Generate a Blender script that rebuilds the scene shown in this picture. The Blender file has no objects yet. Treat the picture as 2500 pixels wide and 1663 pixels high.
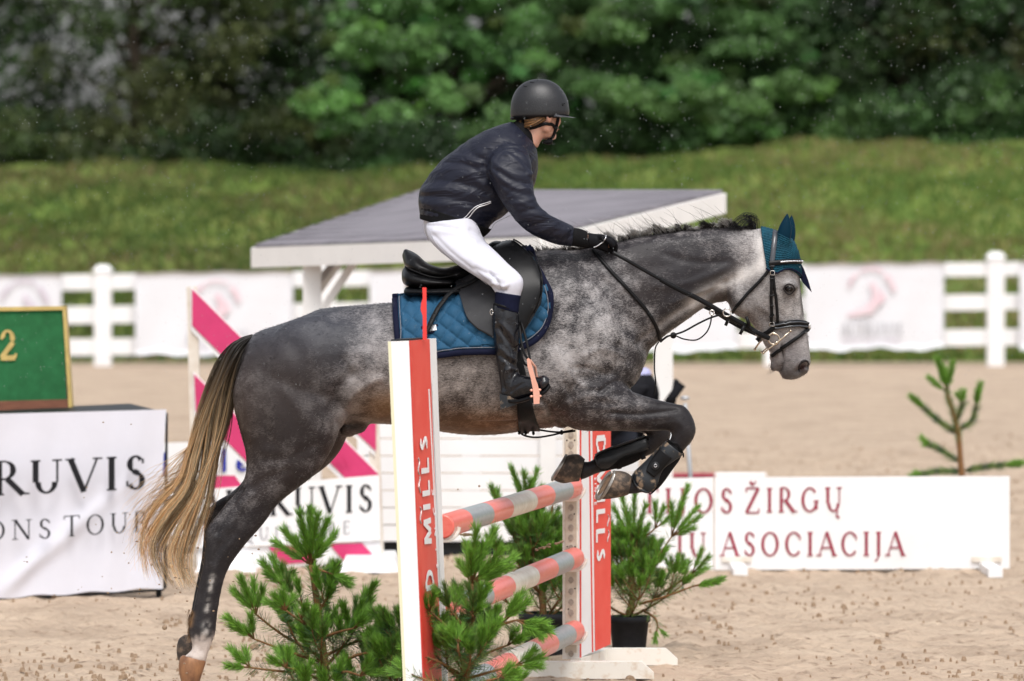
import bpy, bmesh, math, random
import numpy as np
from mathutils import Vector
from mathutils.bvhtree import BVHTree
random.seed(7); rng = np.random.default_rng(7)
S = bpy.context.scene; COL = S.collection
R = math.radians
# ------------------------------------------------------------------ camera, sky, sun, exposure
F, CX, CY, HOR, CAMZ = 13900.0, 1250.0, 831.5, 530.0, 2.12
TH = math.atan((CY - HOR) / F); CT, ST = math.cos(TH), math.sin(TH)
YH = 24.38                                    # distance of the horse's centre plane
cd = bpy.data.cameras.new('camera'); cam = bpy.data.objects.new('camera', cd); COL.objects.link(cam)
cam.location = (0, 0, CAMZ); cam.rotation_euler = (math.pi / 2 - TH, 0, 0)
cd.sensor_width = 36; cd.lens = 36 * F / 2500; cd.clip_end = 900; cd.clip_start = 0.1
cd.dof.use_dof = True; cd.dof.focus_distance = YH - 0.22; cd.dof.aperture_fstop = 3.8
S.camera = cam
w = bpy.data.worlds.new('World'); S.world = w; w.use_nodes = True
nt = w.node_tree; bg = nt.nodes['Background']
sky = nt.nodes.new('ShaderNodeTexSky'); sky.sky_type = 'NISHITA'; sky.sun_disc = False
SUN_EL, SUN_AZ = R(60), R(168)
sky.sun_elevation = SUN_EL; sky.sun_rotation = SUN_AZ; sky.air_density = 1.0; sky.dust_density = 4.0
hs = nt.nodes.new('ShaderNodeHueSaturation'); hs.inputs['Saturation'].default_value = 0.25
nt.links.new(sky.outputs[0], hs.inputs['Color']); nt.links.new(hs.outputs[0], bg.inputs['Color'])
bg.inputs['Strength'].default_value = 0.15
ld = bpy.data.lights.new('sun', 'SUN'); ld.energy = 1.3; ld.angle = R(25); ld.color = (1, .97, .93)
lo = bpy.data.objects.new('sun', ld); COL.objects.link(lo)
sd = Vector((math.sin(SUN_AZ) * math.cos(SUN_EL), math.cos(SUN_AZ) * math.cos(SUN_EL), math.sin(SUN_EL)))
lo.rotation_euler = (-sd).to_track_quat('-Z', 'Y').to_euler(); lo.location = (0, 0, 30)
vs = S.view_settings; S.display_settings.display_device = 'sRGB'
vs.view_transform = 'Standard'; vs.look = 'None'; vs.exposure = 0.48; vs.gamma = 1; vs.use_curve_mapping = False
S.cycles.max_bounces = 6; S.cycles.transparent_max_bounces = 8
# ------------------------------------------------------------------ helpers
def ray(px, py):
    a, b = (px - CX) / F, (CY - py) / F
    return Vector((a, CT + b * ST, -ST + b * CT))
def P(px, py, Y):
    d = ray(px, py); return Vector((0, 0, CAMZ)) + d * (Y / d.y)
def proj(V):
    V = np.asarray(V, float); x = V[:, 0]; y = V[:, 1]; z = V[:, 2] - CAMZ
    dep = y * CT - z * ST; up = y * ST + z * CT
    return np.stack([CX + F * x / dep, CY - F * up / dep], 1)
def mm(name, **k):
    return new_mat(name, **k)
def new_mat(name, col=(.5, .5, .5), rough=.6, noise=0, nscale=20, bump=0, bscale=60, metal=0, spec=.3, coat=0, attr=None, sheen=0, mix=None, detail=6, stretch=None, bdist=.01, coords='Object', nr=(.3, .7)):
    m = bpy.data.materials.new(name); m.use_nodes = True; t = m.node_tree; b = t.nodes['Principled BSDF']
    b.inputs['Roughness'].default_value = rough; b.inputs['Metallic'].default_value = metal
    b.inputs['Specular IOR Level'].default_value = spec; b.inputs['Coat Weight'].default_value = coat
    b.inputs['Coat Roughness'].default_value = .25
    if sheen: b.inputs['Sheen Weight'].default_value = sheen; b.inputs['Sheen Roughness'].default_value = .5
    b.inputs['Base Color'].default_value = (*col, 1)
    if max(col) < .035 and rough > .44 and not attr: b.inputs['Specular IOR Level'].default_value = min(spec, .1)
    tc = t.nodes.new('ShaderNodeTexCoord'); src = tc.outputs[coords]
    if stretch:
        mp = t.nodes.new('ShaderNodeMapping'); mp.inputs['Scale'].default_value = stretch[:3]
        if len(stretch) > 3: mp.inputs['Rotation'].default_value = stretch[3]
        t.links.new(src, mp.inputs[0]); src = mp.outputs[0]
    base = None
    if attr:
        at = t.nodes.new('ShaderNodeAttribute'); at.attribute_name = attr; base = at.outputs['Color']
    if noise:
        n = t.nodes.new('ShaderNodeTexNoise'); n.inputs['Scale'].default_value = nscale; n.inputs['Detail'].default_value = detail; n.inputs['Roughness'].default_value = .6
        t.links.new(src, n.inputs['Vector'])
        mr = t.nodes.new('ShaderNodeMapRange'); mr.inputs[1].default_value = nr[0]; mr.inputs[2].default_value = nr[1]
        t.links.new(n.outputs[0], mr.inputs[0])
        mx = t.nodes.new('ShaderNodeMix'); mx.data_type = 'RGBA'
        t.links.new(mr.outputs[0], mx.inputs[0])
        if base is None:
            c2 = mix if mix else tuple(c * (1 - noise) for c in col)
            mx.inputs[6].default_value = (*col, 1); mx.inputs[7].default_value = (*c2, 1)
            t.links.new(mx.outputs[2], b.inputs['Base Color'])
        else:
            mx.blend_type = 'MULTIPLY'; mr.inputs[3].default_value = 0; mr.inputs[4].default_value = 1
            mx.inputs[7].default_value = (1 - noise, 1 - noise, 1 - noise, 1)
            t.links.new(base, mx.inputs[6]); t.links.new(mx.outputs[2], b.inputs['Base Color'])
    elif base is not None: t.links.new(base, b.inputs['Base Color'])
    if bump:
        n2 = t.nodes.new('ShaderNodeTexNoise'); n2.inputs['Scale'].default_value = bscale; n2.inputs['Detail'].default_value = 5
        t.links.new(src, n2.inputs['Vector'])
        bp = t.nodes.new('ShaderNodeBump'); bp.inputs['Strength'].default_value = bump; bp.inputs['Distance'].default_value = bdist
        t.links.new(n2.outputs[0], bp.inputs['Height']); t.links.new(bp.outputs[0], b.inputs['Normal'])
    return m
ORG = {}
def tag(o, label=None, cat=None, group=None, kind=None):
    for k, v in (('label', label), ('category', cat), ('group', group), ('kind', kind)):
        if v: o[k] = v
    return o
def thing(name, loc, label, cat, group=None):
    o = bpy.data.objects.new(name, None); o.empty_display_size = .1; COL.objects.link(o)
    o.location = loc; ORG[o.name] = Vector(loc); return tag(o, label, cat, group)
def mk(name, V, Fc, mat, parent=None, smooth=False, cols=None, label=None):
    """one mesh object; V in world coordinates"""
    V = np.asarray(V, dtype=float).reshape(-1, 3)
    if parent is not None:
        off = np.array(ORG[parent.name]); Vl = V - off
    else: off = None; Vl = V
    me = bpy.data.meshes.new(name); me.from_pydata([tuple(v) for v in Vl], [], [tuple(int(i) for i in f) for f in Fc])
    if smooth: me.polygons.foreach_set('use_smooth', [True] * len(me.polygons))
    for mt in (mat if isinstance(mat, (list, tuple)) else [mat]): me.materials.append(mt)
    if cols is not None:
        for an, cv in cols.items():
            a = me.color_attributes.new(an, 'FLOAT_COLOR', 'POINT')
            cv = np.asarray(cv, float)
            if cv.shape[1] == 3: cv = np.concatenate([cv, np.ones((len(cv), 1))], 1)
            a.data.foreach_set('color', cv.astype(np.float32).ravel())
    me.update()
    o = bpy.data.objects.new(name, me); COL.objects.link(o)
    if parent is not None: o.parent = parent; ORG[o.name] = ORG[parent.name]
    else: ORG[o.name] = Vector((0, 0, 0))
    if label: o['label'] = label
    return o
def base_origin(o):
    """top-level mesh: move the origin to the foot of its box"""
    me = o.data; n = len(me.vertices); a = np.empty(n * 3); me.vertices.foreach_get('co', a); a = a.reshape(-1, 3)
    c = (a.min(0) + a.max(0)) / 2; c[2] = a[:, 2].min(); a -= c; me.vertices.foreach_set('co', a.ravel()); me.update(); o.location = c; ORG[o.name] = Vector(c)
class MB:
    def __init__(s): s.v = []; s.f = []; s.n = 0
    def add(s, V, Fc):
        V = np.asarray(V, float).reshape(-1, 3); s.v.append(V); s.f += [tuple(i + s.n for i in f) for f in Fc]; s.n += len(V); return s
    def V(s): return np.concatenate(s.v) if s.v else np.zeros((0, 3))
    def build(s, name, mat, parent=None, **k): return mk(name, s.V(), s.f, mat, parent, **k)
    def hexa(s, b, t):
        """8-corner box: b four bottom corners, t four top corners (same order)"""
        V = [tuple(p) for p in b] + [tuple(p) for p in t]
        return s.add(V, [(3, 2, 1, 0), (4, 5, 6, 7), (0, 1, 5, 4), (1, 2, 6, 5), (2, 3, 7, 6), (3, 0, 4, 7)])
    def box(s, lo_, hi):
        x0, y0, z0 = lo_; x1, y1, z1 = hi
        return s.hexa([(x0, y0, z0), (x1, y0, z0), (x1, y1, z0), (x0, y1, z0)], [(x0, y0, z1), (x1, y0, z1), (x1, y1, z1), (x0, y1, z1)])
    def slab(s, pts, th=None):
        """flat polygon (list of world points) thickened by vector th"""
        n = len(pts); th = Vector(th); A = [Vector(p) for p in pts]; B = [p + th for p in A]
        return s.add([tuple(p) for p in A + B], [tuple(range(n))[::-1], tuple(range(n, 2 * n))] + [(i, (i + 1) % n, n + (i + 1) % n, n + i) for i in range(n)])
    def bar(s, a, b, wx, wy, up=(0, 0, 1)):
        a, b = Vector(a), Vector(b); d = (b - a).normalized(); u = Vector(up)
        sx = d.cross(u)
        if sx.length < 1e-4: sx = Vector((1, 0, 0))
        sx.normalize(); sy = sx.cross(d).normalized(); sx *= wx / 2; sy *= wy / 2
        return s.hexa([a - sx - sy, a + sx - sy, a + sx + sy, a - sx + sy], [b - sx - sy, b + sx - sy, b + sx + sy, b - sx + sy])
    def tube(s, pts, r, n=8, caps=(1, 1)):
        pts = [Vector(p) for p in pts]; rr = r if isinstance(r, (list, tuple)) else [r] * len(pts); V = []; up = Vector((0, .97, .2))
        for i, p in enumerate(pts):
            d = (pts[min(i + 1, len(pts) - 1)] - pts[max(i - 1, 0)]).normalized()
            x = d.cross(up)
            if x.length < .05: x = d.cross(Vector((1, 0, 0)))
            x.normalize(); y = d.cross(x).normalized()
            for k in range(n):
                a = 2 * math.pi * k / n; V.append(p + (x * math.cos(a) + y * math.sin(a)) * rr[i])
        Fc = [(i * n + k, i * n + (k + 1) % n, (i + 1) * n + (k + 1) % n, (i + 1) * n + k) for i in range(len(pts) - 1) for k in range(n)]
        if caps[0]: Fc.append(tuple(range(n))[::-1])
        if caps[1]: Fc.append(tuple((len(pts) - 1) * n + k for k in range(n)))
        return s.add([tuple(v) for v in V], Fc)
    def ball(s, c, r, nu=16, nv=10, rot=None):
        rx, ry, rz = r if isinstance(r, (tuple, list)) else (r, r, r); V = []; c = Vector(c)
        for j in range(nv + 1):
            t = math.pi * j / nv
            for i in range(nu):
                a = 2 * math.pi * i / nu; v = Vector((rx * math.sin(t) * math.cos(a), ry * math.sin(t) * math.sin(a), rz * math.cos(t)))
                if rot is not None: v = rot @ v
                V.append(tuple(c + v))
        return s.add(V, [(j * nu + i, (j + 1) * nu + i, (j + 1) * nu + (i + 1) % nu, j * nu + (i + 1) % nu) for j in range(nv) for i in range(nu)])
def cr(pts, sub):
    """Catmull-Rom resample of a list of number vectors"""
    A = np.asarray(pts, float); n = len(A); out = []
    for i in range(n - 1):
        p0, p1, p2, p3 = A[max(i - 1, 0)], A[i], A[i + 1], A[min(i + 2, n - 1)]
        for k in range(sub):
            t = k / sub
            out.append(.5 * (2 * p1 + (p2 - p0) * t + (2 * p0 - 5 * p1 + 4 * p2 - p3) * t * t + (3 * p1 - p0 - 3 * p2 + p3) * t ** 3))
    out.append(A[-1]); return np.array(out)
def loft(st, n=28, sub=4, e=2.0, grow=1.0, flip=False):
    """st: (ax, ay, bx, by, halfwidth, Yoffset) outline pairs in photo px; returns a closed tube"""
    st = cr(st, sub); V = []
    for ax, ay, bx, by, hw, yo in st:
        Y = YH + (-yo if flip else yo); a = P(ax, ay, Y); b = P(bx, by, Y)
        if flip:                                   # far-side twin: same X, Z as the near side, mirrored depth
            a = P(ax, ay, YH + yo); b = P(bx, by, YH + yo); a.y = b.y = Y
        c = (a + b) / 2; u = (a - b) / 2 * grow
        for k in range(n):
            t = 2 * math.pi * k / n; ct, s_ = math.cos(t), math.sin(t)
            cc = math.copysign(abs(ct) ** (2 / e), ct); ss = math.copysign(abs(s_) ** (2 / e), s_)
            V.append(c + u * cc + Vector((0, hw * grow * ss, 0)))
    m = len(st); Fc = [(i * n + k, i * n + (k + 1) % n, (i + 1) * n + (k + 1) % n, (i + 1) * n + k) for i in range(m - 1) for k in range(n)]
    Fc += [tuple(range(n))[::-1], tuple((m - 1) * n + k for k in range(n))]
    return np.array([tuple(v) for v in V]), Fc
def fuse(parts, voxel, smooth=6, fac=.5):
    """union of closed shells by voxel remesh -> (V, F) numpy"""
    mb = MB()
    for V, Fc in parts: mb.add(V, Fc)
    me = bpy.data.meshes.new('tmp'); me.from_pydata([tuple(v) for v in mb.V()], [], mb.f)
    bm = bmesh.new(); bm.from_mesh(me); bmesh.ops.recalc_face_normals(bm, faces=bm.faces); bm.to_mesh(me); bm.free()
    o = bpy.data.objects.new('tmp', me); COL.objects.link(o)
    r = o.modifiers.new('r', 'REMESH'); r.mode = 'VOXEL'; r.voxel_size = voxel; r.adaptivity = 0
    if smooth: s = o.modifiers.new('s', 'SMOOTH'); s.factor = fac; s.iterations = smooth
    dg = bpy.context.evaluated_depsgraph_get(); dg.update(); ev = o.evaluated_get(dg); m2 = ev.to_mesh()
    V = np.empty(len(m2.vertices) * 3); m2.vertices.foreach_get('co', V); V = V.reshape(-1, 3)
    Fc = [tuple(p.vertices) for p in m2.polygons]; ev.to_mesh_clear()
    bpy.data.objects.remove(o); bpy.data.meshes.remove(me)
    return V, Fc
def normals(V, Fc):
    me = bpy.data.meshes.new('n'); me.from_pydata([tuple(v) for v in V], [], Fc); me.update()
    N = np.empty(len(V) * 3); me.vertices.foreach_get('normal', N); bpy.data.meshes.remove(me); return N.reshape(-1, 3)
def seg_dist(Q, pl):
    d = np.full(len(Q), 1e9); pl = np.asarray(pl, float)
    if len(pl) == 1: return np.hypot(Q[:, 0] - pl[0, 0], Q[:, 1] - pl[0, 1])
    for a, b in zip(pl[:-1], pl[1:]):
        ab = b - a; t = np.clip(((Q - a) @ ab) / (ab @ ab + 1e-9), 0, 1); q = a + t[:, None] * ab
        d = np.minimum(d, np.hypot(*(Q - q).T))
    return d
def sculpt(V, Fc, strokes, side=-1):
    """strokes: (polyline px, radius px, height m) pushed along the normal on the camera side, and mirrored on the far side"""
    N = normals(V, Fc); V = V.copy()
    Q = proj(V); M = V.copy(); M[:, 1] = 2 * YH - M[:, 1]; QM = proj(M)
    near = np.clip(-N[:, 1] * 3 + .3, 0, 1); far = np.clip(N[:, 1] * 3 + .3, 0, 1) if side == 0 else 0 * near
    D = np.zeros(len(V))
    for s in strokes:
        pl, r, h = s[:3]; pl = cr(pl, 5) if len(pl) > 2 else pl
        D += near * h * np.exp(-(seg_dist(Q, pl) / r) ** 2)
        if side == 0: D += far * h * np.exp(-(seg_dist(QM, pl) / r) ** 2)
    return V + N * D[:, None]
def bvh(V, Fc): return BVHTree.FromPolygons([Vector(v) for v in V], Fc)
def hit(tree, px, py):
    h = tree.ray_cast(Vector((0, 0, CAMZ)), ray(px, py).normalized())
    return (h[0], h[1]) if h[0] is not None else (None, None)
def mirrored(V): V = np.array(V); V[:, 1] = 2 * YH - V[:, 1]; return V
def rflip(Fc): return [tuple(f)[::-1] for f in Fc]
def ribbon(pts, nrm, wd, th=.003):
    """flat strap: centre points, normals, width and thickness"""
    V = []; n = len(pts)
    for i, p in enumerate(pts):
        d = (pts[min(i + 1, n - 1)] - pts[max(i - 1, 0)]).normalized(); s_ = d.cross(nrm[i]).normalized(); q = s_.cross(d).normalized()
        if q.dot(nrm[i]) < 0: q = -q
        ww = (wd[i] if isinstance(wd, (list, np.ndarray)) else wd) / 2
        for a, b in ((-1, 0), (-.8, 1), (.8, 1), (1, 0), (1, -.5), (-1, -.5)): V.append(p + s_ * a * ww + q * b * th)
    Fc = [(i * 6 + k, i * 6 + (k + 1) % 6, (i + 1) * 6 + (k + 1) % 6, (i + 1) * 6 + k) for i in range(n - 1) for k in range(6)]
    Fc += [tuple(range(6))[::-1], tuple((n - 1) * 6 + k for k in range(6))]
    return [tuple(v) for v in V], Fc
def strap(tree, pl, wpx, off=.004, th=.004, Yf=None, sub=8):
    """strap laid on a body along a photo-px polyline; where the body is missed it hangs free at Yf"""
    q = cr(pl, sub) if len(pl) > 2 else np.array([np.array(pl[0]) * (1 - t) + np.array(pl[1]) * t for t in np.linspace(0, 1, sub + 1)])
    pts = []; nr = []
    for x, y in q[:, :2]:
        h, nn = hit(tree, x, y) if tree else (None, None)
        pts.append(h); nr.append(nn)
    dep = [p.y if p is not None else None for p in pts]
    last = next((d for d in dep if d is not None), Yf if Yf else YH)
    out = []; N2 = []
    for i, (x, y) in enumerate(q[:, :2]):
        if pts[i] is not None: last = pts[i].y; out.append(pts[i] + nr[i] * off); N2.append((nr[i] + Vector((0, -.6, 0))).normalized())
        else: out.append(P(x, y, (Yf if Yf else last) )); N2.append(Vector((0, -1, 0)))
    A = np.array([tuple(v) for v in out])                      # soften kinks in depth
    for _ in range(2): A[1:-1, 1] = (A[:-2, 1] + A[1:-1, 1] * 2 + A[2:, 1]) / 4
    return ribbon([Vector(a) for a in A], N2, wpx / F * YH, th)
def drape(tree, A, B, nu, nv, off, th, Yf=None, quilt=None, sm=2):
    """sheet between two px boundary polylines laid on a body, with thickness"""
    def res(pl, n):
        pl = cr(pl, 6) if len(pl) > 2 else np.asarray(pl, float); s = np.r_[0, np.cumsum(np.hypot(*np.diff(pl, axis=0).T))]; t = np.linspace(0, s[-1], n)
        return np.stack([np.interp(t, s, pl[:, 0]), np.interp(t, s, pl[:, 1])], 1)
    a, b = res(A, nu), res(B, nu); G = np.zeros((nu, nv, 3)); NN = np.zeros((nu, nv, 3)); ok = np.zeros((nu, nv), bool)
    for i in range(nu):
        for j in range(nv):
            q = a[i] + (b[i] - a[i]) * j / (nv - 1); h, nn = hit(tree, *q)
            if h is None: G[i, j] = P(q[0], q[1], Yf if Yf else YH); NN[i, j] = (0, -1, 0)
            else: G[i, j] = h; NN[i, j] = nn; ok[i, j] = True
    dep = G[:, :, 1].copy()
    for _ in range(sm):
        d2 = dep.copy(); d2[1:-1] = (dep[:-2] + 2 * dep[1:-1] + dep[2:]) / 4; dep = d2.copy(); d2[:, 1:-1] = (dep[:, :-2] + 2 * dep[:, 1:-1] + dep[:, 2:]) / 4; dep = d2
    dep = np.minimum(dep, G[:, :, 1]) if Yf is None else dep
    for i in range(nu):
        for j in range(nv):
            q = a[i] + (b[i] - a[i]) * j / (nv - 1); G[i, j] = P(q[0], q[1], dep[i, j])
    q_ = quilt(a, b, nu, nv) if quilt is not None else 0
    top = G + NN * (off + th) + (NN * q_[:, :, None] if quilt is not None else 0); bot = G + NN * (off * .3)
    V = np.concatenate([top.reshape(-1, 3), bot.reshape(-1, 3)]); o2 = nu * nv; Fc = []
    ix = lambda i, j: i * nv + j
    for i in range(nu - 1):
        for j in range(nv - 1):
            Fc.append((ix(i, j), ix(i + 1, j), ix(i + 1, j + 1), ix(i, j + 1))); Fc.append(tuple(o2 + k for k in (ix(i, j + 1), ix(i + 1, j + 1), ix(i + 1, j), ix(i, j))))
    ed = [ix(i, 0) for i in range(nu)] + [ix(nu - 1, j) for j in range(1, nv)] + [ix(i, nv - 1) for i in range(nu - 2, -1, -1)] + [ix(0, j) for j in range(nv - 2, 0, -1)]
    for k in range(len(ed)):
        p, q = ed[k], ed[(k + 1) % len(ed)]; Fc.append((q, p, p + o2, q + o2))
    return V, Fc
# ------------------------------------------------------------------ lettering (own stroke alphabet)
def gl(c, serif):
    T, t = 1, 0; L = []; sf = []; ar = []; adv = .8
    if c == 'A': L = [(.04, 0, .4, 1, t), (.4, 1, .78, 0, T), (.17, .34, .62, .34, t)]; sf = [(.04, 0), (.78, 0)]; adv = .84
    elif c == 'B': L = [(.12, 0, .12, 1, T), (.12, 1, .3, 1, t), (.12, .53, .32, .53, t), (.12, 0, .32, 0, t)]; ar = [(.3, .765, .2, .235, -90, 90), (.32, .265, .25, .265, -90, 90)]; adv = .66
    elif c == 'C': ar = [(.46, .5, .4, .5, 42, 318)]; L = [(.76, .83, .76, .66, t)] if serif else []; adv = .86
    elif c == 'D': L = [(.13, 0, .13, 1, T), (.13, 1, .38, 1, t), (.13, 0, .38, 0, t)]; ar = [(.38, .5, .38, .5, -90, 90)]; adv = .86
    elif c == 'E': L = [(.13, 0, .13, 1, T), (.05, 1, .56, 1, t), (.13, .52, .47, .52, t), (.05, 0, .6, 0, t), (.56, 1, .56, .84, t), (.6, 0, .6, .17, t), (.47, .6, .47, .44, t)]; adv = .66
    elif c == 'G': ar = [(.46, .5, .4, .5, 42, 330)]; L = [(.78, .42, .78, .1, T), (.66, .44, .9, .44, t)]; adv = .94
    elif c == 'I': L = [(.17, 0, .17, 1, T)]; sf = [(.17, 0), (.17, 1)]; adv = .34
    elif c == 'J': L = [(.2, .0, .2, 1, T), (.2, 0, .12, -.18, t), (.12, -.18, .02, -.2, t)]; sf = [(.2, 1)]; adv = .38
    elif c == 'L': L = [(.13, 0, .13, 1, T), (.05, 0, .58, 0, t), (.58, 0, .58, .17, t)]; sf = [(.13, 1)]; adv = .62
    elif c == 'M': L = [(.13, 0, .16, 1, t), (.16, 1, .5, .05, T), (.5, .05, .84, 1, t), (.84, 1, .88, 0, T)]; sf = [(.13, 0), (.88, 0)]; adv = 1.02
    elif c == 'N': L = [(.12, 0, .12, 1, t), (.12, 1, .74, 0, T), (.74, 0, .74, 1, t)]; sf = [(.12, 0), (.74, 1), (.1, 1)]; adv = .86
    elif c == 'O': ar = [(.46, .5, .41, .5, 0, 360)]; adv = .92
    elif c == 'Q': ar = [(.46, .5, .41, .5, 0, 360)]; L = [(.5, .02, .95, -.22, T)]; adv = .92
    elif c == 'R': L = [(.13, 0, .13, 1, T), (.13, 1, .32, 1, t), (.13, .48, .32, .48, t), (.34, .48, .76, 0, T)]; ar = [(.32, .74, .24, .26, -90, 90)]; sf = [(.13, 0), (.8, 0)]; adv = .8
    elif c == 'S': ar = [(.3, .75, .215, .25, 35, 262), (.3, .26, .235, .26, -150, 86)]; L = [(.24, .55, .38, .47, T), (.49, .9, .49, .76, t), (.08, .26, .08, .1, t)] if serif else [(.24, .55, .38, .47, T)]; adv = .6
    elif c == 'T': L = [(.38, 0, .38, 1, T), (.02, 1, .74, 1, t), (.02, 1, .02, .84, t), (.74, 1, .74, .84, t)]; sf = [(.38, 0)]; adv = .76
    elif c == 'U': L = [(.13, 1, .13, .34, T), (.7, 1, .7, .34, t)]; ar = [(.415, .34, .285, .34, 180, 360)]; sf = [(.13, 1), (.7, 1)]; adv = .84
    elif c == 'V': L = [(.04, 1, .4, 0, T), (.4, 0, .76, 1, t)]; sf = [(.04, 1), (.76, 1)]; adv = .8
    elif c == 'Z': L = [(.06, 1, .66, 1, t), (.66, 1, .06, 0, T), (.06, 0, .68, 0, t), (.68, 0, .68, .17, t), (.06, 1, .06, .84, t)]; adv = .76
    elif c == '2': ar = [(.3, .72, .24, .28, -25, 170)]; L = [(.5, .58, .08, .06, T), (.06, .05, .58, .05, T), (.58, .05, .6, .2, t), (.08, .78, .16, .74, T)]; adv = .66
    elif c == 'l': L = [(.12, 0, .12, 1.2, T)]; adv = .3
    elif c == 'e': ar = [(.36, .36, .3, .36, 0, 310)]; L = [(.08, .38, .64, .38, t)]; adv = .74
    elif c == ' ': adv = .42
    return L, sf, ar, adv
def strokes_of(c, tw, tn, serif):
    acc = ''
    if c in 'ŽŲ': acc = c; c = {'Ž': 'Z', 'Ų': 'U'}[c]
    L, sf, ar, adv = gl(c, serif); polys = []
    def seg(x0, y0, x1, y1, w0, w1=None):
        w1 = w0 if w1 is None else w1; d = math.hypot(x1 - x0, y1 - y0) or 1; nx, ny = -(y1 - y0) / d / 2, (x1 - x0) / d / 2
        polys.append([(x0 - nx * w0, y0 - ny * w0), (x1 - nx * w1, y1 - ny * w1), (x1 + nx * w1, y1 + ny * w1), (x0 + nx * w0, y0 + ny * w0)])
    for x0, y0, x1, y1, k in L:
        if not serif and not k and math.hypot(x1 - x0, y1 - y0) < .2: continue
        seg(x0, y0, x1, y1, tw if k else tn)
    if serif:
        for x, y in sf: s_ = .5 * tn * (1 if y < .5 else -1); seg(x - .13, y + s_, x + .13, y + s_, tn * .9)
    for cx, cy, rx, ry, a0, a1 in ar:
        n = max(8, int(abs(a1 - a0) / 15)); prev = None; O_ = []; I_ = []
        for i in range(n + 1):
            a = R(a0 + (a1 - a0) * i / n); k = abs(math.cos(a)) ** 1.3; w_ = tn + (tw - tn) * k
            O_.append((cx + (rx + w_ * .1) * math.cos(a), cy + (ry + .01) * math.sin(a))); I_.append((cx + (rx - w_ * .9) * math.cos(a), cy + (ry - w_ * .9 if w_ < ry else ry * .2) * math.sin(a)))
        for i in range(n): polys.append([O_[i], O_[i + 1], I_[i + 1], I_[i]])
    if acc == 'Ž': seg(.24, 1.28, .38, 1.12, tw * .8); seg(.38, 1.12, .54, 1.28, tn)
    if acc == 'Ų': seg(.62, .05, .55, -.16, tn); seg(.55, -.16, .7, -.26, tw * .7)
    return polys, adv
def letters(text, o, x, y, tw=.13, tn=.045, serif=True, space=.14, lift=.0015):
    """text lying in the plane: origin o, full width vector x, cap-height vector y; thin raised slabs"""
    o, x, y = Vector(o), Vector(x), Vector(y); n = x.cross(y).normalized(); gs = []; pen = 0
    for c in text:
        p, adv = strokes_of(c, tw, tn, serif); gs.append((pen, p)); pen += adv + space
    W = pen - space; mb = MB(); k = 0
    for pen, polys in gs:
        for pl in polys:
            pts = [o + x * ((pen + u) / W) + y * v + n * (lift + .0002 * (k % 7)) for u, v in pl]; k += 1
            mb.slab(pts, n * .0012)
    return mb
# ------------------------------------------------------------------ materials
def ground_mat(name, cols, sc, bump, bsc, fleck=None, bd=.02):
    m = bpy.data.materials.new(name); m.use_nodes = True; t = m.node_tree; b = t.nodes['Principled BSDF']; b.inputs['Roughness'].default_value = .9; b.inputs['Specular IOR Level'].default_value = .2
    tc = t.nodes.new('ShaderNodeTexCoord'); n = t.nodes.new('ShaderNodeTexNoise'); n.inputs['Scale'].default_value = sc; n.inputs['Detail'].default_value = 8; n.inputs['Roughness'].default_value = .65
    mp = t.nodes.new('ShaderNodeMapping'); mp.inputs['Scale'].default_value = (.7, .7, 1); t.links.new(tc.outputs['Object'], mp.inputs[0]); t.links.new(mp.outputs[0], n.inputs[0])
    r = t.nodes.new('ShaderNodeValToRGB'); els = r.color_ramp.elements
    for i, (p, c) in enumerate(cols):
        e = els[i] if i < 2 else els.new(p); e.position = p; e.color = (*c, 1)
    t.links.new(n.outputs[0], r.inputs[0]); out = r.outputs[0]
    if fleck:
        fs, fc, lo_, hi = fleck; n3 = t.nodes.new('ShaderNodeTexNoise'); n3.inputs['Scale'].default_value = fs; n3.inputs['Detail'].default_value = 4; n3.inputs['Roughness'].default_value = .7
        t.links.new(tc.outputs['Object'], n3.inputs[0]); mr = t.nodes.new('ShaderNodeMapRange'); mr.inputs[1].default_value = lo_; mr.inputs[2].default_value = hi; t.links.new(n3.outputs[0], mr.inputs[0])
        mx = t.nodes.new('ShaderNodeMix'); mx.data_type = 'RGBA'; t.links.new(mr.outputs[0], mx.inputs[0]); t.links.new(out, mx.inputs[6]); mx.inputs[7].default_value = (*fc, 1); out = mx.outputs[2]
    t.links.new(out, b.inputs['Base Color'])
    n2 = t.nodes.new('ShaderNodeTexNoise'); n2.inputs['Scale'].default_value = bsc; n2.inputs['Detail'].default_value = 8; t.links.new(tc.outputs['Object'], n2.inputs[0])
    bp = t.nodes.new('ShaderNodeBump'); bp.inputs['Strength'].default_value = bump; bp.inputs['Distance'].default_value = bd; t.links.new(n2.outputs[0], bp.inputs['Height']); t.links.new(bp.outputs[0], b.inputs['Normal'])
    return m
M_sand = ground_mat('arena_sand', [(.3, (.33, .25, .185)), (.5, (.44, .34, .255)), (.7, (.50, .395, .30))], 2.2, .9, 14, (11, (.19, .125, .08), .56, .70), .05)
M_bank = ground_mat('bank_grass', [(.3, (.06, .095, .018)), (.42, (.10, .155, .026)), (.52, (.15, .175, .042)), (.6, (.12, .165, .04)), (.72, (.22, .17, .08))], .55, .8, 6, (1.6, (.05, .1, .018), .5, .7), .1)
M_white = new_mat('white_paint', (.82, .82, .83), .45, noise=.08, nscale=3, bump=.1, bscale=40, bdist=.002)
M_whiteold = new_mat('worn_cream_paint', (.74, .70, .64), .5, noise=.16, nscale=9, bump=.15, bscale=50, bdist=.002, mix=(.60, .52, .43))
M_vinyl = new_mat('banner_vinyl', (.72, .73, .77), .35, noise=.05, nscale=2, bump=.25, bscale=2.5, bdist=.05)
M_red = new_mat('red_print', (.72, .035, .025), .38, noise=.25, nscale=14, mix=(.75, .09, .07), bump=.1, bscale=90, bdist=.001)
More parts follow.
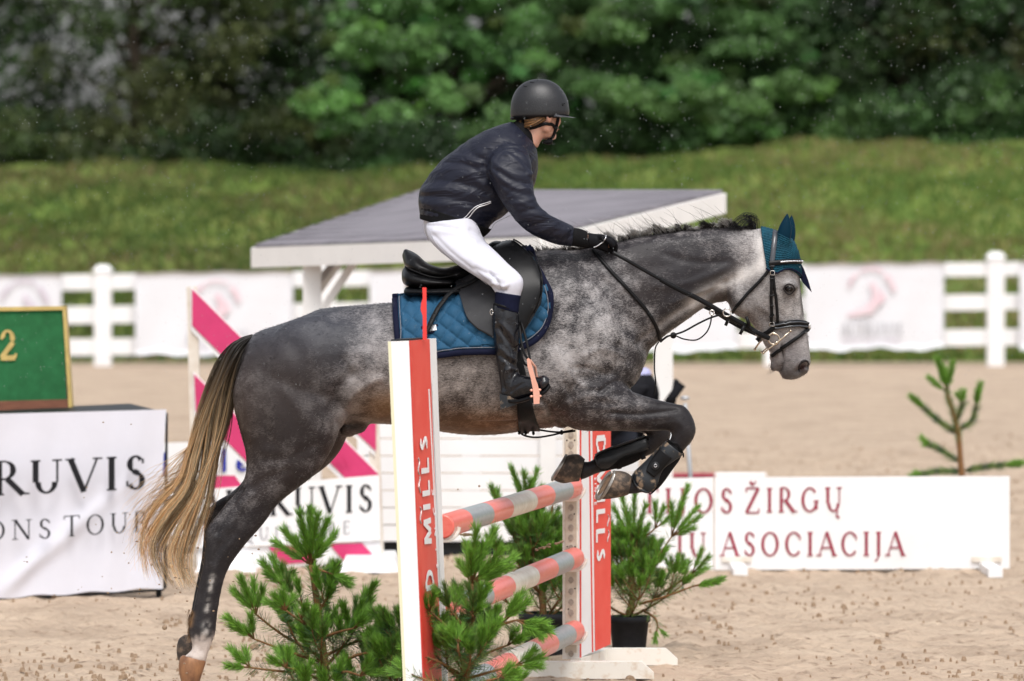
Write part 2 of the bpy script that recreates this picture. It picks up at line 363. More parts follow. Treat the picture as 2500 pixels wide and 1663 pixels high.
M_redface = new_mat('faded_red_print', (.78, .10, .075), .4, noise=.2, nscale=6, mix=(.74, .055, .04), bump=.1, bscale=90, bdist=.001)
M_pink = new_mat('pink_paint', (.60, .045, .16), .5, noise=.12, nscale=8, bump=.1, bscale=60, bdist=.001)
M_ink = new_mat('black_ink', (.02, .02, .024), .5, noise=.3, nscale=30)
M_greyink = new_mat('grey_ink', (.42, .42, .44), .6, noise=.2, nscale=20)
M_maroon = new_mat('maroon_ink', (.33, .025, .06), .55, noise=.3, nscale=30)
M_roof = new_mat('roof_shingle', (.25, .235, .26), .85, noise=.45, nscale=2.4, stretch=(.6, 3, 1), mix=(.15, .14, .16), bump=.6, bscale=20, bdist=.02)
M_course = new_mat('shingle_edge', (.17, .16, .18), .85, noise=.4, nscale=8)
M_fascia = new_mat('fascia_paint', (.82, .81, .80), .5, noise=.08, nscale=4, bump=.1, bscale=40, bdist=.002)
M_dark = new_mat('dark_metal', (.02, .022, .024), .45, noise=.3, nscale=15)
M_grey = new_mat('grey_metal', (.45, .46, .48), .4, noise=.15, nscale=30, metal=.4)
M_velvet = new_mat('green_velvet', (.012, .10, .03), .95, noise=.6, nscale=14, mix=(.02, .15, .05), bump=.3, bscale=120, sheen=.3, bdist=.003)
M_gold = new_mat('gold_trim', (.60, .45, .16), .4, noise=.25, nscale=20)
M_wood = new_mat('brown_wood', (.14, .055, .035), .5, noise=.5, nscale=8, stretch=(1, 1, 4), mix=(.24, .10, .06))
M_blue = new_mat('blue_ink', (.02, .03, .35), .5, noise=.2, nscale=20)
M_pot = new_mat('black_plastic_pot', (.022, .023, .027), .5, noise=.3, nscale=25, bump=.15, bscale=80, bdist=.001)
M_trunk = new_mat('bark', (.06, .045, .03), .9, noise=.5, nscale=14, stretch=(1, 1, .3), bump=.8, bscale=30)
M_twig = new_mat('pine_twig', (.26, .12, .045), .8, noise=.5, nscale=60, mix=(.12, .07, .03), bump=.6, bscale=200, bdist=.002)
def leaf_mat(name, trans=.25, rough=.5):
    m = new_mat(name, rough=rough, attr='tint', spec=.35); t = m.node_tree; b = t.nodes['Principled BSDF']
    tr = t.nodes.new('ShaderNodeBsdfTranslucent'); mx = t.nodes.new('ShaderNodeMixShader'); mx.inputs[0].default_value = trans
    at = next(n for n in t.nodes if n.type == 'ATTRIBUTE'); t.links.new(at.outputs['Color'], tr.inputs['Color'])
    out = t.nodes['Material Output']; t.links.new(b.outputs[0], mx.inputs[1]); t.links.new(tr.outputs[0], mx.inputs[2]); t.links.new(mx.outputs[0], out.inputs[0]); return m
M_leaf = leaf_mat('broad_leaf'); M_needle = leaf_mat('pine_needle', .2, .45); M_blade = leaf_mat('grass_blade', .25, .7)
# ------------------------------------------------------------------ ground, bank
def bank_top(X): return float(np.interp(X, [-40, -10.8, -2.2, 1.3, 3.9, 5.6, 10.8, 40], [2.98, 3.12, 2.98, 3.22, 3.34, 3.48, 3.60, 3.7]))
def gz(X, Y):
    k = min(max((Y - 84.5) / 35.5, 0), 1); s_ = k * k * (3 - 2 * k) * .5 + k * .5
    return bank_top(X) * s_ + (.12 * math.sin(X * .9 + Y * .7) + .08 * math.sin(X * 2.1 - Y * 1.3)) * min(1, k * 3)
V = []; Fc = []; gx = np.r_[-200, -60, np.linspace(-6.5, 6.5, 186), 60, 200]; gy = np.r_[-20, 10, np.linspace(25, 52, 340), 65, 84]
for j, y in enumerate(gy):
    for i, x in enumerate(gx):
        inn = abs(x) < 6.5 and 25.2 < y < 53
        z = (.014 * math.sin(x * 7.3 + 2 * math.sin(y * 2.9)) * math.sin(y * 5.1 + 1.7 * math.sin(x * 3.3)) + rng.normal(0, .010)) if inn else 0
        V.append((x, y, z - .004))
n = len(gx); Fc = [(j * n + i, j * n + i + 1, (j + 1) * n + i + 1, (j + 1) * n + i) for j in range(len(gy) - 1) for i in range(n - 1)]
o = mk('arena_sand', V, Fc, M_sand, smooth=True); tag(o, kind='structure')
gx = np.r_[-250, -120, np.linspace(-30, 30, 121), 120, 250]; gy = np.r_[np.linspace(82.9, 122, 60), 128, 150, 200, 400]; n = len(gx)
V = [(x, y, (-.02 if y < 83.1 else gz(x, y) + .012) if y < 123 else bank_top(x) - .2) for y in gy for x in gx]
Fc = [(j * n + i, j * n + i + 1, (j + 1) * n + i + 1, (j + 1) * n + i) for j in range(len(gy) - 1) for i in range(n - 1)]
o = mk('grass_bank', V, Fc, M_bank, smooth=True); tag(o, kind='structure')
# clods of turned sand, one uncountable litter
M_clod = new_mat('damp_sand_clod', (.22, .145, .09), .95, noise=.4, nscale=60, mix=(.36, .27, .19))
mb = MB()
for i in range(4200):
    y = 25.7 + 30 * random.random() ** 1.6; x = random.uniform(-.095, .095) * y
    if math.sin(x * 3.1 + y * 1.7) + math.sin(x * 1.3 - y * .8) + random.gauss(0, .8) < .1: continue
    r = random.uniform(.003, .011) * (1 if random.random() < .93 else 1.7); p = np.array([(math.cos(a) * r * random.uniform(.7, 1.9), math.sin(a) * r * random.uniform(.6, 1.2), 0) for a in np.linspace(0, 5.2, 6)])
    V = [(x + q[0], y + q[1], -.004) for q in p] + [(x + q[0] * .6, y + q[1] * .6, .012 + r * random.uniform(.2, .7)) for q in p]
    mb.add(V, [(k, (k + 1) % 6, 6 + (k + 1) % 6, 6 + k) for k in range(6)] + [tuple(range(6, 12))])
o = mb.build('sand_clods', M_clod); tag(o, 'small damp clods of churned sand littering the arena floor', 'sand clods', kind='stuff')
# grass blades
def blades(name, spots, hgt, label, tints):
    V = []; C = []; Fc = []
    for (x, y, z) in spots:
        c = np.array(tints[random.randrange(len(tints))]) * random.uniform(.7, 1.25)
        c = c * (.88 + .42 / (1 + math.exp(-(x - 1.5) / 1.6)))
        for _ in range(3):
            a = random.uniform(0, 6.28); h = hgt * random.uniform(.5, 1.2); wv = .028; k = len(V)
            dx, dy = math.cos(a) * wv, math.sin(a) * wv; lx, ly = random.uniform(-.5, .5) * h, random.uniform(-.5, .5) * h
            V += [(x - dx, y - dy, z), (x + dx, y + dy, z), (x + lx, y + ly, z + h)]; Fc.append((k, k + 1, k + 2)); C += [c * .8, c, c * 1.1]
    o = mk(name, V, Fc, M_blade, cols={'tint': C}); return tag(o, label, 'grass', kind='stuff')
sp = []
for i in range(40000):
    y = random.uniform(83.3, 121); x = random.uniform(-.095, .095) * y
    sp.append((x, y, gz(x, y)))
tl = [(.065, .125, .022), (.09, .15, .03), (.15, .18, .04), (.22, .17, .08), (.09, .145, .03), (.15, .15, .05)]
def patch(x, y): return math.sin(x * .8 + 1.3 * math.sin(y * .25)) + math.sin(y * .45 + x * .37)
A_ = [s for s in sp if patch(s[0], s[1]) + random.gauss(0, .6) > 0]; B_ = [s for s in sp if not (patch(s[0], s[1]) + random.gauss(0, .6) > 0)]
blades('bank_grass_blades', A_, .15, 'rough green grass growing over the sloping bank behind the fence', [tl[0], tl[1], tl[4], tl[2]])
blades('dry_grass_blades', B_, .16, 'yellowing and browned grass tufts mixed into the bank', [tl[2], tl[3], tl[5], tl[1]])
# ------------------------------------------------------------------ forest edge
def leaves(blobs, nleaf, size, tints, seedv):
    r = np.random.default_rng(seedv); tot = sum(b[3] * b[4] * b[5] for b in blobs) ; V = []; C = []; Fs = []
    k = 0
    for b in blobs:
        m = int(nleaf * (b[3] * b[5]) / sum(q[3] * q[5] for q in blobs)); c0 = np.array(b[:3]); rad = np.array(b[3:6]); base = np.array(b[6] if len(b) > 6 else tints[r.integers(len(tints))])
        d = r.normal(size=(m, 3)); d /= np.linalg.norm(d, axis=1)[:, None]; rr = r.random(m) ** .35; rr *= 1 + .18 * np.sin(d[:, 0] * 5 + b[0]) * np.cos(d[:, 2] * 6 + b[2])
        ctr = c0 + d * rr[:, None] * rad
        u = r.normal(size=(m, 3)) + d * .4; u /= np.linalg.norm(u, axis=1)[:, None]; v = np.cross(u, r.normal(size=(m, 3))); v /= np.linalg.norm(v, axis=1)[:, None]
        s_ = size * r.uniform(.6, 1.35, m)[:, None]; u = u * s_; v = v * s_ * .6
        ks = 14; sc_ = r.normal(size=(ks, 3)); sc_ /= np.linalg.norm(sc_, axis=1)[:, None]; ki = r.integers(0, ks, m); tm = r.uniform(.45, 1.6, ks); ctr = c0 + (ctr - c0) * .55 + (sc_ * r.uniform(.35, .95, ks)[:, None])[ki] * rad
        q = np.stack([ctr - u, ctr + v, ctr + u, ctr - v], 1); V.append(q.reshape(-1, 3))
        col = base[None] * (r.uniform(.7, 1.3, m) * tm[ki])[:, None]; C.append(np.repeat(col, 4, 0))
        Fs.append(np.arange(m * 4).reshape(-1, 4) + k); k += m * 4
    return np.concatenate(V), np.concatenate(Fs), np.concatenate(C)
DK = [(.024, .05, .018), (.036, .074, .025), (.028, .055, .016)]; MD = [(.065, .135, .042), (.095, .18, .055), (.05, .11, .034)]; LT = [(.075, .18, .04), (.095, .21, .05), (.055, .13, .032)]; BR = [(.045, .062, .018), (.07, .085, .028), (.042, .07, .02)]
def tree(X, Y, topz, rad, tints, nl, size, label, sd, low=.25, blobs=None, name='broadleaf_tree', cat='tree', dens=1):
    random.seed(sd); z0 = bank_top(X) - .25
    t = thing(name, (X, Y, z0), label, cat, 'trees along the top of the bank'); mb = MB(); hh = topz - z0
    mb.tube([(X, Y, z0), (X + .05, Y, z0 + hh * .3), (X - .06, Y + .1, z0 + hh * .62), (X, Y, z0 + hh * .9)], [.2, .16, .1, .03], 10)
    bl = []
    nb = 22 if blobs is None else 0
    for i in range(nb):
        k = low + (1 - low) * (i + .5) / nb; a = i * 2.4 + sd; rr = rad * math.sqrt(max(0, 1 - (k * 1.15 - .35) ** 2)) * random.uniform(.35, .85)
        c = (X + rr * math.cos(a), Y + rr * math.sin(a), z0 + hh * k); bs = rad * random.uniform(.26, .46)
        bl.append((*c, bs * 1.15, bs, bs * .72)); mb.tube([(X, Y, z0 + hh * k * .7), ((X + c[0]) / 2, (Y + c[1]) / 2, z0 + hh * k * .82), c], [.06, .04, .012], 6)
    if blobs: 
        bl = list(blobs)
        for b in blobs:
            for _ in range(3):
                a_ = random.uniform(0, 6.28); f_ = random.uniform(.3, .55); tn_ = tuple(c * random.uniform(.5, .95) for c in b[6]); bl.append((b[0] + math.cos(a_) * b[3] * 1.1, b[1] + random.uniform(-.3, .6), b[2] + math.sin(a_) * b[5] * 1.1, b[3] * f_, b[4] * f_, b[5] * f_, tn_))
        for b in bl: mb.tube([(X, Y, max(z0, b[2] - 1.6)), ((X + b[0]) / 2, (Y + b[1]) / 2, b[2] - .6), b[:3]], [.07, .05, .012], 6)
    mb.build('trunk', M_trunk, t, smooth=True)
    V, Fc, C = leaves(bl, int(nl * dens), size, tints, sd); mk('crown', V, Fc, M_leaf, t, cols={'tint': C}); return t
TY = lambda Y: 124 + (Y - 58)
def wp(px, py, Y): p = P(px, py, Y); return (p.x, p.y, p.z)
def bp(px, py, Y, rpx, tint, fl=.75): Y = TY(Y); s_ = F / Y; r = rpx / s_; return (*wp(px, py, Y), r * 1.15, r, r * fl, tint)
X_ = lambda px, Y: (px - CX) / F * Y
# the light green tree whose leaf clusters hang forward, right of the frame's first third
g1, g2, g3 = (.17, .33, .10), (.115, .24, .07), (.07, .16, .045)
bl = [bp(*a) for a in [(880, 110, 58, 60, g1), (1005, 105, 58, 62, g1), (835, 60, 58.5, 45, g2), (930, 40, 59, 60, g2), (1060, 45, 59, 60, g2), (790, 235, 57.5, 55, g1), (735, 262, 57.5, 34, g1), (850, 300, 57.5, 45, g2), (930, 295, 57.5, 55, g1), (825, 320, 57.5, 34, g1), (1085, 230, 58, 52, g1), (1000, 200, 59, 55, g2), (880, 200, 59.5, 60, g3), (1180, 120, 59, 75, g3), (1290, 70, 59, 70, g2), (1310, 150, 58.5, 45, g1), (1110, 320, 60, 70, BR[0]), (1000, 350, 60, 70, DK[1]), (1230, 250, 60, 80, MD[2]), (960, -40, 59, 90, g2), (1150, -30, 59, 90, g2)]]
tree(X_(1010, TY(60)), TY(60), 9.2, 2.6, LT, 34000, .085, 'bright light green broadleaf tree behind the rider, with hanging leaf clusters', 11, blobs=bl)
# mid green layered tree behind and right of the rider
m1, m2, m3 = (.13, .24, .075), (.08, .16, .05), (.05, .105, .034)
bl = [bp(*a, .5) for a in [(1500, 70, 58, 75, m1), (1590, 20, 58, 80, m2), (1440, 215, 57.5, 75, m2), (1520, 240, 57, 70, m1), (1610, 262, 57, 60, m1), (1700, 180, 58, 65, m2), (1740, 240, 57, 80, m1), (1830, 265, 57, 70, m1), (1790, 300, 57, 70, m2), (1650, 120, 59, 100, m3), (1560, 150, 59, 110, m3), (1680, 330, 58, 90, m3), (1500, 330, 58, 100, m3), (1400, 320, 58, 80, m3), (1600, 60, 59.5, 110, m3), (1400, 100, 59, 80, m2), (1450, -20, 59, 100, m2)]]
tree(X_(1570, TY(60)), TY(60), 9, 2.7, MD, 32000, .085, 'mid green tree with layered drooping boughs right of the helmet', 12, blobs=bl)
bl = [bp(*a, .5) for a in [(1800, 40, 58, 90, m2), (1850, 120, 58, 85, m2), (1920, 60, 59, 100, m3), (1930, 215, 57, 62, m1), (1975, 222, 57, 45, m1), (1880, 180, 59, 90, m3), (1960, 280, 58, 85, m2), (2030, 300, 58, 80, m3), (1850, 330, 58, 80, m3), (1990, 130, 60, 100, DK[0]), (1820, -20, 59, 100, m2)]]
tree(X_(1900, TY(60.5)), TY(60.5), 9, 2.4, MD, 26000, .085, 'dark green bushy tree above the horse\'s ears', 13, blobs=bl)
for (px, Y, tz, rd, ti, sd, lb) in [(-60, 61, 9.5, 2.6, DK, 21, 'almost black tree at the far left edge of the trees'), (330, 60, 9.6, 2.7, BR, 22, 'brownish olive tree left of the light green one'), (560, 61.5, 9.8, 2.2, BR, 23, 'thin olive brown tree between two darker trees'),
        (720, 62, 9.3, 2.3, DK, 24, 'dark tree directly left behind the light green tree'), (2200, 60, 9.7, 2.9, DK + MD, 25, 'deep green tree above the right end of the bank'), (2480, 59.5, 9.8, 2.8, DK + BR, 26, 'dark olive tree at the far right edge of the trees'),
        (1250, 62.5, 9.2, 2.4, DK + MD, 27, 'dark tree straight above the rider, behind the light green tree'), (2040, 63, 9.6, 2.5, DK, 28, 'black green tree in deep shade behind the bushy tree')]:
    Y = TY(Y); tree(X_(px, Y), Y, tz, rd, ti, 7500 if px < 800 else 12500, .1, lb, sd, low=.02)
# undergrowth along the tree feet
ub = [(-20, 330, 58.5), (150, 340, 58.8), (300, 330, 58.2), (470, 345, 58.6), (640, 355, 58.4), (800, 360, 58.8), (960, 365, 58.4), (1120, 385, 57), (1290, 350, 58.6), (1440, 340, 58.4), (1620, 345, 58.6), (1800, 330, 58.6), (1960, 320, 58.8), (2120, 300, 58.6), (2280, 290, 58.8), (2440, 285, 58.6)]
ul = ['far left', 'left of the olive tree', 'under the brownish olive tree', 'under the thin olive tree', 'under the dark left tree', 'left under the light green tree', 'under the light green tree', 'behind the rider\'s back', 'below the rider\'s chin', 'left under the layered tree', 'right under the layered tree', 'left under the bushy tree', 'right under the bushy tree', 'in the deep shade right of the bushy tree', 'under the deep green tree on the right', 'at the far right']
for i, (px, py, Y) in enumerate(ub):
    Y = TY(Y) - 1; X = X_(px, Y); z0 = bank_top(X) - .25; rr = random.uniform(.85, 1.15); t = thing('shrub', (X, Y, z0), 'dark shrub at the tree feet, ' + ul[i], 'shrub', 'shrubs under the trees')
    mb = MB()
    for k in range(4): mb.tube([(X, Y, z0), (X + random.uniform(-.3, .3), Y, z0 + .5), (X + random.uniform(-.8, .8), Y + random.uniform(-.3, .3), z0 + 1.1)], [.04, .03, .01], 5)
    mb.build('stem', M_trunk, t)
    V, Fc, C = leaves([(X + random.uniform(-.9, .9) * rr, Y + random.uniform(-.4, .5), z0 + random.uniform(.25, 1.3), .75 * rr, .6, .5) for _ in range(8)], 3600, .08, (BR + DK if px < 900 else DK + MD), 60 + i)
    mk('foliage', V, Fc, M_leaf, t, cols={'tint': C})
# a far wood behind, reads as one mass
V, Fc, C = leaves([(x, 138 + random.uniform(-2, 3), z, 3.0, 1.6, 2.2) for x in np.arange(-24, 25, 2.6) for z in (4.2, 7.0, 9.6) if not (x < 0 and z > 6.5) and not (x < -8.8 and z > 4)], 24000, .17, DK, 5)
o = mk('far_wood', V, Fc, M_leaf, cols={'tint': C}); tag(o, 'dark mass of far woodland showing between the nearer trees', 'wood', kind='stuff')
# ------------------------------------------------------------------ white fence and its banners
YF = 81.2
fl = lambda x, yl, yr: yl + (yr - yl) * (x - 252) / (2430 - 252)       # photo lines run slightly downhill to the left
t = thing('white_fence', tuple(P(1340, 888, YF)), 'white three-rail paddock fence across the far side of the sand', 'fence')
for px in (-292, 252, 797, 1341, 1886, 2430, 2974):
    yt, yb = fl(px, 662, 630), fl(px, 903, 886); r = .12
    a = P(px, yb, YF); b = P(px, yt, YF); mb = MB(); mb.box((a.x - r, YF - r, a.z - .1), (a.x + r, YF + r, b.z)); mb.hexa([(a.x - r * 1.2, YF - r * 1.2, b.z + .001), (a.x + r * 1.2, YF - r * 1.2, b.z + .001), (a.x + r * 1.2, YF + r * 1.2, b.z + .001), (a.x - r * 1.2, YF + r * 1.2, b.z + .001)], [(a.x - r * .6, YF - r * .6, b.z + .085), (a.x + r * .6, YF - r * .6, b.z + .085), (a.x + r * .6, YF + r * .6, b.z + .085), (a.x - r * .6, YF + r * .6, b.z + .085)])
    mb.build('post', M_white, t)
for (l0, l1, r0, r1) in ((669, 708, 640, 674), (747, 790, 718, 757), (826, 868, 803, 844)):
    mb = MB(); x0, x1 = -300, 2980
    q = lambda x, y, d: P(x, y, YF + d)
    mb.hexa([q(x0, fl(x0, l1, r1), -.05), q(x1, fl(x1, l1, r1), -.05), q(x1, fl(x1, l1, r1), .05), q(x0, fl(x0, l1, r1), .05)], [q(x0, fl(x0, l0, r0), -.05), q(x1, fl(x1, l0, r0), -.05), q(x1, fl(x1, l0, r0), .05), q(x0, fl(x0, l0, r0), .05)]); mb.build('rail', M_white, t)
def emblem(cx, cy, s_, Y, part, mat):
    """faded ring with a leaping figure, as printed on the fence banners"""
    mb = MB(); 
    for (a0, a1, rr, wv) in ((150, 215 - 60, 1, .12), (60, 120, 1.0, .1), (5, 52, .98, .2), (125, 165, 1.0, .14)):
        n_ = 8; A = [(rr * math.cos(R(a0 + (a1 - a0) * i / n_)), rr * math.sin(R(a0 + (a1 - a0) * i / n_))) for i in range(n_ + 1)]
        for i in range(n_):
            pts = [(A[i][0], A[i][1]), (A[i + 1][0], A[i + 1][1]), (A[i + 1][0] * (1 - wv), A[i + 1][1] * (1 - wv)), (A[i][0] * (1 - wv), A[i][1] * (1 - wv))]
            mb.slab([P(cx + u * s_, cy - v * s_, Y) for u, v in pts], (0, -.004, 0))
    for pts in ([(-.1, .35), (.1, .45), (.2, .2), (.45, 0), (.55, -.25), (.3, -.45), (0, -.3), (.05, 0)], [(0, -.3), (.3, -.45), (0, -.8), (-.9, -.95), (-.95, -.8), (-.3, -.6)]):
        mb.slab([P(cx + u * s_, cy - v * s_, Y - .003) for u, v in pts], (0, -.004, 0))
    return mb.build('emblem', mat, part)
M_fadepink = new_mat('faded_pink_ink', (.70, .48, .54), .6, noise=.5, nscale=6, mix=(.74, .64, .68))
M_faint = new_mat('faint_lilac_ink', (.66, .60, .68), .6, noise=.2, nscale=6)
M_fadegrey = new_mat('faded_grey_ink', (.52, .52, .55), .6, noise=.3, nscale=6)
bans = [(-215, 151, 'white banner on the fence, cut by the left edge, with a faint lilac ring', (60, 745, 62), M_faint), (330, 716, 'white banner with a pink emblem on the fence, behind the pink and white jump wing', (530, 742, 60), M_fadepink),
        (902, 1262, 'white banner on the fence hidden mostly behind the hut and saddle', None, None), (1420, 1800, 'white banner on the fence behind the horse\'s throat', None, None),
        (1965, 2305, 'white banner with a faded ring emblem, right of the horse\'s muzzle', (2128, 715, 62), M_fadepink), (2489, 2800, 'white banner strip at the right edge of the fence', None, None)]
for x0, x1, lb, em, mt in bans:
    bt = thing('fence_banner', tuple(P((x0 + x1) / 2, 850, YF - .16)), lb, 'banner', 'banners tied along the white fence'); nx_, ny = 40, 14; V = []
    for side in (0, 1):
        for j in range(ny):
            for i in range(nx_):
                x = x0 + (x1 - x0) * i / (nx_ - 1); top = fl(x, 668, 638) + 1.5 * math.sin(i * .5); bot = fl(x, 868, 850) + 3.5 * math.sin(i * .31 + x0) + 2 * math.sin(i * .8)
                V.append(tuple(P(x, top + (bot - top) * j / (ny - 1), YF - .17 - .02 * math.sin(i * .45 + j * .3) * (j / ny) + side * .006)))
    q = nx_ * ny; Fc = [(j * nx_ + i, j * nx_ + i + 1, (j + 1) * nx_ + i + 1, (j + 1) * nx_ + i) for j in range(ny - 1) for i in range(nx_ - 1)]
    Fc += [tuple(k + q for k in f)[::-1] for f in Fc]
    ed = list(range(nx_)) + [j * nx_ + nx_ - 1 for j in range(1, ny)] + [(ny - 1) * nx_ + i for i in range(nx_ - 2, -1, -1)] + [j * nx_ for j in range(ny - 2, 0, -1)]
    Fc += [(ed[k], ed[(k + 1) % len(ed)], ed[(k + 1) % len(ed)] + q, ed[k] + q) for k in range(len(ed))]
    mk('sheet', V, Fc, M_vinyl, bt, smooth=True)
    if em:
        emblem(*em, YF - .21, bt, mt)
        if em[0] > 400:
            cx = em[0]; o0 = P(cx - 75, fl(cx, 838, 815), YF - .21); letters('ALTRUVIS', o0, P(cx + 75, fl(cx, 838, 815), YF - .21) - o0, Vector((0, 0, .17)), .2, .1, True, .22).build('lettering', M_fadegrey, bt)
            o0 = P(cx - 70, fl(cx, 858, 833), YF - .21); letters('EQUISTORE', o0, P(cx + 70, fl(cx, 858, 833), YF - .21) - o0, Vector((0, 0, .07)), .2, .1, True, .3).build('lettering', M_faint, bt)
# ------------------------------------------------------------------ timber hut
A_, Bq, Cq, Dq = [v + Vector((0, 0, -.022)) for v in (P(622, 600, 38.6), P(1027, 465, 41.0), P(1764, 466, 38.2), P(1328, 573, 36.0))]
t = thing('judges_hut', (A_.x * .5 + Cq.x * .5, 38.4, 0), 'white timber hut with a grey shingle lean-to roof behind horse and rider', 'hut')
mb = MB(); up = Vector((0, 0, .009)); q = lambda a, b, c, d: mb.slab([a + up, b + up, c + up, d + up], (0, 0, .02)); q(Dq, Cq, Bq, A_)
mb.build('roof', M_roof, t)
mb = MB()                                              # shingle courses
for k in range(1, 12):
    u = k / 12; a = A_.lerp(Bq, u); b = Dq.lerp(Cq, u); mb.bar(a + Vector((0, 0, .033)), b + Vector((0, 0, .030)), .03, .004)
mb.build('shingle_course', M_course, t)
for a, b in ((A_, Dq), (Dq, Cq), (Cq, Bq), (Bq, A_)):
    d = (b - a).normalized(); nn = Vector((d.y, -d.x, 0)) * .03; mb = MB()
    e = d * .002; dn = Vector((0, 0, -.128)); a2, b2 = a + e, b - e
    mb.hexa([a2 + dn, b2 + dn, b2 + dn + nn, a2 + dn + nn], [a2 + Vector((0, 0, .006)), b2 + Vector((0, 0, .006)), b2 + nn + Vector((0, 0, .006)), a2 + nn + Vector((0, 0, .006))]); mb.build('fascia', M_fascia, t)
posts = [(762, 38.2, 1.86), (1620, 37.4, 1.98), (1010, 40.2, 2.15), (1150, 37, 1.9)]
for px, Y, zt in posts:
    x = X_(px, Y); mb = MB(); mb.box((x - .06, Y - .06, 0), (x + .06, Y + .06, zt)); mb.build('post', M_fascia, t)
mb = MB(); x = X_(762, 38.2); mb.bar((x + .02, 38.1, 1.42), (x + .34, 38.1, 1.9), .09, .05); mb.build('brace', M_fascia, t)
mb = MB(); mb.bar((x + .02, 38.3, 1.62), (x + .2, 38.6, 1.88), .07, .05); mb.build('brace', M_fascia, t)
# lower plank wall
yw = 35.6; zt, zb = P(1100, 985, yw).z, .09; x0, x1 = X_(872, yw), X_(1560, yw); npl = 8
for i in range(npl):
    a = zb + (zt - zb) * i / npl; b = zb + (zt - zb) * (i + 1) / npl - .008; mb = MB(); mb.box((x0, yw, a), (x1, yw + .025, b)); mb.build('plank', M_white, t)
mb = MB(); mb.box((x0 - .01, yw + .03, .0), (x1, yw + .5, .10)); mb.box((x0 + .05, yw + .04, .1), (x0 + .11, yw + .1, zt)); mb.build('gap_shade_and_upright', M_dark, t)  # shade of the gap under the planks as a dark box, plus an upright
mb = MB(); mb.box((X_(1318, yw), yw - .05, .02), (X_(1318, yw) + .1, yw - .001, zt)); mb.build('corner_post', M_fascia, t)
mb = MB(); mb.box((x0, yw + .026, zt), (x1, yw + .3, zt + .03)); mb.build('counter', M_whiteold, t)
# ------------------------------------------------------------------ pink and white jump wing
YW = 34.4; q = lambda x, y, d=0: P(x, y, YW + d)
t = thing('jump_wing', tuple(P(690, 1390, YW)), 'white jump wing with diagonal pink boards and a lettered panel, behind the horse\'s tail', 'jump wing')
def pbox(pts, d0, d1, name, mat, par=None):
    mb = MB(); mb.slab([q(x, y, d0) for x, y in pts], (0, d1 - d0, 0)); return mb.build(name, mat, par or t)
pbox([(455, 700), (480, 700), (500, 1400), (474, 1400)], 0, .08, 'post', M_whiteold)
pbox([(898, 1000), (924, 1000), (938, 1385), (910, 1385)], 0, .08, 'post', M_whiteold)
for pts in ([(469, 706), (924, 1158), (924, 1248), (469, 795)], [(474, 914), (640, 1078), (640, 1165), (478, 1003)], [(800, 930), (918, 1000), (918, 1102), (800, 990)]):
    m0 = [(x - 3, y + (-8 if k < 2 else 12)) for k, (x, y) in enumerate(pts)]
    pbox(m0, -.012, -.002, 'board', M_white); pbox(pts, -.02, -.0125, 'stripe', M_pink)
pbox([(525, 1162), (573, 1161), (600, 1200), (517, 1200)], -.036, -.021, 'stripe', M_pink)
pbox([(474, 1197), (926, 1160), (928, 1319), (478, 1340)], -.05, -.037, 'panel', M_white)
pbox([(478, 1342), (928, 1321), (930, 1372), (560, 1394), (482, 1397)], -.03, -.021, 'board', M_white)
for pts in ([(656, 1337), (737, 1334), (772, 1371), (690, 1377)], [(805, 1329), (883, 1326), (922, 1367), (840, 1371)]): pbox(pts, -.04, -.031, 'stripe', M_pink)
o0, o1 = q(489, 1266, -.052), q(911, 1249, -.052); letters('ALTRUVIS', o0, o1 - o0, Vector((0, 0, .165)), .16, .055, True, .2).build('lettering', M_ink, t)
o0, o1 = q(560, 1325, -.052), q(856, 1302, -.052); letters('EQUISTORE', o0, o1 - o0, Vector((0, 0, .075)), .15, .07, True, .5).build('lettering', M_greyink, t)
for k, (x, y) in enumerate(((815, 1100), (835, 1108), (850, 1103))): pbox([(x - 18, y), (x - 12, y), (x + 8, y + 30), (x + 2, y + 30)], -.052, -.05, 'stripe', M_pink)
for xx in (560, 905):
    mb = MB(); c = q(xx, 1393); r_ = .18; mb.hexa([(c.x - r_, YW - .5, 0), (c.x + r_, YW - .5, 0), (c.x + r_, YW + .5, 0), (c.x - r_, YW + .5, 0)], [(c.x - r_ * .8, YW - .4, .08), (c.x + r_ * .8, YW - .4, .08), (c.x + r_ * .8, YW + .4, .08), (c.x - r_ * .8, YW + .4, .08)]); mb.build('foot', M_white, t)
# board with blue letters behind it
t = thing('lettered_board', tuple(P(505, 1310, 36.0)), 'low white board with blue and gold letters behind the horse\'s tail', 'board')
mb = MB(); mb.slab([P(385, 1082, 36.0), P(640, 1076, 36.0), P(640, 1300, 36.0), P(385, 1310, 36.0)], (0, .03, 0)); mb.build('panel', M_white, t)
o0 = P(384, 1160, 35.99); letters('B', o0, P(411, 1160, 35.99) - o0, Vector((0, 0, .15)), .26, .15, False).build('lettering', M_blue, t)
o0 = P(541, 1152, 35.99); letters('le', o0, P(612, 1150, 35.99) - o0, Vector((0, 0, .12)), .2, .14, False, .35).build('lettering', M_blue, t)
mb = MB()
for x in (400, 625): mb.slab([P(x, 1300, 36.04), P(x + 14, 1300, 36.04), P(x + 14, 1318, 36.04), P(x, 1318, 36.04)], (0, .05, 0))
mb.build('foot', M_whiteold, t)
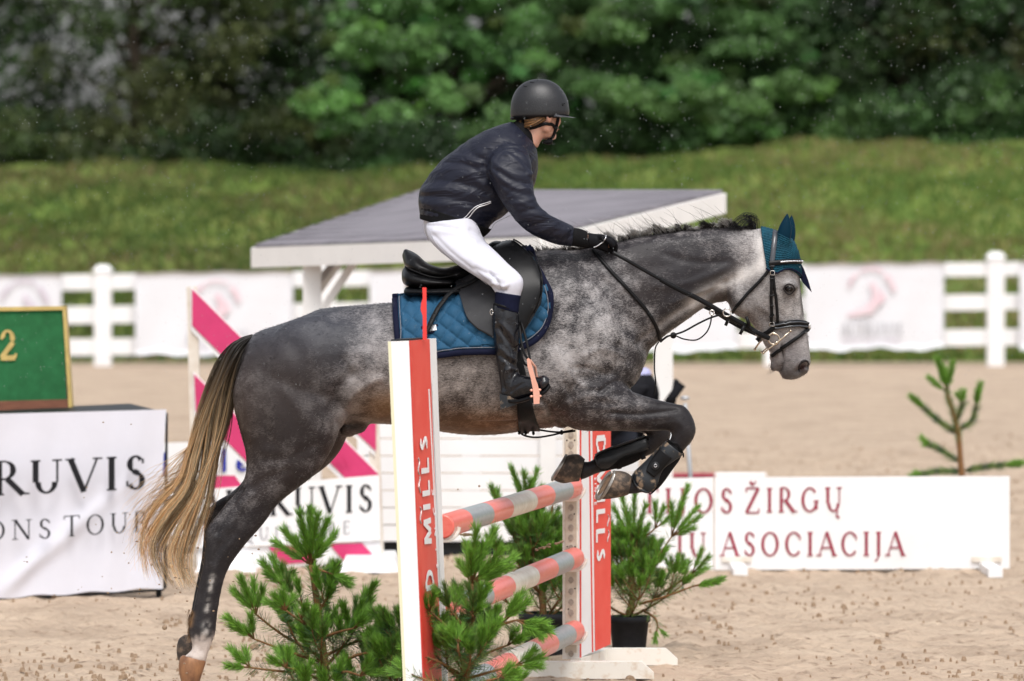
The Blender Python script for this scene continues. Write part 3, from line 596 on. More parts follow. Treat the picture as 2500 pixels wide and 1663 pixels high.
# ------------------------------------------------------------------ left: draped table and green number box
YT = 31.7
t = thing('trestle_table', tuple(P(150, 1462, YT + .35)), 'black topped table hidden under the white lettered cloth', 'table')
a, b = P(-260, 1022, YT), P(402, 1006, YT); mb = MB(); dz = Vector((0, 0, -.03)); mb.hexa([a + dz, b + dz, b + dz + Vector((-.25, .85, .02)), a + dz + Vector((0, .85, 0))], [a, b, b + Vector((-.25, .85, .02)), a + Vector((0, .85, 0))]); mb.build('table_top', M_dark, t)
for x, y in ((-240, 0), (392, 0), (-240, .75), (330, .75)):
    x_ = X_(x, YT); mb = MB(); mb.box((x_ - .03, YT + .03 + y, 0), (x_ + .0, YT + .06 + y, a.z - .04)); mb.build('leg', M_dark, t)
M_cloth = new_mat('white_cloth', (.66, .66, .73), .8, noise=.06, nscale=3, bump=.25, bscale=3, sheen=.2, bdist=.03)
bt = thing('table_cloth', tuple(P(150, 1462, YT - .03)), 'white printed cloth hanging down the front of the table at the left edge', 'cloth')
nx_, ny = 90, 60; V = []; top = lambda x: 1018 - (x + 300) * 18 / 700; bot = lambda x: 1478 - (x + 300) * (1478 - 1436) / 700
def cd_(x, v):                                            # cloth relief: fold running up from lower left to the text
    u = (x + 20) / 420; f = .05 * math.exp(-((v - (1.0 - .75 * u)) / .06) ** 2) * (1 if 0 < u < .8 else 0) * min(1, max(0, u) * 5) * (1 - u)
    return -.03 - f + .012 * math.sin(x * .012 + 2 * v) - .03 * v * v + .008 * math.sin(x * .05 + v * 5)
for side in (0, 1):
    for j in range(ny):
        for i in range(nx_):
            x = -300 + 706 * i / (nx_ - 1); v = j / (ny - 1); xs_ = x - (6 * math.sin(v * 3.1) + 8 * v) * max(0, (x - 300) / 100); y = top(x) + (bot(x) + 2.5 * math.sin(x * .05) - top(x)) * v
            V.append(tuple(P(xs_, y, YT + cd_(x, v) + .004 * side)))
q_ = nx_ * ny; Fc = [(j * nx_ + i, j * nx_ + i + 1, (j + 1) * nx_ + i + 1, (j + 1) * nx_ + i) for j in range(ny - 1) for i in range(nx_ - 1)]; Fc += [tuple(k + q_ for k in f)[::-1] for f in Fc]
mk('cloth_sheet', V, Fc, M_cloth, bt, smooth=True)
mb = MB(); mb.slab([P(404, 1006, YT - .026), P(409, 1010, YT - .026), P(406, 1436, YT - .056), P(399, 1440, YT - .056)], (0, .05, 0)); mb.slab([P(-300, 1480, YT - .03), P(400, 1438, YT - .03), P(400, 1443, YT - .03), P(-300, 1487, YT - .03)], (0, .03, 0)); mb.build('hem', M_dark, bt)
yo = YT - .115
def tfit(s_, x0, y0, x1, y1, hpx, mat, par, Y, tw=.16, tn=.06, sp_=.16, serif=True):
    o0, o1 = P(x0, y0, Y), P(x1, y1, Y); return letters(s_, o0, o1 - o0, Vector((0, 0, hpx * Y / F)), tw, tn, serif, sp_).build('lettering', mat, par)
tfit('RUVIS', -14, 1211, 359, 1194, 83, M_ink, bt, yo)
tfit('ONS', -36, 1321, 126, 1315, 49, M_ink, bt, yo, .12, .055, .3); tfit('TOUR', 156, 1311, 368, 1297, 50, M_ink, bt, yo, .12, .055, .28)
t = thing('number_box', tuple(P(60, 1018, 32.4)), 'green velvet box with gold edging and a gold figure 2, on the table', 'podium box')
yb = 32.35; mb = MB(); mb.slab([P(-200, 762, yb), P(156, 755, yb), P(162, 978, yb), P(-200, 984, yb)], (0, .12, 0)); mb.build('velvet_front', M_velvet, t)
mb = MB(); mb.slab([P(-200, 985, yb - .005), P(167, 975, yb - .005), P(169, 1009, yb - .005), P(-200, 1018, yb - .005)], (0, .13, 0)); mb.build('base_board', M_wood, t)
mb = MB(); mb.slab([P(-200, 753, yb - .012), P(159, 748, yb - .012), P(157, 757, yb - .012), P(-200, 763, yb - .012)], (0, .14, 0)); mb.slab([P(153, 757.5, yb - .012), P(160, 748, yb - .012), P(177, 1008, yb - .012), P(168, 1008, yb - .012)], (0, .14, 0)); mb.build('gold_edging', M_gold, t)
tfit('2', -2, 878, 43, 877, 72, M_gold, t, yb - .006, .17, .08, .1)
# ------------------------------------------------------------------ right: long lettered board
YB = 34.1
t = thing('lettered_board', tuple(P(1980, 1395, YB)), 'long low white board with two lines of dark red letters on the sand at right', 'board')
for k, pts in enumerate(([(1500, 1172), (1742, 1166), (1742, 1392), (1500, 1394)], [(1745, 1166), (2465, 1163), (2465, 1388), (1745, 1392)])):
    mb = MB(); mb.slab([P(x, y, YB) for x, y in pts], (0, .035, 0)); mb.build('panel', M_white, t)
tfit('TIJOS', 1566, 1253, 1790, 1253, 61, M_maroon, t, YB - .003, .14, .06, .3)
tfit('ŽIRGŲ', 1819, 1252, 2056, 1249, 60, M_maroon, t, YB - .003, .14, .06, .28)
tfit('JŲ'.replace('Ų', 'U'), 1650, 1360, 1724, 1360, 60, M_maroon, t, YB - .003, .14, .06, .3)
tfit('ASOCIACIJA', 1761, 1358, 2208, 1357, 59, M_maroon, t, YB - .003, .14, .06, .22)
for px in (1801, 2415):
    c = P(px, 1410, YB - .2); mb = MB(); mb.box((c.x - .042, YB - .65, 0), (c.x + .042, YB + .3, .05)); mb.build('foot', M_white, t)
    mb = MB(); mb.box((c.x - .09, YB - .012, .052), (c.x + .09, YB - .002, .085)); mb.build('bracket', M_whiteold, t)
# cavaletti rail end behind it
t = thing('ground_rail', (X_(1740, 46), 46, 0), 'dark red and white rail lying on the sand behind the long lettered board', 'rail')
mb = MB(); mb.tube([(X_(1640, 46), 46, .03), (X_(1745, 46), 46, .03)], .022, 12); mb.build('red_half', M_maroon, t); mb = MB(); mb.tube([(X_(1747, 46), 46, .03), (X_(1870, 46), 46, .03)], .022, 12); mb.build('white_half', M_white, t)
# ------------------------------------------------------------------ the jump: two standards, three poles
DN, DF = 23.0, 26.35
M_hole = new_mat('track_hole', (.42, .36, .30), .7, noise=.4, nscale=60)
M_holeplate = new_mat('track_plate', (.62, .56, .47), .5, noise=.25, nscale=30, mix=(.48, .40, .31))
M_silver = new_mat('silver_print', (.50, .47, .47), .3, metal=.3)
M_cream = new_mat('cream_plastic', (.80, .77, .71), .45, noise=1, nscale=16, nr=(.52, .72), mix=(.62, .50, .38), bump=.2, bscale=60, bdist=.002)
def wing(name, label, top, bot, Ys, segs):
    """upright leaning panel: columns of px at the top and bottom of the picture, each with its own distance"""
def lineto(pt, pb, Y, ztop=None):
    a, b = P(*pt, Y), P(*pb, Y); d = (b - a); k = (a.z - .0) / (a.z - b.z); foot = a + d * k; foot.z = 0.0
    if ztop is not None: a = a + d * ((a.z - ztop) / (a.z - b.z))
    return a, foot
# near wing: end cap (white) and printed face (red / white)
yc, yr = 22.2, 22.62
cA, fA = lineto((947, 834), (984, 1663), yc); cB, fB = lineto((998, 832), (1031, 1663), yc); cC, fC = lineto((1065, 826), (1094, 1663), yr)
cD, fD = cA + (cC - cB), fA + (fC - fB)
t = thing('jump_standard', tuple((fA + fB + fC + fD) / 4), 'near jump standard, white end with a red lettered face and a red flag on top', 'jump standard', 'the two standards of the red and white jump')
M_stand = new_mat('scuffed_white_panel', (.82, .82, .83), .42, noise=1, nscale=14, mix=(.66, .60, .53), nr=(.62, .8), stretch=(1, 1, .5), bump=.15, bscale=50, bdist=.002)
mb = MB(); mb.hexa([fA, fB, fC, fD], [cA, cB, cC, cD]); mb.build('panel', M_stand, t)
mb = MB(); e = Vector((0, -.003, 0)); k = .14; mb.slab([cA + e, cA.lerp(cB, k) + e, fA.lerp(fB, k) + e, fA + e], (0, -.002, 0)); mb.build('edge_strip', new_mat('cream_edge', (.72, .70, .50), .5), t)
n_ = (cC - cB).cross(Vector((0, 0, -1))).normalized()      # outward normal of the printed face
if n_.y > 0: n_ = -n_
n_ = Vector((abs(n_.x), -abs(n_.y), 0)).normalized(); up = Vector((0, 0, 1))
def face(u0, u1, v0, v1, lift, u2=None, u3=None):
    """quad on the printed face; u across, v from foot (0) to top (1)"""
    L = lambda u, v: fB.lerp(fC, u).lerp(cB.lerp(cC, u), v) + n_ * lift
    return [L(u0, v1), L(u1, v1), L(u1 if u3 is None else u3, v0), L(u0 if u2 is None else u2, v0)]
mb = MB(); mb.slab(face(0, .72, 0, 1, .002), n_ * .002); mb.build('red_field', M_redface, t)
mb = MB(); mb.slab(face(0, .09, 0, 1, .0045), n_ * .001); mb.build('red_edge', M_red, t)
mb = MB(); mb.slab(face(.60, .64, .25, .88, .0045, .74, .78), n_ * .001); mb.slab(face(.74, .77, .0, .9, .0052, .84, .87), n_ * .001); mb.build('white_stripe', M_white, t)
def upz(u, v, lift=.0): return fB.lerp(fC, u).lerp(cB.lerp(cC, u), v) + n_ * lift
zt = cB.z; vz = lambda py: (P(1010, py, yc).z) / zt
o0 = upz(.50, vz(1450), .005); x_ = upz(.46, vz(1066), .005) - o0; yv = (upz(0, .5) - upz(.22, .5)); yv.z = 0
letters('D MILLS', o0, x_, yv * 1.2, .2, .2, False, .2).build('lettering', M_white, t)
o0 = upz(.72, vz(1400), .005); x_ = upz(.64, vz(1200), .005) - o0; letters('S I N C E', o0, x_, yv * .35, .16, .12, False, .3).build('small_lettering', M_white, t)
mb = MB()
for py, k in ((1120, 0), (1165, 1), (1240, 0)):
    mb.tube([upz(.13 + .03 * math.sin(a * 1.3 + k), vz(py + 8 * a), .006) for a in range(6)], .003, 6)
mb.build('silver_scroll', M_silver, t)
mb = MB(); mb.slab([cA.lerp(cB, .15) + up * .001, cB + up * .001, cC + up * .001 - (cC - cB) * .3, cD + up * .001 - (cC - cB) * .3], up * .006); mb.build('top_cap', M_dark, t)
yfl = 22.38; mb = MB(); pl = [(1030, 703), (1040, 703), (1041, 828), (1031, 828), (1031, 775), (1027, 752), (1031, 730)]
mb.slab([P(x, y, yfl) for x, y in [(1031, 702), (1041, 702), (1042, 830), (1032, 830), (1032, 772), (1027, 756), (1028, 742), (1032, 728)]], (.0, .006, 0)); mb.build('flag', new_mat('red_flag_plastic', (.75, .05, .045), .4), t)
for dy in (-.1, .35):
    mb = MB(); c = fB; mb.box((c.x - .55, c.y + dy, 0), (c.x + .35, c.y + dy + .06, .09)); mb.build('base_beam', M_cream, t)
# far standard
def cup(par, c, r, ax):
    mb = MB(); pts = [c + Vector((math.cos(a) * r * ax[0], math.cos(a) * r * ax[1], math.sin(a) * r)) for a in np.linspace(-math.pi * .95, -.05, 10)]
    for dx in (0, .03): mb.tube([p + Vector((-.02, 0, 0)) * (dx > 0) for p in pts], .008, 6)
    mb.build('cup', M_cream, par)
fx = X_(1396, DF); t = thing('jump_standard', (fx, DF, 0), 'far jump standard, cream holed track beside a red and white lettered wing', 'jump standard', 'the two standards of the red and white jump')
x0, x1 = X_(1374, DF), X_(1412, DF); mb = MB(); mb.box((x0, DF + .03, .07), (x1, DF + .1, 1.72)); mb.build('upright', M_cream, t)
mb = MB(); mb.box((X_(1380, DF), DF + .018, .1), (X_(1408, DF), DF + .0295, 1.7)); mb.build('track', M_holeplate, t)
for py in list(range(1063, 1112, 24)) + [1241, 1265, 1290, 1315, 1340] + [1418, 1446, 1472, 1498] + [1598]:
    c = P(1394, py, DF + .016); mb = MB(); n = 12; A = []
    for i in range(n):
        a = 2 * math.pi * i / n; r = .0135 if math.sin(a) > -.3 else .0095; A.append(c + Vector((math.cos(a) * r * .95, 0, math.sin(a) * r * 1.4)))
    mb.slab(A[::-1], (0, -.002, 0)); mb.build('hole', M_hole, t)
for px, py in ((1384, 1075), (1403, 1075), (1383, 1208), (1402, 1255), (1385, 1335), (1404, 1335), (1404, 1437), (1388, 1487), (1405, 1553)):
    mb = MB(); mb.ball(P(px, py, DF + .017), .0035, 8, 6); mb.build('bolt', M_dark, t)
wy0, wy1 = DF + .04, DF + .42
a0, f0 = lineto((1415, 900), (1419, 1600), wy0); a1, f1 = lineto((1490, 905), (1490, 1600), wy1)
zb = P(1420, 1606, wy0).z; zb2 = P(1490, 1573, wy1).z; nn = (a1 - a0).cross(Vector((0, 0, 1))).normalized(); nn = nn if nn.y < 0 else -nn
dw = (a1 - a0); dw.z = 0; W = lambda u, z: Vector((a0.x + dw.x * u, a0.y + dw.y * u, z)); zt2 = 1.74
zl = lambda u: zb + (zb2 - zb) * u
def wq(u0, u1, lift, z1=None, u2=None, u3=None):
    u2 = u0 if u2 is None else u2; u3 = u1 if u3 is None else u3; zz = z1 or zt2
    return [W(u0, zz) + nn * lift, W(u1, zz) + nn * lift, W(u3, zl(u3)) + nn * lift, W(u2, zl(u2)) + nn * lift]
mb = MB(); mb.slab(wq(0, 1, 0), nn * -.035); mb.build('wing_panel', M_white, t)
mb = MB(); mb.slab(wq(.36, 1, .001, None, .50, 1), nn * .002); mb.build('red_field', M_redface, t)
mb = MB(); mb.slab(wq(0, .035, .001), nn * .003); mb.slab(wq(.22, .26, .001, None, .40, .43), nn * .002); mb.build('red_line', M_red, t)
zz = lambda py: P(1460, py, DF + .2).z
for a_, b_, s_ in ((1062, 1125, 'D'), (1140, 1375, 'MILLS')):
    o0 = W(.52, zz(a_)) + nn * .004; x_ = Vector((0, 0, zz(b_) - zz(a_))); letters(s_, o0, x_, dw * .26, .2, .2, False, .2).build('lettering', M_white, t)
o0 = W(.44, zz(1165)) + nn * .004; letters('SINCE', o0, Vector((0, 0, zz(1235) - zz(1165))), dw * .06, .16, .12, False, .4).build('small_lettering', M_white, t)
mb = MB()
for py in (1262, 1300): mb.tube([W(.90 + .03 * math.sin(a * 1.3), zz(py + 7 * a)) + nn * .005 for a in range(5)], .003, 6)
mb.build('silver_scroll', M_silver, t)
for (pa, pb, Yb, Xa) in ((1250, 1597, 26.1, 0), (1425, 1655, 26.9, 0)):
    x0, x1 = X_(pa, Yb), X_(pb, Yb); h = .078; mb = MB()
    mb.slab([(x0, Yb, 0), (x1, Yb, 0), (x1, Yb, h * .35), (x1 - .055, Yb, h), (x0, Yb, h)], (0, .07, 0)); mb.build('base_beam', M_cream, t)
mb = MB(); mb.bar((fx + .02, DF + .0, .045), (fx + .16, DF + .62, .045), .05, .06); mb.build('base_rail', M_cream, t)
# poles
def pole(p0, p1, r, cuts, label):
    """cuts: list of (fraction, material) start marks, p0 near end to p1 far end"""
    p0, p1 = Vector(p0), Vector(p1); t = thing('jump_pole', tuple((p0 + p1) / 2), label, 'pole', 'the three poles of the jump')
    for i, (u, mt, nm) in enumerate(cuts):
        v = cuts[i + 1][0] if i + 1 < len(cuts) else 1; a = p0.lerp(p1, u); b = p0.lerp(p1, v); mb = MB()
        if i == len(cuts) - 1: d = (p1 - p0).normalized(); mb.tube([a, b - d * .006], r, 32, (0, 0)); mb.tube([b - d * .006, b], [r, r * .88], 32, (0, 1))
        elif i == 0: d = (p1 - p0).normalized(); mb.tube([a + d * .006, b], r, 32, (0, 0)); mb.tube([a, a + d * .006], [r * .88, r], 32, (1, 0))
        else: mb.tube([a, b], r, 32, (0, 0))
        mb.build(nm, mt, t, smooth=False)
        for o_ in t.children:
            for p in o_.data.polygons: p.use_smooth = len(p.vertices) == 4
    return t
M_prd = new_mat('pole_red_tape', (.74, .13, .10), .28, noise=.3, nscale=40, stretch=(.6, .6, 1.6), mix=(.78, .19, .15), bump=.3, bscale=60, bdist=.002)
M_pgr = new_mat('pole_grey_tape', (.22, .25, .26), .3, noise=.35, nscale=40, stretch=(.6, .6, 1.6), mix=(.30, .33, .34), bump=.3, bscale=60, bdist=.002)
M_pcr = new_mat('pole_cream', (.82, .79, .70), .35, noise=.2, nscale=18, mix=(.62, .55, .45), bump=.2, bscale=40, bdist=.002)
def unfrac(px, x0, Y0, x1, Y1):                          # fraction along the pole that is seen at px
    X0, X1 = X_(x0, Y0), X_(x1, Y1); m = (px - CX) / F; return (m * Y0 - X0) / ((X1 - X0) - m * (Y1 - Y0))
for ln, (xn, yn, xf, yf, marks, lb) in enumerate(((1080, 1286, 1398, 1190, [1127, 1180, 1228, 1287, 1331, 1376], 'top striped pole of the jump, red grey and cream'),
                                     (1080, 1496, 1402, 1362, [1122, 1180, 1233, 1292, 1339, 1377], 'middle striped pole of the jump, dirty on top'),
                                     (1080, 1700, 1403, 1540, [1125, 1185, 1240, 1297, 1340, 1383], 'lowest striped pole of the jump, between the pine and the base'))):
    a, b = P(xn, yn, DN), P(xf, yf, DF - .0); fr = [0] + [unfrac(m, xn, DN, xf, DF) for m in marks]
    mats = [(M_prd, 'red_band'), (M_pgr, 'grey_band'), (M_prd, 'red_band'), (M_pcr, 'cream_band'), (M_prd, 'red_band'), (M_pgr, 'grey_band'), (M_prd, 'red_band')]
    b = b + (b - a).normalized() * 0; pole(a, b, .0485, [(f, m_, n_2) for f, (m_, n_2) in zip(fr, mats)], lb)
    std = next(o for o in bpy.data.objects if o.name == 'jump_standard.001'); cup(std, P(xf - 1, yf, DF) + Vector((0, -.02, 0)), .058, (1, 0))
    std = bpy.data.objects['jump_standard']; cup(std, a + Vector((.01, .02, 0)), .058, (1, .2))
# mud flecks caught on the poles
mb = MB(); 
for (x0, y0, x1, y1, Y) in ((1110, 1304, 1155, 1306, 24), (1190, 1385, 1260, 1392, 24.6), (1300, 1345, 1375, 1322, 25.6)):
    for k in range(26):
        u = random.random(); p = P(x0 + (x1 - x0) * u, y0 + (y1 - y0) * u + random.gauss(0, 1.6), Y - .03); r = random.uniform(.002, .006); mb.ball(p, (r * 1.5, r, r * .8), 6, 4)
o = mb.build('mud_splashes', M_clod); tag(o, 'specks of wet sand caught along the striped poles', 'mud', kind='stuff')
# ------------------------------------------------------------------ pines
NT = [(.11, .23, .05), (.15, .28, .06), (.08, .18, .045), (.20, .24, .07)]; NB = [(.16, .34, .04), (.21, .41, .055), (.13, .28, .04)]; ND = [(.03, .085, .035), (.04, .11, .045)]
def pine(name, label, tip, foot, Y, spread, nw, sd, pot=None, arms=5, side=.85, br=(), lead=None, tline=None, bsp=1.0, bdn=560, wscale=1.0, nd=1.0, shade=0, group='young pines set round the jump', extra=(), lowest=.12, nl=.055, dY=.55):
    r = np.random.default_rng(sd); A = P(*foot, Y); B = P(*tip, Y); t = thing(name, (A.x, A.y, max(0, A.z) if pot is None else 0), label, 'pine', group)
    stem = MB(); NV = []; NC = []; tot = 0
    Hh = (B - A).length; tr = [A.lerp(B, k) + Vector((.012 * math.sin(k * 7 + sd), .01 * math.cos(k * 5), 0)) for k in np.linspace(0, 1, 9)]
    if tline: tr = [P(x, y, Y) for x, y in cr(tline, 4)][::-1]; tr = [tr[int(i * (len(tr) - 1) / 8)] for i in range(9)]; A, B = tr[0], tr[-1]
    def needles(p0, p1, ln, dens, lift, pal, wv=.0014, droop=0):
        d = (p1 - p0); L = d.length; m = int(L * dens * nd); 
        if m < 2: return
        d = np.array(d / L); u = r.random(m); 
        a = r.random(m) * 2 * np.pi; x = np.cross(d, [.3, .5, .8]); x /= np.linalg.norm(x); y = np.cross(d, x)
        rad = np.cos(a)[:, None] * x + np.sin(a)[:, None] * y; an = np.clip(r.normal(lift, .16, m), .08, 1.4)
        dirv = d[None] * np.cos(an)[:, None] + rad * np.sin(an)[:, None]; dirv[:, 2] -= droop
        b = np.array(p0)[None] + d[None] * (u * L)[:, None]; ll = ln * r.uniform(.65, 1.15, m)[:, None]
        e = b + dirv * ll; s_ = np.cross(dirv, r.normal(size=(m, 3))); s_ /= np.linalg.norm(s_, axis=1)[:, None] + 1e-9; s_ *= wv / 2
        mid = b + dirv * ll * .6 + np.array([0, 0, -.003])
        q = np.stack([b - s_, b + s_, mid + s_, e, mid - s_], 1); NV.append(q.reshape(-1, 3))
        c = np.array([pal[i] for i in r.integers(0, len(pal), m)]) * r.uniform(.65, 1.3, m)[:, None]; NC.append(np.repeat(c, 5, 0))
    def shoot(p, d, L, rad_, lvl):
        d = Vector(d).normalized(); n = 6; pts = [Vector(p)]; dd = d.copy()
        for i in range(n): dd = (dd + Vector((0, 0, .10)) + Vector(r.normal(size=3) * .05)).normalized(); pts.append(pts[-1] + dd * L / n)
        stem.tube(pts, [rad_ * (1 - .6 * i / n) for i in range(n + 1)], 5)
        for i in range(n): 
            needles(pts[i], pts[i + 1], nl, 700 if lvl else 420, .95 if lvl else 1.05, NT if r.random() > .25 else ND)
        if lvl < 2:
            for f in ((.45, .7) if lvl == 0 else (.55,)):
                for sg in (-1, 1):
                    if r.random() < side:
                        q = pts[int(f * n)]; sdv = dd.cross(Vector((0, 0, 1))).normalized() * sg; shoot(q, dd * .75 + sdv * .75 + Vector((0, 0, .2)), L * r.uniform(.38, .55), rad_ * .55, lvl + 1)
        # end candles
        k = 4 if lvl < 2 else 2
        for i in range(k):
            a = i * 2.2 + r.random(); cdv = (dd + Vector((math.cos(a) * .5, math.sin(a) * .5, .45 + r.random() * .4))).normalized() if i else dd
            ln = r.uniform(.05, .095) * wscale; q = pts[-1] + cdv * ln; stem.tube([pts[-1], q], [rad_ * .45, .0015], 4); needles(pts[-1], q, nl * .75, 2100, .38, NB if r.random() > .3 else NT, .0018)
    stem.tube(tr, [.017 * wscale * (1 - .75 * k / 8) + .003 for k in range(9)], 8)
    for k in range(4, 8): needles(tr[k], tr[k + 1], nl, 500 if bdn < 1000 else 2200, bsp, NT)
    for w_ in range(nw):
        f = lowest + (1 - lowest) * (w_ / nw) ** .9; p = A.lerp(B, f); m = arms; L = spread * (1.08 - f) ** .8 * Hh * r.uniform(.85, 1.1)
        for k in range(m):
            a = k * 2 * math.pi / m + w_ * .7 + r.normal(0, .15); el = .35 + .55 * f + r.normal(0, .1)
            shoot(p, (math.cos(a) * math.cos(el), math.sin(a) * math.cos(el), math.sin(el)), L, .0075 * wscale, 0 if L > .16 else 1)
    def candle(q0, q1, ln=nl * .85, dens=3600, pal=None):
        q0, q1 = Vector(q0), Vector(q1); stem.tube([q0, q1], [.0042, .0018], 5); needles(q0.lerp(q1, .2), q1, ln, dens, .45, pal or NB, .0015)
    for (pts, tips) in br:
        w3 = [P(x, y, Y + d_) for x, y, d_ in pts]; c3 = [Vector(v) for v in cr([tuple(v) for v in w3], 4)]; stem.tube(c3, [.0075 - .0045 * i / len(c3) for i in range(len(c3))], 6)
        for i in range(len(c3) - 1): needles(c3[i], c3[i + 1], nl, bdn, bsp, NT if i % 3 else ND)
        for (x, y) in tips: candle(c3[-1], P(x, y, Y + pts[-1][2] + r.uniform(-.06, .06)))
    if lead:
        for (x, y) in lead: candle(B, P(x, y, Y + r.uniform(-.07, .07)))
    for i in range(0 if lead else 6):                                                # leader candles
        a = i * 2 * math.pi / 6; cdv = Vector((math.cos(a) * .42, math.sin(a) * .42, 1)).normalized() if i else Vector((0, 0, 1)); ln = (.15 if i == 0 else r.uniform(.10, .14)) * wscale
        q = B + cdv * ln; stem.tube([B, q], [.005, .002], 5); needles(B.lerp(q, .3), q, nl * .7, 2400, .32, NB, .0022)
    for (pts, ln) in extra:
        w3 = [P(x, y, Y + dd_) for x, y, dd_ in pts]; stem.tube(w3, [.008 - .005 * i / len(w3) for i in range(len(w3))], 6)
        for i in range(len(w3) - 1): needles(w3[i], w3[i + 1], nl, 700, .95, NT)
        needles(w3[-2].lerp(w3[-1], .3), w3[-1], nl * .75, 2400, .4, NB)
    stem.build('trunk', M_twig, t, smooth=True); NV = np.concatenate(NV); Fc = np.arange(len(NV)).reshape(-1, 5); mk('crown', NV, Fc, M_needle, t, cols={'tint': np.concatenate(NC)})
    if pot:
        r0, r1, h = pot; c = (A.x, A.y); mb = MB(); prof = [(r1 * .95, 0), (r0 * .97, h * .82), (r0 * 1.05, h * .83), (r0 * 1.07, h), (r0 * .97, h), (r0 * .93, h * .86), (.01, h * .85)]; n = 28
        V = [(c[0] + q * math.cos(2 * math.pi * k / n), c[1] + q * math.sin(2 * math.pi * k / n), z) for q, z in prof for k in range(n)]
        mb.add(V, [(j * n + k, j * n + (k + 1) % n, (j + 1) * n + (k + 1) % n, (j + 1) * n + k) for j in range(len(prof) - 1) for k in range(n)]); mb.build('pot', M_pot, t, smooth=True)
    return t

pine('potted_pine', 'big young pine in front at the lower left, under the horse\'s belly', (758, 1379), (800, 1790), 22.9, .50, 3, 3, None, 3, .7, wscale=1.1, nd=1.05, lowest=.0, nl=.06,
  tline=[(758, 1379), (770, 1450), (785, 1555), (795, 1660), (800, 1790)], lead=[(733, 1256), (758, 1250), (774, 1262), (697, 1296), (676, 1326), (797, 1272), (814, 1306), (745, 1300), (782, 1330), (725, 1318)],
  br=[([(762, 1384, 0), (782, 1392, -.04), (800, 1398, -.05)], [(848, 1424), (844, 1412)]), ([(787, 1557, 0), (745, 1525, -.1), (697, 1490, -.15)], [(690, 1448), (672, 1455), (712, 1462), (655, 1470)]), ([(787, 1557, 0), (740, 1520, .1), (700, 1460, .12), (690, 1430, .12)], [(668, 1362), (645, 1376), (709, 1402), (690, 1385), (655, 1400)]),
      ([(787, 1557, 0), (830, 1542, -.06), (865, 1534, -.1)], [(893, 1492), (905, 1505), (885, 1510)]), ([(790, 1560, 0), (850, 1525, .08), (880, 1490, .1)], [(912, 1428), (893, 1445), (905, 1465)]), ([(772, 1470, 0), (790, 1480, 0), (798, 1470, 0)], [(814, 1424), (806, 1432)]),
      ([(795, 1620, 0), (700, 1590, -.15), (620, 1560, -.2)], [(560, 1510), (575, 1530), (612, 1505), (600, 1535)]), ([(795, 1610, 0), (690, 1550, .1), (625, 1500, .1)], [(590, 1415), (575, 1445), (620, 1420), (605, 1450), (640, 1440)]), ([(798, 1640, 0), (700, 1640, -.2), (610, 1630, -.25)], [(566, 1585), (580, 1600), (560, 1625), (600, 1590)]),
      ([(798, 1640, 0), (870, 1600, -.1), (930, 1590, -.12), (975, 1570, -.12)], [(1000, 1530), (985, 1525), (1010, 1550)]), ([(796, 1600, 0), (860, 1570, .1), (900, 1560, .1)], [(935, 1520), (920, 1530), (950, 1545)]), ([(790, 1580, 0), (760, 1540, -.1), (735, 1510, -.15)], [(720, 1480), (745, 1478), (760, 1490)]), ([(798, 1660, 0), (840, 1640, -.2), (880, 1650, -.25)], [(915, 1620), (925, 1640), (900, 1610)]), ([(798, 1670, 0), (740, 1640, -.25), (700, 1630, -.3)], [(680, 1590), (665, 1610), (705, 1590)])])
pine('potted_pine', 'young pine in front of the near standard, crossing the poles', (1151, 1425), (1128, 1800), 22.4, .48, 3, 4, None, 3, .7, wscale=1.05, nd=1.05, lowest=.0, nl=.06,
  tline=[(1151, 1425), (1153, 1500), (1142, 1590), (1128, 1680), (1122, 1800)], lead=[(1163, 1294), (1205, 1297), (1140, 1330), (1180, 1330), (1223, 1342), (1249, 1362), (1240, 1385), (1150, 1350), (1215, 1375), (1125, 1375)],
  br=[([(1130, 1580, 0), (1106, 1545, -.06), (1049, 1492, -.1)], [(1025, 1438), (1010, 1450), (1060, 1450), (1035, 1470)]), ([(1140, 1560, 0), (1115, 1510, 0), (1110, 1486, 0)], [(1125, 1440), (1105, 1445), (1130, 1462)]), ([(1140, 1570, 0), (1165, 1552, -.08), (1229, 1518, -.12)], [(1274, 1450), (1262, 1465), (1285, 1470), (1250, 1480)]),
      ([(1200, 1535, -.1), (1240, 1520, -.12), (1262, 1514, -.14)], [(1337, 1538), (1325, 1520), (1318, 1550)]), ([(1150, 1520, 0), (1155, 1505, -.05), (1152, 1500, -.05)], [(1160, 1470), (1140, 1480), (1172, 1482)]), ([(1130, 1660, 0), (1200, 1640, -.1), (1261, 1624, -.12)], [(1300, 1590), (1318, 1604), (1312, 1625)]), ([(1130, 1650, 0), (1080, 1620, -.1), (1030, 1600, -.12)], [(1000, 1560), (985, 1580), (1020, 1555)]),
      ([(1135, 1640, 0), (1180, 1600, .1), (1240, 1575, .1)], [(1285, 1545), (1270, 1560), (1255, 1540)]), ([(1128, 1690, 0), (1070, 1670, -.2), (1010, 1650, -.2)], [(975, 1620), (960, 1640), (990, 1610)]), ([(1135, 1600, 0), (1090, 1580, .1), (1060, 1545, .1)], [(1040, 1505), (1060, 1510), (1080, 1520)]), ([(1130, 1680, 0), (1180, 1665, -.25), (1220, 1655, -.28)], [(1260, 1640), (1250, 1655), (1240, 1630)]), ([(1132, 1630, 0), (1120, 1590, -.2), (1118, 1570, -.2)], [(1100, 1540), (1125, 1535), (1140, 1550)])])
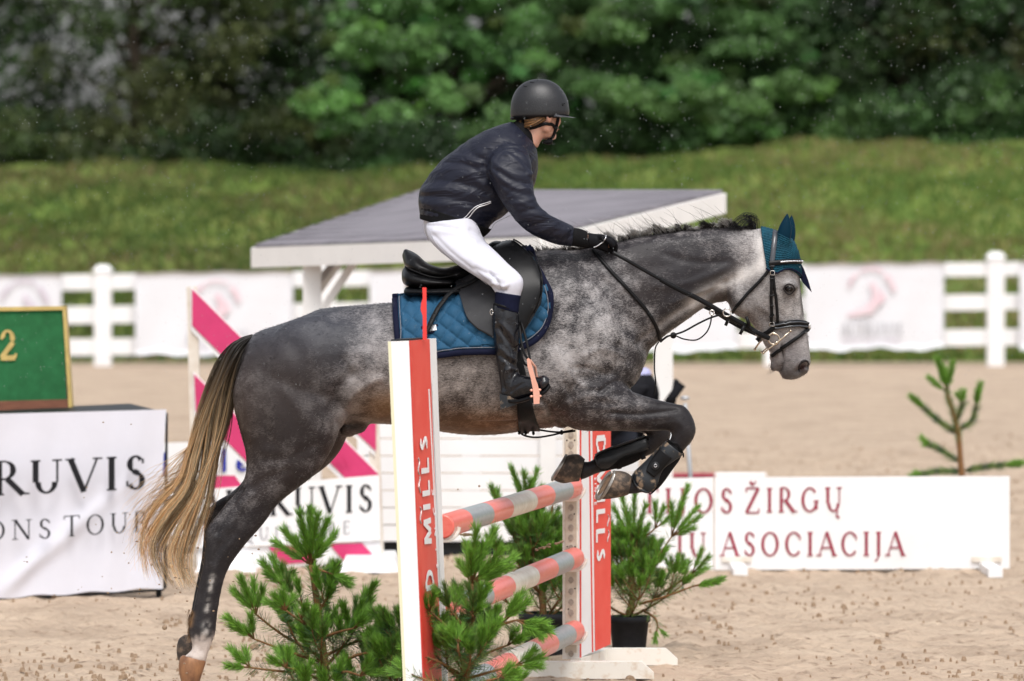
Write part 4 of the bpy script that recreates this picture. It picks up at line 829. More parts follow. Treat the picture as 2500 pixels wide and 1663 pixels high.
pine('potted_pine', 'low blue green pine sprouting in front of the near standard\'s foot', (1000, 1500), (985, 1820), 22.75, .5, 3, 8, None, 4, .8, wscale=1.0, nd=1.1, lowest=.0, nl=.06, lead=[(1003, 1440), (1020, 1450), (990, 1455), (1035, 1470)],
  br=[([(992, 1640, 0), (1020, 1600, 0), (1040, 1570, 0)], [(1060, 1530), (1045, 1525), (1070, 1545)]), ([(992, 1640, 0), (960, 1600, 0), (940, 1570, 0)], [(920, 1535), (940, 1530), (955, 1545)]), ([(994, 1590, 0), (1010, 1550, 0)], [(1000, 1500), (1020, 1510), (1030, 1520)])])
pine('potted_pine', 'dark pine in a black pot behind the poles, left of the far standard', (1285, 1235), (1335, 1545), 27.6, .46, 5, 5, (.13, .11, .2), 4, .8, wscale=1.0, nd=.75, lowest=.1, lead=[(1250, 1142), (1280, 1155), (1310, 1150), (1262, 1180), (1295, 1175), (1320, 1190)], br=[([(1290, 1330, 0), (1240, 1270, 0), (1222, 1240, 0)], [(1200, 1190), (1215, 1200)]), ([(1300, 1400, 0), (1250, 1380, 0), (1215, 1350, 0)], [(1190, 1310), (1205, 1300), (1220, 1320)]), ([(1300, 1330, 0), (1340, 1270, 0), (1350, 1230, 0)], [(1362, 1190), (1345, 1195)])])
pine('potted_pine', 'pine in a black pot right of the far standard', (1545, 1330), (1536, 1506), 27.8, .75, 4, 6, (.098, .085, .17), 4, .7, wscale=1.0, nd=.7, lowest=.0, lead=[(1520, 1215), (1550, 1200), (1575, 1235), (1500, 1240), (1535, 1250)], br=[([(1560, 1475, -.05), (1620, 1458, -.1), (1690, 1432, -.15)], [(1760, 1412), (1748, 1422)]), ([(1550, 1450, 0), (1600, 1370, 0), (1640, 1310, 0)], [(1678, 1190), (1660, 1235), (1700, 1240), (1705, 1262), (1690, 1290), (1640, 1230)]), ([(1600, 1460, 0), (1660, 1420, 0), (1690, 1400, 0)], [(1712, 1345), (1728, 1362), (1725, 1385)]), ([(1540, 1400, 0), (1560, 1330, 0), (1600, 1290, 0)], [(1620, 1240), (1600, 1230), (1640, 1260)]), ([(1540, 1440, 0), (1510, 1380, 0), (1500, 1330, 0)], [(1490, 1270), (1510, 1280), (1480, 1290)]), ([(1570, 1490, 0), (1600, 1510, -.1), (1605, 1530, -.1)], [(1600, 1560), (1620, 1545)])])
pine('small_pine', 'thin lone pine sapling standing behind the long lettered board', (2320, 955), (2352, 1300), 38.5, .3, 0, 9, None, bsp=.5, bdn=2600, wscale=1.5, nd=1.0, nl=.075, tline=[(2312, 958), (2328, 1010), (2340, 1060), (2345, 1130), (2352, 1200), (2356, 1330)], lead=[(2290, 880), (2325, 892), (2310, 905), (2272, 925), (2300, 900)],
  br=[([(2338, 1060, 0), (2290, 1025, 0), (2262, 1000, 0)], [(2228, 970), (2245, 985)]), ([(2340, 1050, 0), (2370, 1030, 0), (2382, 1000, 0)], [(2392, 942), (2386, 960)]), ([(2345, 1130, 0), (2300, 1100, 0), (2275, 1088, 0)], [(2255, 1072), (2262, 1085)]), ([(2350, 1150, 0), (2400, 1140, 0), (2440, 1136, 0)], [(2492, 1128), (2480, 1134)]), ([(2350, 1150, 0), (2290, 1150, 0), (2260, 1156, 0)], [(2230, 1162), (2240, 1155)]), ([(2335, 1030, 0), (2345, 1000, 0), (2350, 990, 0)], [(2352, 960), (2340, 965)])], group='young pines set round the arena')
# ------------------------------------------------------------------ the horse
def W3(st, dw=0): return st
torso = [(592, 868, 584, 905, .05, 0), (603, 836, 577, 960, .13, 0), (628, 811, 590, 990, .20, 0), (683, 792, 650, 1012, .27, 0), (731, 775, 716, 1028, .295, 0), (778, 757, 785, 1032, .30, 0), (815, 750, 840, 1030, .285, 0), (874, 745, 893, 1034, .285, 0),
         (963, 738, 963, 1037, .30, 0), (1060, 726, 1068, 1053, .325, 0), (1150, 690, 1145, 1062, .335, 0), (1230, 640, 1225, 1060, .33, 0), (1300, 614, 1310, 1047, .30, 0), (1380, 609, 1390, 1040, .27, 0), (1450, 630, 1450, 1010, .24, 0), (1520, 690, 1515, 975, .20, 0), (1565, 780, 1545, 945, .14, 0), (1584, 850, 1562, 920, .07, 0)]
neck = [(1330, 614, 1500, 960, .19, 0), (1400, 608, 1562, 912, .185, 0), (1480, 598, 1587, 858, .16, 0), (1546, 581, 1622, 821, .135, 0), (1620, 569, 1667, 789, .115, 0), (1689, 559, 1718, 753, .10, 0), (1769, 553, 1759, 738, .09, 0), (1833, 556, 1795, 745, .085, 0), (1870, 570, 1830, 730, .07, 0)]
head = [(1850, 556, 1815, 640, .05, 0), (1884, 564, 1784, 696, .085, 0), (1912, 574, 1781, 728, .098, 0), (1932, 590, 1783, 752, .104, 0), (1944, 612, 1794, 768, .106, 0), (1951, 650, 1814, 776, .104, 0), (1954, 695, 1832, 787, .092, 0), (1959, 738, 1846, 806, .076, 0), (1965, 780, 1858, 826, .066, 0), (1972, 815, 1868, 846, .060, 0), (1976, 850, 1885, 866, .058, 0), (1979, 880, 1896, 890, .060, 0), (1977, 902, 1903, 910, .055, 0), (1964, 916, 1908, 920, .045, 0), (1942, 927, 1914, 927, .03, 0)]
chin = [(1900, 850, 1878, 868, .035, 0), (1903, 872, 1882, 886, .036, 0), (1901, 892, 1879, 898, .034, 0), (1899, 905, 1884, 906, .02, 0)]
hind = [(820, 880, 600, 860, .08, -.16), (842, 950, 574, 930, .115, -.17), (846, 1005, 569, 985, .125, -.17), (830, 1050, 582, 1040, .115, -.17), (806, 1105, 598, 1100, .10, -.16), (775, 1153, 600, 1150, .085, -.155), (730, 1190, 586, 1190, .072, -.15), (680, 1230, 560, 1220, .062, -.15), (643, 1280, 527, 1260, .054, -.15), (611, 1316, 504, 1292, .050, -.15), (586, 1347, 500, 1333, .045, -.15), (562, 1382, 495, 1379, .037, -.15), (549, 1412, 488, 1412, .032, -.15), (541, 1444, 480, 1444, .029, -.15), (535, 1477, 472, 1482, .028, -.15), (530, 1510, 464, 1515, .031, -.15), (527, 1543, 459, 1543, .035, -.15), (517, 1572, 467, 1566, .030, -.15), (508, 1596, 468, 1586, .028, -.15), (502, 1618, 448, 1603, .034, -.15)]
hindf = [(850, 960, 620, 880, .08, .16), (857, 1030, 600, 970, .12, .17), (846, 1070, 600, 1050, .11, .17), (826, 1108, 610, 1105, .10, .16), (790, 1145, 606, 1150, .085, .155), (730, 1185, 588, 1180, .07, .15), (675, 1215, 560, 1205, .06, .15), (636, 1250, 522, 1228, .054, .15), (600, 1286, 500, 1256, .050, .15), (574, 1322, 497, 1300, .045, .15), (555, 1366, 492, 1358, .037, .15), (541, 1400, 485, 1396, .032, .15), (532, 1430, 478, 1428, .029, .15), (525, 1462, 472, 1460, .028, .15), (520, 1495, 466, 1492, .031, .15), (515, 1522, 462, 1520, .034, .15), (504, 1545, 464, 1538, .029, .15), (492, 1565, 452, 1553, .030, .15)]
fore = [(1395, 800, 1330, 985, .09, -.13), (1450, 860, 1372, 1030, .11, -.14), (1500, 905, 1410, 1050, .105, -.145), (1548, 955, 1470, 1053, .088, -.145), (1600, 974, 1530, 1052, .072, -.145), (1645, 985, 1585, 1053, .058, -.145), (1672, 992, 1612, 1052, .054, -.145), (1690, 1016, 1634, 1052, .052, -.145), (1699, 1046, 1640, 1062, .050, -.145), (1694, 1070, 1636, 1072, .046, -.145), (1676, 1093, 1630, 1082, .040, -.145), (1655, 1118, 1612, 1098, .032, -.145), (1634, 1144, 1592, 1122, .029, -.145), (1615, 1170, 1572, 1146, .030, -.145), (1594, 1192, 1557, 1166, .034, -.145), (1566, 1203, 1550, 1170, .03, -.145), (1545, 1206, 1540, 1168, .029, -.145), (1528, 1208, 1530, 1164, .03, -.145)]
foref = [(1400, 830, 1340, 980, .09, .13), (1480, 900, 1410, 1040, .10, .14), (1550, 960, 1480, 1050, .085, .145), (1590, 985, 1540, 1054, .065, .145), (1622, 1008, 1562, 1056, .055, .145), (1636, 1040, 1582, 1060, .052, .145), (1637, 1068, 1582, 1066, .047, .145), (1622, 1090, 1573, 1074, .038, .145), (1592, 1108, 1553, 1082, .03, .145), (1555, 1126, 1530, 1092, .028, .145), (1518, 1141, 1500, 1102, .029, .145), (1484, 1150, 1468, 1108, .033, .145), (1458, 1156, 1448, 1122, .029, .145), (1432, 1168, 1432, 1128, .028, .145), (1414, 1174, 1424, 1122, .03, .145)]
ear = [(1897, 622, 1915, 612, .03, -.045), (1897, 595, 1925, 594, .022, -.05), (1902, 568, 1929, 566, .02, -.055), (1909, 547, 1926, 545, .014, -.055), (1919, 530, 1924, 529, .006, -.055)]
parts = [loft(torso, 36, 4, 2.25), loft(neck, 32, 4, 2.1), loft(head, 32, 5, 2.35), loft(chin, 16, 3), loft(hind, 28, 4), loft(hindf, 28, 4), loft(fore, 28, 5), loft(foref, 28, 5), loft(ear, 14, 3), loft([(a, b, c, d, e, -f) for a, b, c, d, e, f in ear], 14, 3)]
def sack(px, py, rx, ry, rz, dy): mb = MB(); mb.ball(P(px, py, YH + dy), (rx, ry, rz), 20, 12); return (mb.V(), mb.f)
parts += [sack(868, 1035, .055, .05, .045, 0), sack(850, 1048, .04, .05, .035, 0)]
for sgn in (-1, 1):
    parts += [sack(1420, 830, .17, .11, .21, sgn * .17), sack(760, 880, .20, .12, .19, sgn * .16), sack(700, 1000, .16, .10, .16, sgn * .17), sack(1370, 960, .10, .08, .09, sgn * .17), sack(1210, 900, .36, .09, .22, sgn * .235),
              sack(1500, 830, .12, .09, .15, sgn * .10), sack(1300, 1000, .09, .12, .06, sgn * .12), sack(1822, 722, .065, .035, .075, sgn * .065), sack(1931, 700, .032, .03, .028, sgn * .082), sack(1962, 896, .026, .03, .028, sgn * .035)]
HV, HF = fuse(parts, .0085, 7)
st = [([(1440, 650), (1490, 730), (1540, 800), (1580, 850)], 16, -.010), ([(1405, 700), (1450, 790), (1490, 860), (1500, 905)], 22, .008), ([(1340, 760), (1330, 850), (1345, 930)], 22, -.010),
      ([(1285, 978), (1315, 976), (1338, 990), (1350, 1020), (1356, 1046)], 5, -.009), ([(1290, 992), (1315, 992), (1330, 1010)], 9, .007), ([(1372, 1040), (1385, 1052)], 10, .008),
      ([(1462, 958), (1490, 938), (1515, 930), (1535, 940), (1549, 954)], 5, -.010), ([(1470, 970), (1500, 952), (1530, 955)], 9, .006), ([(1390, 985), (1440, 965), (1500, 975), (1560, 985)], 9, .006),
      ([(1495, 1008), (1550, 1012), (1600, 1008), (1650, 1001)], 4.5, -.008), ([(1480, 1022), (1560, 1026), (1630, 1018)], 7, .004), ([(1450, 998), (1520, 995), (1600, 990)], 8, .004), ([(1655, 1030), (1670, 1045), (1668, 1062)], 7, .004),
      ([(845, 1040), (838, 1010), (852, 975), (885, 945), (925, 925)], 10, .014), ([(824, 1030), (815, 990), (828, 950), (860, 915)], 16, -.014), ([(905, 1000), (940, 985), (985, 978)], 16, -.008), ([(936, 940), (932, 965), (928, 975)], 2.5, -.006),
      ([(785, 775), (800, 800)], 20, .010), ([(660, 850), (640, 930), (640, 1010), (655, 1080)], 15, -.007), ([(595, 930), (600, 1000), (612, 1070)], 12, .005), ([(800, 1030), (795, 1080)], 18, .008), ([(620, 1190), (640, 1175), (700, 1150)], 10, -.005),
      ([(592, 1196), (565, 1232), (545, 1262), (530, 1300)], 5.5, -.011), ([(610, 1210), (585, 1245), (560, 1290)], 10, .005), ([(575, 1315), (545, 1350), (525, 1390)], 7, .004), ([(537, 1330), (520, 1370)], 7, -.005),
      ([(513, 1385), (500, 1430), (488, 1480), (482, 1505)], 4, -.006), ([(530, 1400), (515, 1450), (507, 1500)], 7, .003), ([(492, 1535), (500, 1548)], 10, .005), ([(480, 1575), (490, 1590)], 6, -.004),
      ([(1560, 840), (1620, 790), (1700, 735), (1790, 680)], 9, -.008), ([(1590, 780), (1680, 710), (1790, 640)], 14, .005), ([(1540, 600), (1640, 590), (1760, 580)], 14, .005), ([(1480, 690), (1560, 660), (1660, 640)], 20, -.006),
      ([(1781, 700), (1783, 735), (1800, 762), (1820, 776)], 5, .005), ([(1772, 690), (1772, 745)], 5, -.012), ([(1800, 690), (1805, 735), (1835, 765)], 12, .003), ([(1850, 745), (1880, 765), (1900, 775), (1918, 785)], 4, .004), ([(1860, 770), (1895, 800), (1915, 830)], 10, -.004),
      ([(1912, 695), (1920, 690), (1936, 692), (1944, 702)], 3.2, .004), ([(1914, 716), (1926, 722), (1938, 718)], 3, .003), ([(1926, 706)], 9, -.003), ([(1905, 662), (1925, 668), (1940, 676)], 6, .003), ([(1945, 740), (1952, 790), (1960, 840)], 6, -.003),
      ([(1908, 842), (1911, 865), (1911, 885), (1907, 905)], 2.6, -.010), ([(1900, 850), (1902, 890)], 5, .003), ([(1951, 912), (1950, 900), (1956, 888), (1968, 884), (1975, 890)], 3.5, .006), ([(1951, 907), (1960, 896), (1970, 893)], 8, -.030), ([(1948, 912), (1946, 898), (1953, 885), (1967, 880), (1977, 888)], 4, .006), ([(1925, 870), (1935, 890), (1930, 910)], 8, .003),
      ([(1100, 1000), (1180, 1020), (1250, 1015)], 30, .006)]
st += [([(1430, 870), (1470, 850), (1520, 870)], 9, .005), ([(1395, 900), (1440, 900), (1480, 915)], 7, -.006), ([(1500, 760), (1530, 830), (1535, 880)], 10, -.007), ([(1440, 700), (1480, 760), (1510, 830)], 9, .005), ([(1380, 940), (1400, 980), (1400, 1020)], 8, -.007),
       ([(1360, 850), (1380, 900), (1420, 940), (1470, 945)], 5, .004), ([(1210, 1000), (1270, 1015), (1330, 1022)], 3, .003), ([(1560, 1030), (1600, 1036), (1640, 1030)], 3, .003), ([(700, 830), (740, 880), (760, 950)], 22, -.007), ([(690, 950), (740, 1010), (780, 1060)], 16, .006), ([(640, 1120), (700, 1120), (760, 1090)], 12, -.005), ([(880, 860), (900, 900), (890, 950)], 14, .007), ([(840, 880), (855, 920)], 12, -.008),
       ([(1620, 620), (1700, 640), (1780, 640)], 9, -.005), ([(1600, 700), (1680, 690), (1760, 660)], 9, .005), ([(1640, 740), (1700, 715), (1760, 700)], 6, .005), ([(1420, 640), (1470, 665), (1520, 700)], 12, .006), ([(1893, 720), (1900, 750), (1916, 775)], 4, -.004), ([(1868, 700), (1880, 740)], 6, -.003), ([(1930, 740), (1940, 790), (1945, 830)], 3, .003), ([(1640, 1090), (1625, 1115)], 5, -.004)]
for k in range(5): st.append(([(1475 + k * 14, 760 + k * 10), (1488 + k * 13, 775 + k * 10), (1496 + k * 13, 795 + k * 8)], 3.5, -.0025))
for k in range(6): st.append(([(1040 + k * 28, 890), (1030 + k * 28, 960), (1045 + k * 28, 1010)], 6, -.0018))
HV = sculpt(HV, HF, st, 0)
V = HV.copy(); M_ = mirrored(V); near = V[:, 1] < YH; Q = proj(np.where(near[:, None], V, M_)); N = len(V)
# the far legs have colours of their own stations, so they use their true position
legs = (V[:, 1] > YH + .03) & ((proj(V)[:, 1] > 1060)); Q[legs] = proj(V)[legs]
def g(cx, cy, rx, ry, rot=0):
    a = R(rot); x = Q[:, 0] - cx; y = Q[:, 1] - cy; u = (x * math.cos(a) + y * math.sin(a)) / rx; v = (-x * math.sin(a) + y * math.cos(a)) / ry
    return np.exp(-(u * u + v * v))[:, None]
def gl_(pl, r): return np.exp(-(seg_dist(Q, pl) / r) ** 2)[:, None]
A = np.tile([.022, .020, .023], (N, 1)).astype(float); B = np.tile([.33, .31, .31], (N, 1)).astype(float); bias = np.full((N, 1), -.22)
def mixA(c, wgt):
    global A; A = A * (1 - wgt) + np.array(c) * wgt
def mixB(c, wgt):
    global B; B = B * (1 - wgt) + np.array(c) * wgt
# lighter dappled regions
from mathutils import noise as MN
NZ = np.array([MN.noise(Vector(v) * 55) for v in HV])[:, None]
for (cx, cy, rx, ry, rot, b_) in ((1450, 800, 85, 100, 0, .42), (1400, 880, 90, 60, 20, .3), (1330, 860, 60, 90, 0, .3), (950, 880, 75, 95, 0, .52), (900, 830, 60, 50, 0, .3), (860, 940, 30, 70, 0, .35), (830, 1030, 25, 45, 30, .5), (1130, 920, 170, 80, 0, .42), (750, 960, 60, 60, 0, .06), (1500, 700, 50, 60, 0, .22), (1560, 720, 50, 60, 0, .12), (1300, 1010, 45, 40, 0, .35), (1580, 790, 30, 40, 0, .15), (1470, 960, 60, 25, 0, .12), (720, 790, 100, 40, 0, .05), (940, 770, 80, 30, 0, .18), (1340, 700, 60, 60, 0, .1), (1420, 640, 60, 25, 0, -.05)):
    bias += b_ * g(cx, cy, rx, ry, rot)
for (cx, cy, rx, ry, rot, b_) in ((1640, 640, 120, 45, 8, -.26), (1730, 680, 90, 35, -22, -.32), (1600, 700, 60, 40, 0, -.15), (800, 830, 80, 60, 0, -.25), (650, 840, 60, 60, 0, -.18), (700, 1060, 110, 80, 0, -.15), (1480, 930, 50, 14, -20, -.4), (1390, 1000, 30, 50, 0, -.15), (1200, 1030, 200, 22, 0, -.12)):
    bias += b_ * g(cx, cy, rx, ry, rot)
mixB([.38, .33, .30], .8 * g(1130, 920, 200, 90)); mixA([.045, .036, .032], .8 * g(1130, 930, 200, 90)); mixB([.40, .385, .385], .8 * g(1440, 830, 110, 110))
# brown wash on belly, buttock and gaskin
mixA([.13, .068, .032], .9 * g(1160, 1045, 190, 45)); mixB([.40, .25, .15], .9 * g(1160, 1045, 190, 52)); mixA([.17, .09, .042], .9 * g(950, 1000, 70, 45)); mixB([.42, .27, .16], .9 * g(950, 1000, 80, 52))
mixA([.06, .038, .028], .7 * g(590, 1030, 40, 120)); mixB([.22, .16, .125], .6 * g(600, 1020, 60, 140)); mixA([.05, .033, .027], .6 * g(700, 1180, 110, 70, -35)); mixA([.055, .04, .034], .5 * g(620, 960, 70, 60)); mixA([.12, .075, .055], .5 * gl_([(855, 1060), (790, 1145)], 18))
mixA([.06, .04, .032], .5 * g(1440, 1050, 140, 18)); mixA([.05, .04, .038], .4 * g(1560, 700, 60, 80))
# croup and back dark grey, with the bluish sheen from above painted in
mixA([.050, .054, .068], .85 * g(740, 800, 170, 60)); mixB([.12, .125, .145], .9 * g(720, 810, 180, 80)); mixB([.10, .09, .086], .85 * g(680, 940, 120, 120)); mixA([.040, .032, .031], .8 * g(690, 960, 130, 130)); mixA([.036, .030, .030], .6 * g(700, 1120, 120, 100)); mixB([.13, .115, .11], .6 * g(690, 1050, 130, 110)); mixB([.11, .10, .10], .6 * g(1660, 640, 150, 60))
# light head and throat stripe
hd = 1 / (1 + np.exp(-(Q[:, 0] - 1792 - (720 - Q[:, 1]) * .12) / 10))[:, None] * (Q[:, 1] < 960)[:, None]; hd = hd * (Q[:, 0] > 1740)[:, None]
mixA([.11, .10, .10], hd * .95); mixB([.48, .455, .445], hd * .95); mixB([.26, .25, .25], .75 * hd * g(1830, 725, 45, 50)); mixB([.2, .19, .19], .5 * hd * g(1925, 680, 35, 22)); bias = bias * (1 - hd) + .20 * hd
for pl, r_, s_ in (([(1875, 640), (1830, 665), (1780, 690), (1730, 712), (1690, 742)], 17, .95), ([(1690, 742), (1640, 775), (1610, 800)], 9, .5), ([(1858, 590), (1862, 640)], 14, .8)):
    mixA([.34, .32, .31], s_ * gl_(pl, r_)); mixB([.60, .57, .55], s_ * gl_(pl, r_)); bias += .25 * s_ * gl_(pl, r_)
mixA([.12, .10, .10], .75 * g(1900, 800, 22, 30)); mixA([.09, .08, .082], .85 * g(1925, 850, 50, 45)); mixB([.23, .21, .21], .9 * g(1930, 865, 55, 55)); mixA([.05, .045, .046], .9 * g(1930, 905, 55, 32)); mixB([.085, .078, .078], .9 * g(1940, 912, 60, 28)); mixA([.10, .085, .085], .6 * g(1835, 760, 28, 25)); mixA([.05, .045, .045], .85 * gl_([(1951, 660), (1955, 710), (1960, 770)], 4)); mixB([.1, .09, .09], .8 * gl_([(1951, 660), (1955, 710), (1960, 770)], 4))
mixA([.022, .02, .02], .95 * g(1926, 706, 19, 15)); mixB([.035, .03, .03], .95 * g(1926, 706, 18, 14)); mixA([.02, .012, .012], .98 * g(1960, 896, 12, 11, -30)); mixB([.05, .02, .018], .98 * g(1960, 896, 12, 11, -30)); mixA([.025, .02, .02], .9 * gl_([(1908, 842), (1911, 865), (1911, 885), (1907, 905)], 2.5)); mixB([.025, .02, .02], .9 * gl_([(1908, 842), (1911, 865), (1911, 885), (1907, 905)], 2.5)); mixA([.08, .07, .07], .8 * g(1888, 893, 16, 18)); mixB([.12, .1, .1], .8 * g(1888, 893, 16, 18))
mixA([.055, .04, .035], .8 * g(1755, 722, 30, 16)); mixB([.09, .07, .06], .7 * g(1755, 722, 30, 16))
# dark points
lg = 1 / (1 + np.exp(-(Q[:, 0] - 1575) / 22)) * 1 / (1 + np.exp(-(Q[:, 1] - 968) / 6)) * (Q[:, 0] < 1740); lg = np.maximum(lg, ((Q[:, 1] > 1062) & (Q[:, 0] > 1300)) * 1.0)[:, None]
mixA([.020, .018, .020], lg); mixB([.055, .05, .052], lg); bias -= .12 * lg
hl = (1 / (1 + np.exp(-(Q[:, 1] - 1275 + (Q[:, 0] - 520) * .45) / 20)) * (Q[:, 0] < 900))[:, None]
mixA([.022, .02, .022], hl * .95); mixB([.06, .055, .058], hl * .95); bias -= .1 * hl
mixA([.02, .018, .02], .9 * gl_([(592, 1190), (540, 1245), (512, 1280)], 16))
for pl, r_, s_ in (([(518, 1408), (513, 1440)], 6, .8), ([(508, 1465), (505, 1490)], 6, .6), ([(506, 1525), (500, 1545)], 9, .5)):
    w_ = np.clip(gl_(pl, r_) * s_ * (1 + 3 * NZ) , 0, 1); mixA([.34, .32, .30], w_ * .8); mixB([.5, .47, .44], w_); bias += .25 * w_
pst = ((1 / (1 + np.exp(-(Q[:, 1] - 1558 + 14 * NZ[:, 0]) / 4))) * (Q[:, 0] < 700))[:, None]; mixA([.55, .48, .44], pst); mixB([.68, .61, .57], pst)
mixA([.34, .2, .1], .8 * gl_([(466, 1500), (462, 1525)], 7)); mixA([.018, .016, .016], .95 * g(862, 1040, 28, 10)); mixB([.04, .035, .035], .9 * g(862, 1045, 28, 10))
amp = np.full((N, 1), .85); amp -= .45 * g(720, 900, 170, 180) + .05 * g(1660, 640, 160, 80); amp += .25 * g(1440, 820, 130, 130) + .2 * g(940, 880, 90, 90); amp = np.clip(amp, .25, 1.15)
A = np.clip(A, .01, 1); B = np.clip(B, .01, 1)
# coat material: dark and light hair mixed by noise dapples and fine streaks
m = bpy.data.materials.new('dapple_grey_coat'); m.use_nodes = True; t_ = m.node_tree; b_ = t_.nodes['Principled BSDF']; b_.inputs['Roughness'].default_value = .42; b_.inputs['Specular IOR Level'].default_value = .2; b_.inputs['Sheen Weight'].default_value = .0; b_.inputs['Sheen Roughness'].default_value = .4
aA = t_.nodes.new('ShaderNodeAttribute'); aA.attribute_name = 'coatA'; aB = t_.nodes.new('ShaderNodeAttribute'); aB.attribute_name = 'coatB'; tc = t_.nodes.new('ShaderNodeTexCoord')
def nz(sc, det, rough, mp=None, rot=(0, 0, 0)):
    n = t_.nodes.new('ShaderNodeTexNoise'); n.inputs['Scale'].default_value = sc; n.inputs['Detail'].default_value = det; n.inputs['Roughness'].default_value = rough
    if mp: q = t_.nodes.new('ShaderNodeMapping'); q.inputs['Scale'].default_value = mp; q.inputs['Rotation'].default_value = rot; t_.links.new(tc.outputs['Object'], q.inputs[0]); t_.links.new(q.outputs[0], n.inputs[0])
    else: t_.links.new(tc.outputs['Object'], n.inputs[0])
    return n.outputs[0]
def ma(op, a, b, c=None):
    n = t_.nodes.new('ShaderNodeMath'); n.operation = op
    for i, v in enumerate((a, b, c)):
        if v is None: continue
        if isinstance(v, (int, float)): n.inputs[i].default_value = v
        else: t_.links.new(v, n.inputs[i])
    return n.outputs[0]
d1 = nz(9, 4, .6); d2 = nz(26, 4, .65); d3 = nz(75, 4, .7, (1, 1, 3.2), (0, R(-52), 0)); d4 = nz(170, 3, .7, (1, 1, 4.5), (0, R(-48), 0))
vo = t_.nodes.new('ShaderNodeTexVoronoi'); vo.inputs['Scale'].default_value = 15; vo.feature = 'SMOOTH_F1'; vo.inputs['Smoothness'].default_value = .6
wv_ = t_.nodes.new('ShaderNodeVectorMath'); wv_.operation = 'MULTIPLY_ADD'; nv_ = t_.nodes.new('ShaderNodeTexNoise'); nv_.inputs['Scale'].default_value = 12; t_.links.new(tc.outputs['Object'], nv_.inputs[0]); t_.links.new(nv_.outputs['Color'], wv_.inputs[0]); wv_.inputs[1].default_value = (.05, .05, .05); t_.links.new(tc.outputs['Object'], wv_.inputs[2]); t_.links.new(wv_.outputs[0], vo.inputs['Vector'])
dv = ma('SUBTRACT', .42, vo.outputs['Distance'])
s_ = ma('ADD', ma('MULTIPLY', ma('SUBTRACT', d1, .5), 1.2), ma('ADD', ma('ADD', ma('MULTIPLY', dv, .75), ma('MULTIPLY', ma('SUBTRACT', d2, .5), 1.3)), ma('ADD', ma('MULTIPLY', ma('SUBTRACT', d3, .5), 2.0), ma('MULTIPLY', ma('SUBTRACT', d4, .5), 2.1))))
s_ = ma('ADD', ma('ADD', ma('MULTIPLY', s_, aB.outputs['Alpha']), aA.outputs['Alpha']), .32); mr = t_.nodes.new('ShaderNodeMapRange'); mr.inputs[1].default_value = 0; mr.inputs[2].default_value = 1; t_.links.new(s_, mr.inputs[0])
mx = t_.nodes.new('ShaderNodeMix'); mx.data_type = 'RGBA'; t_.links.new(mr.outputs[0], mx.inputs[0]); t_.links.new(aA.outputs['Color'], mx.inputs[6]); t_.links.new(aB.outputs['Color'], mx.inputs[7]); t_.links.new(mx.outputs[2], b_.inputs['Base Color'])
bp_ = t_.nodes.new('ShaderNodeBump'); bp_.inputs['Strength'].default_value = .35; bp_.inputs['Distance'].default_value = .004; t_.links.new(ma('ADD', d3, ma('MULTIPLY', d2, .8)), bp_.inputs['Height']); t_.links.new(bp_.outputs[0], b_.inputs['Normal'])
M_coat = m
horse = thing('horse', tuple(P(1150, 1050, YH)), 'dapple grey horse leaping over the striped poles, forelegs tucked and hind legs stretched back', 'horse')
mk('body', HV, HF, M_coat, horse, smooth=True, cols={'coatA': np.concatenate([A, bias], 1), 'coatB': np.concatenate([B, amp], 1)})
HT = bvh(HV, HF)
# hooves
M_hoofd = new_mat('muddy_dark_hoof', (.05, .04, .034), .6, noise=.6, nscale=34, mix=(.24, .17, .12), nr=(.45, .72), bump=.6, bscale=90, bdist=.003); M_hoofo = new_mat('amber_hoof', (.38, .19, .09), .45, noise=.6, nscale=22, mix=(.13, .06, .035), stretch=(1, 1, .5), bump=.3, bscale=60, bdist=.003); M_shoe = new_mat('worn_steel_shoe', (.42, .40, .37), .35, metal=.7, noise=.4, nscale=40); M_sole = new_mat('packed_sand_sole', (.30, .20, .13), .9, noise=.5, nscale=50, bump=.8, bscale=70, bdist=.004)
def hoof(stn, mat, shoe=None, e=2.2):
    V, Fc = loft(stn, 28, 4, e); h = mk('hoof', V, Fc, mat, horse, smooth=True)
    st_ = stn[-1]; a, b = P(st_[0], st_[1], YH + st_[5]), P(st_[2], st_[3], YH + st_[5]); c = (a + b) / 2; u = (a - b) / 2; v = Vector((0, st_[4], 0)); prev = stn[-2]; d = (P((st_[0] + st_[2]) / 2, (st_[1] + st_[3]) / 2, YH) - P((prev[0] + prev[2]) / 2, (prev[1] + prev[3]) / 2, YH)).normalized()
    if shoe:
        tilt = Vector(shoe); v = v + tilt; mb = MB(); pts = [c + u * math.cos(k) * .93 + v * math.sin(k) * .93 + d * .004 for k in np.linspace(.35, 2 * math.pi - .35, 26)]
        for p in (0,):
            V2, F2 = ribbon(pts, [d] * len(pts), .02, .007); mb.add(V2, F2)
        mb.build('horseshoe', M_shoe, h); mb = MB(); mb.add([tuple(c + d * .001)] + [tuple(c + u * math.cos(k) * .9 + v * math.sin(k) * .9 + d * .0015) for k in np.linspace(0, 2 * math.pi, 25)[:-1]], [(0, 1 + k, 1 + (k + 1) % 24) for k in range(24)]); mb.build('sole', M_sole, h)
    return h
hoof([(503, 1614, 446, 1600, .036, -.15), (500, 1626, 439, 1608, .042, -.15), (492, 1650, 436, 1634, .046, -.15), (480, 1690, 444, 1672, .042, -.15), (472, 1712, 452, 1705, .030, -.15)], M_hoofo)
hoof([(494, 1560, 450, 1550, .034, .15), (490, 1578, 436, 1562, .040, .15), (478, 1598, 431, 1588, .042, .15), (462, 1622, 434, 1610, .036, .15)], M_hoofd)
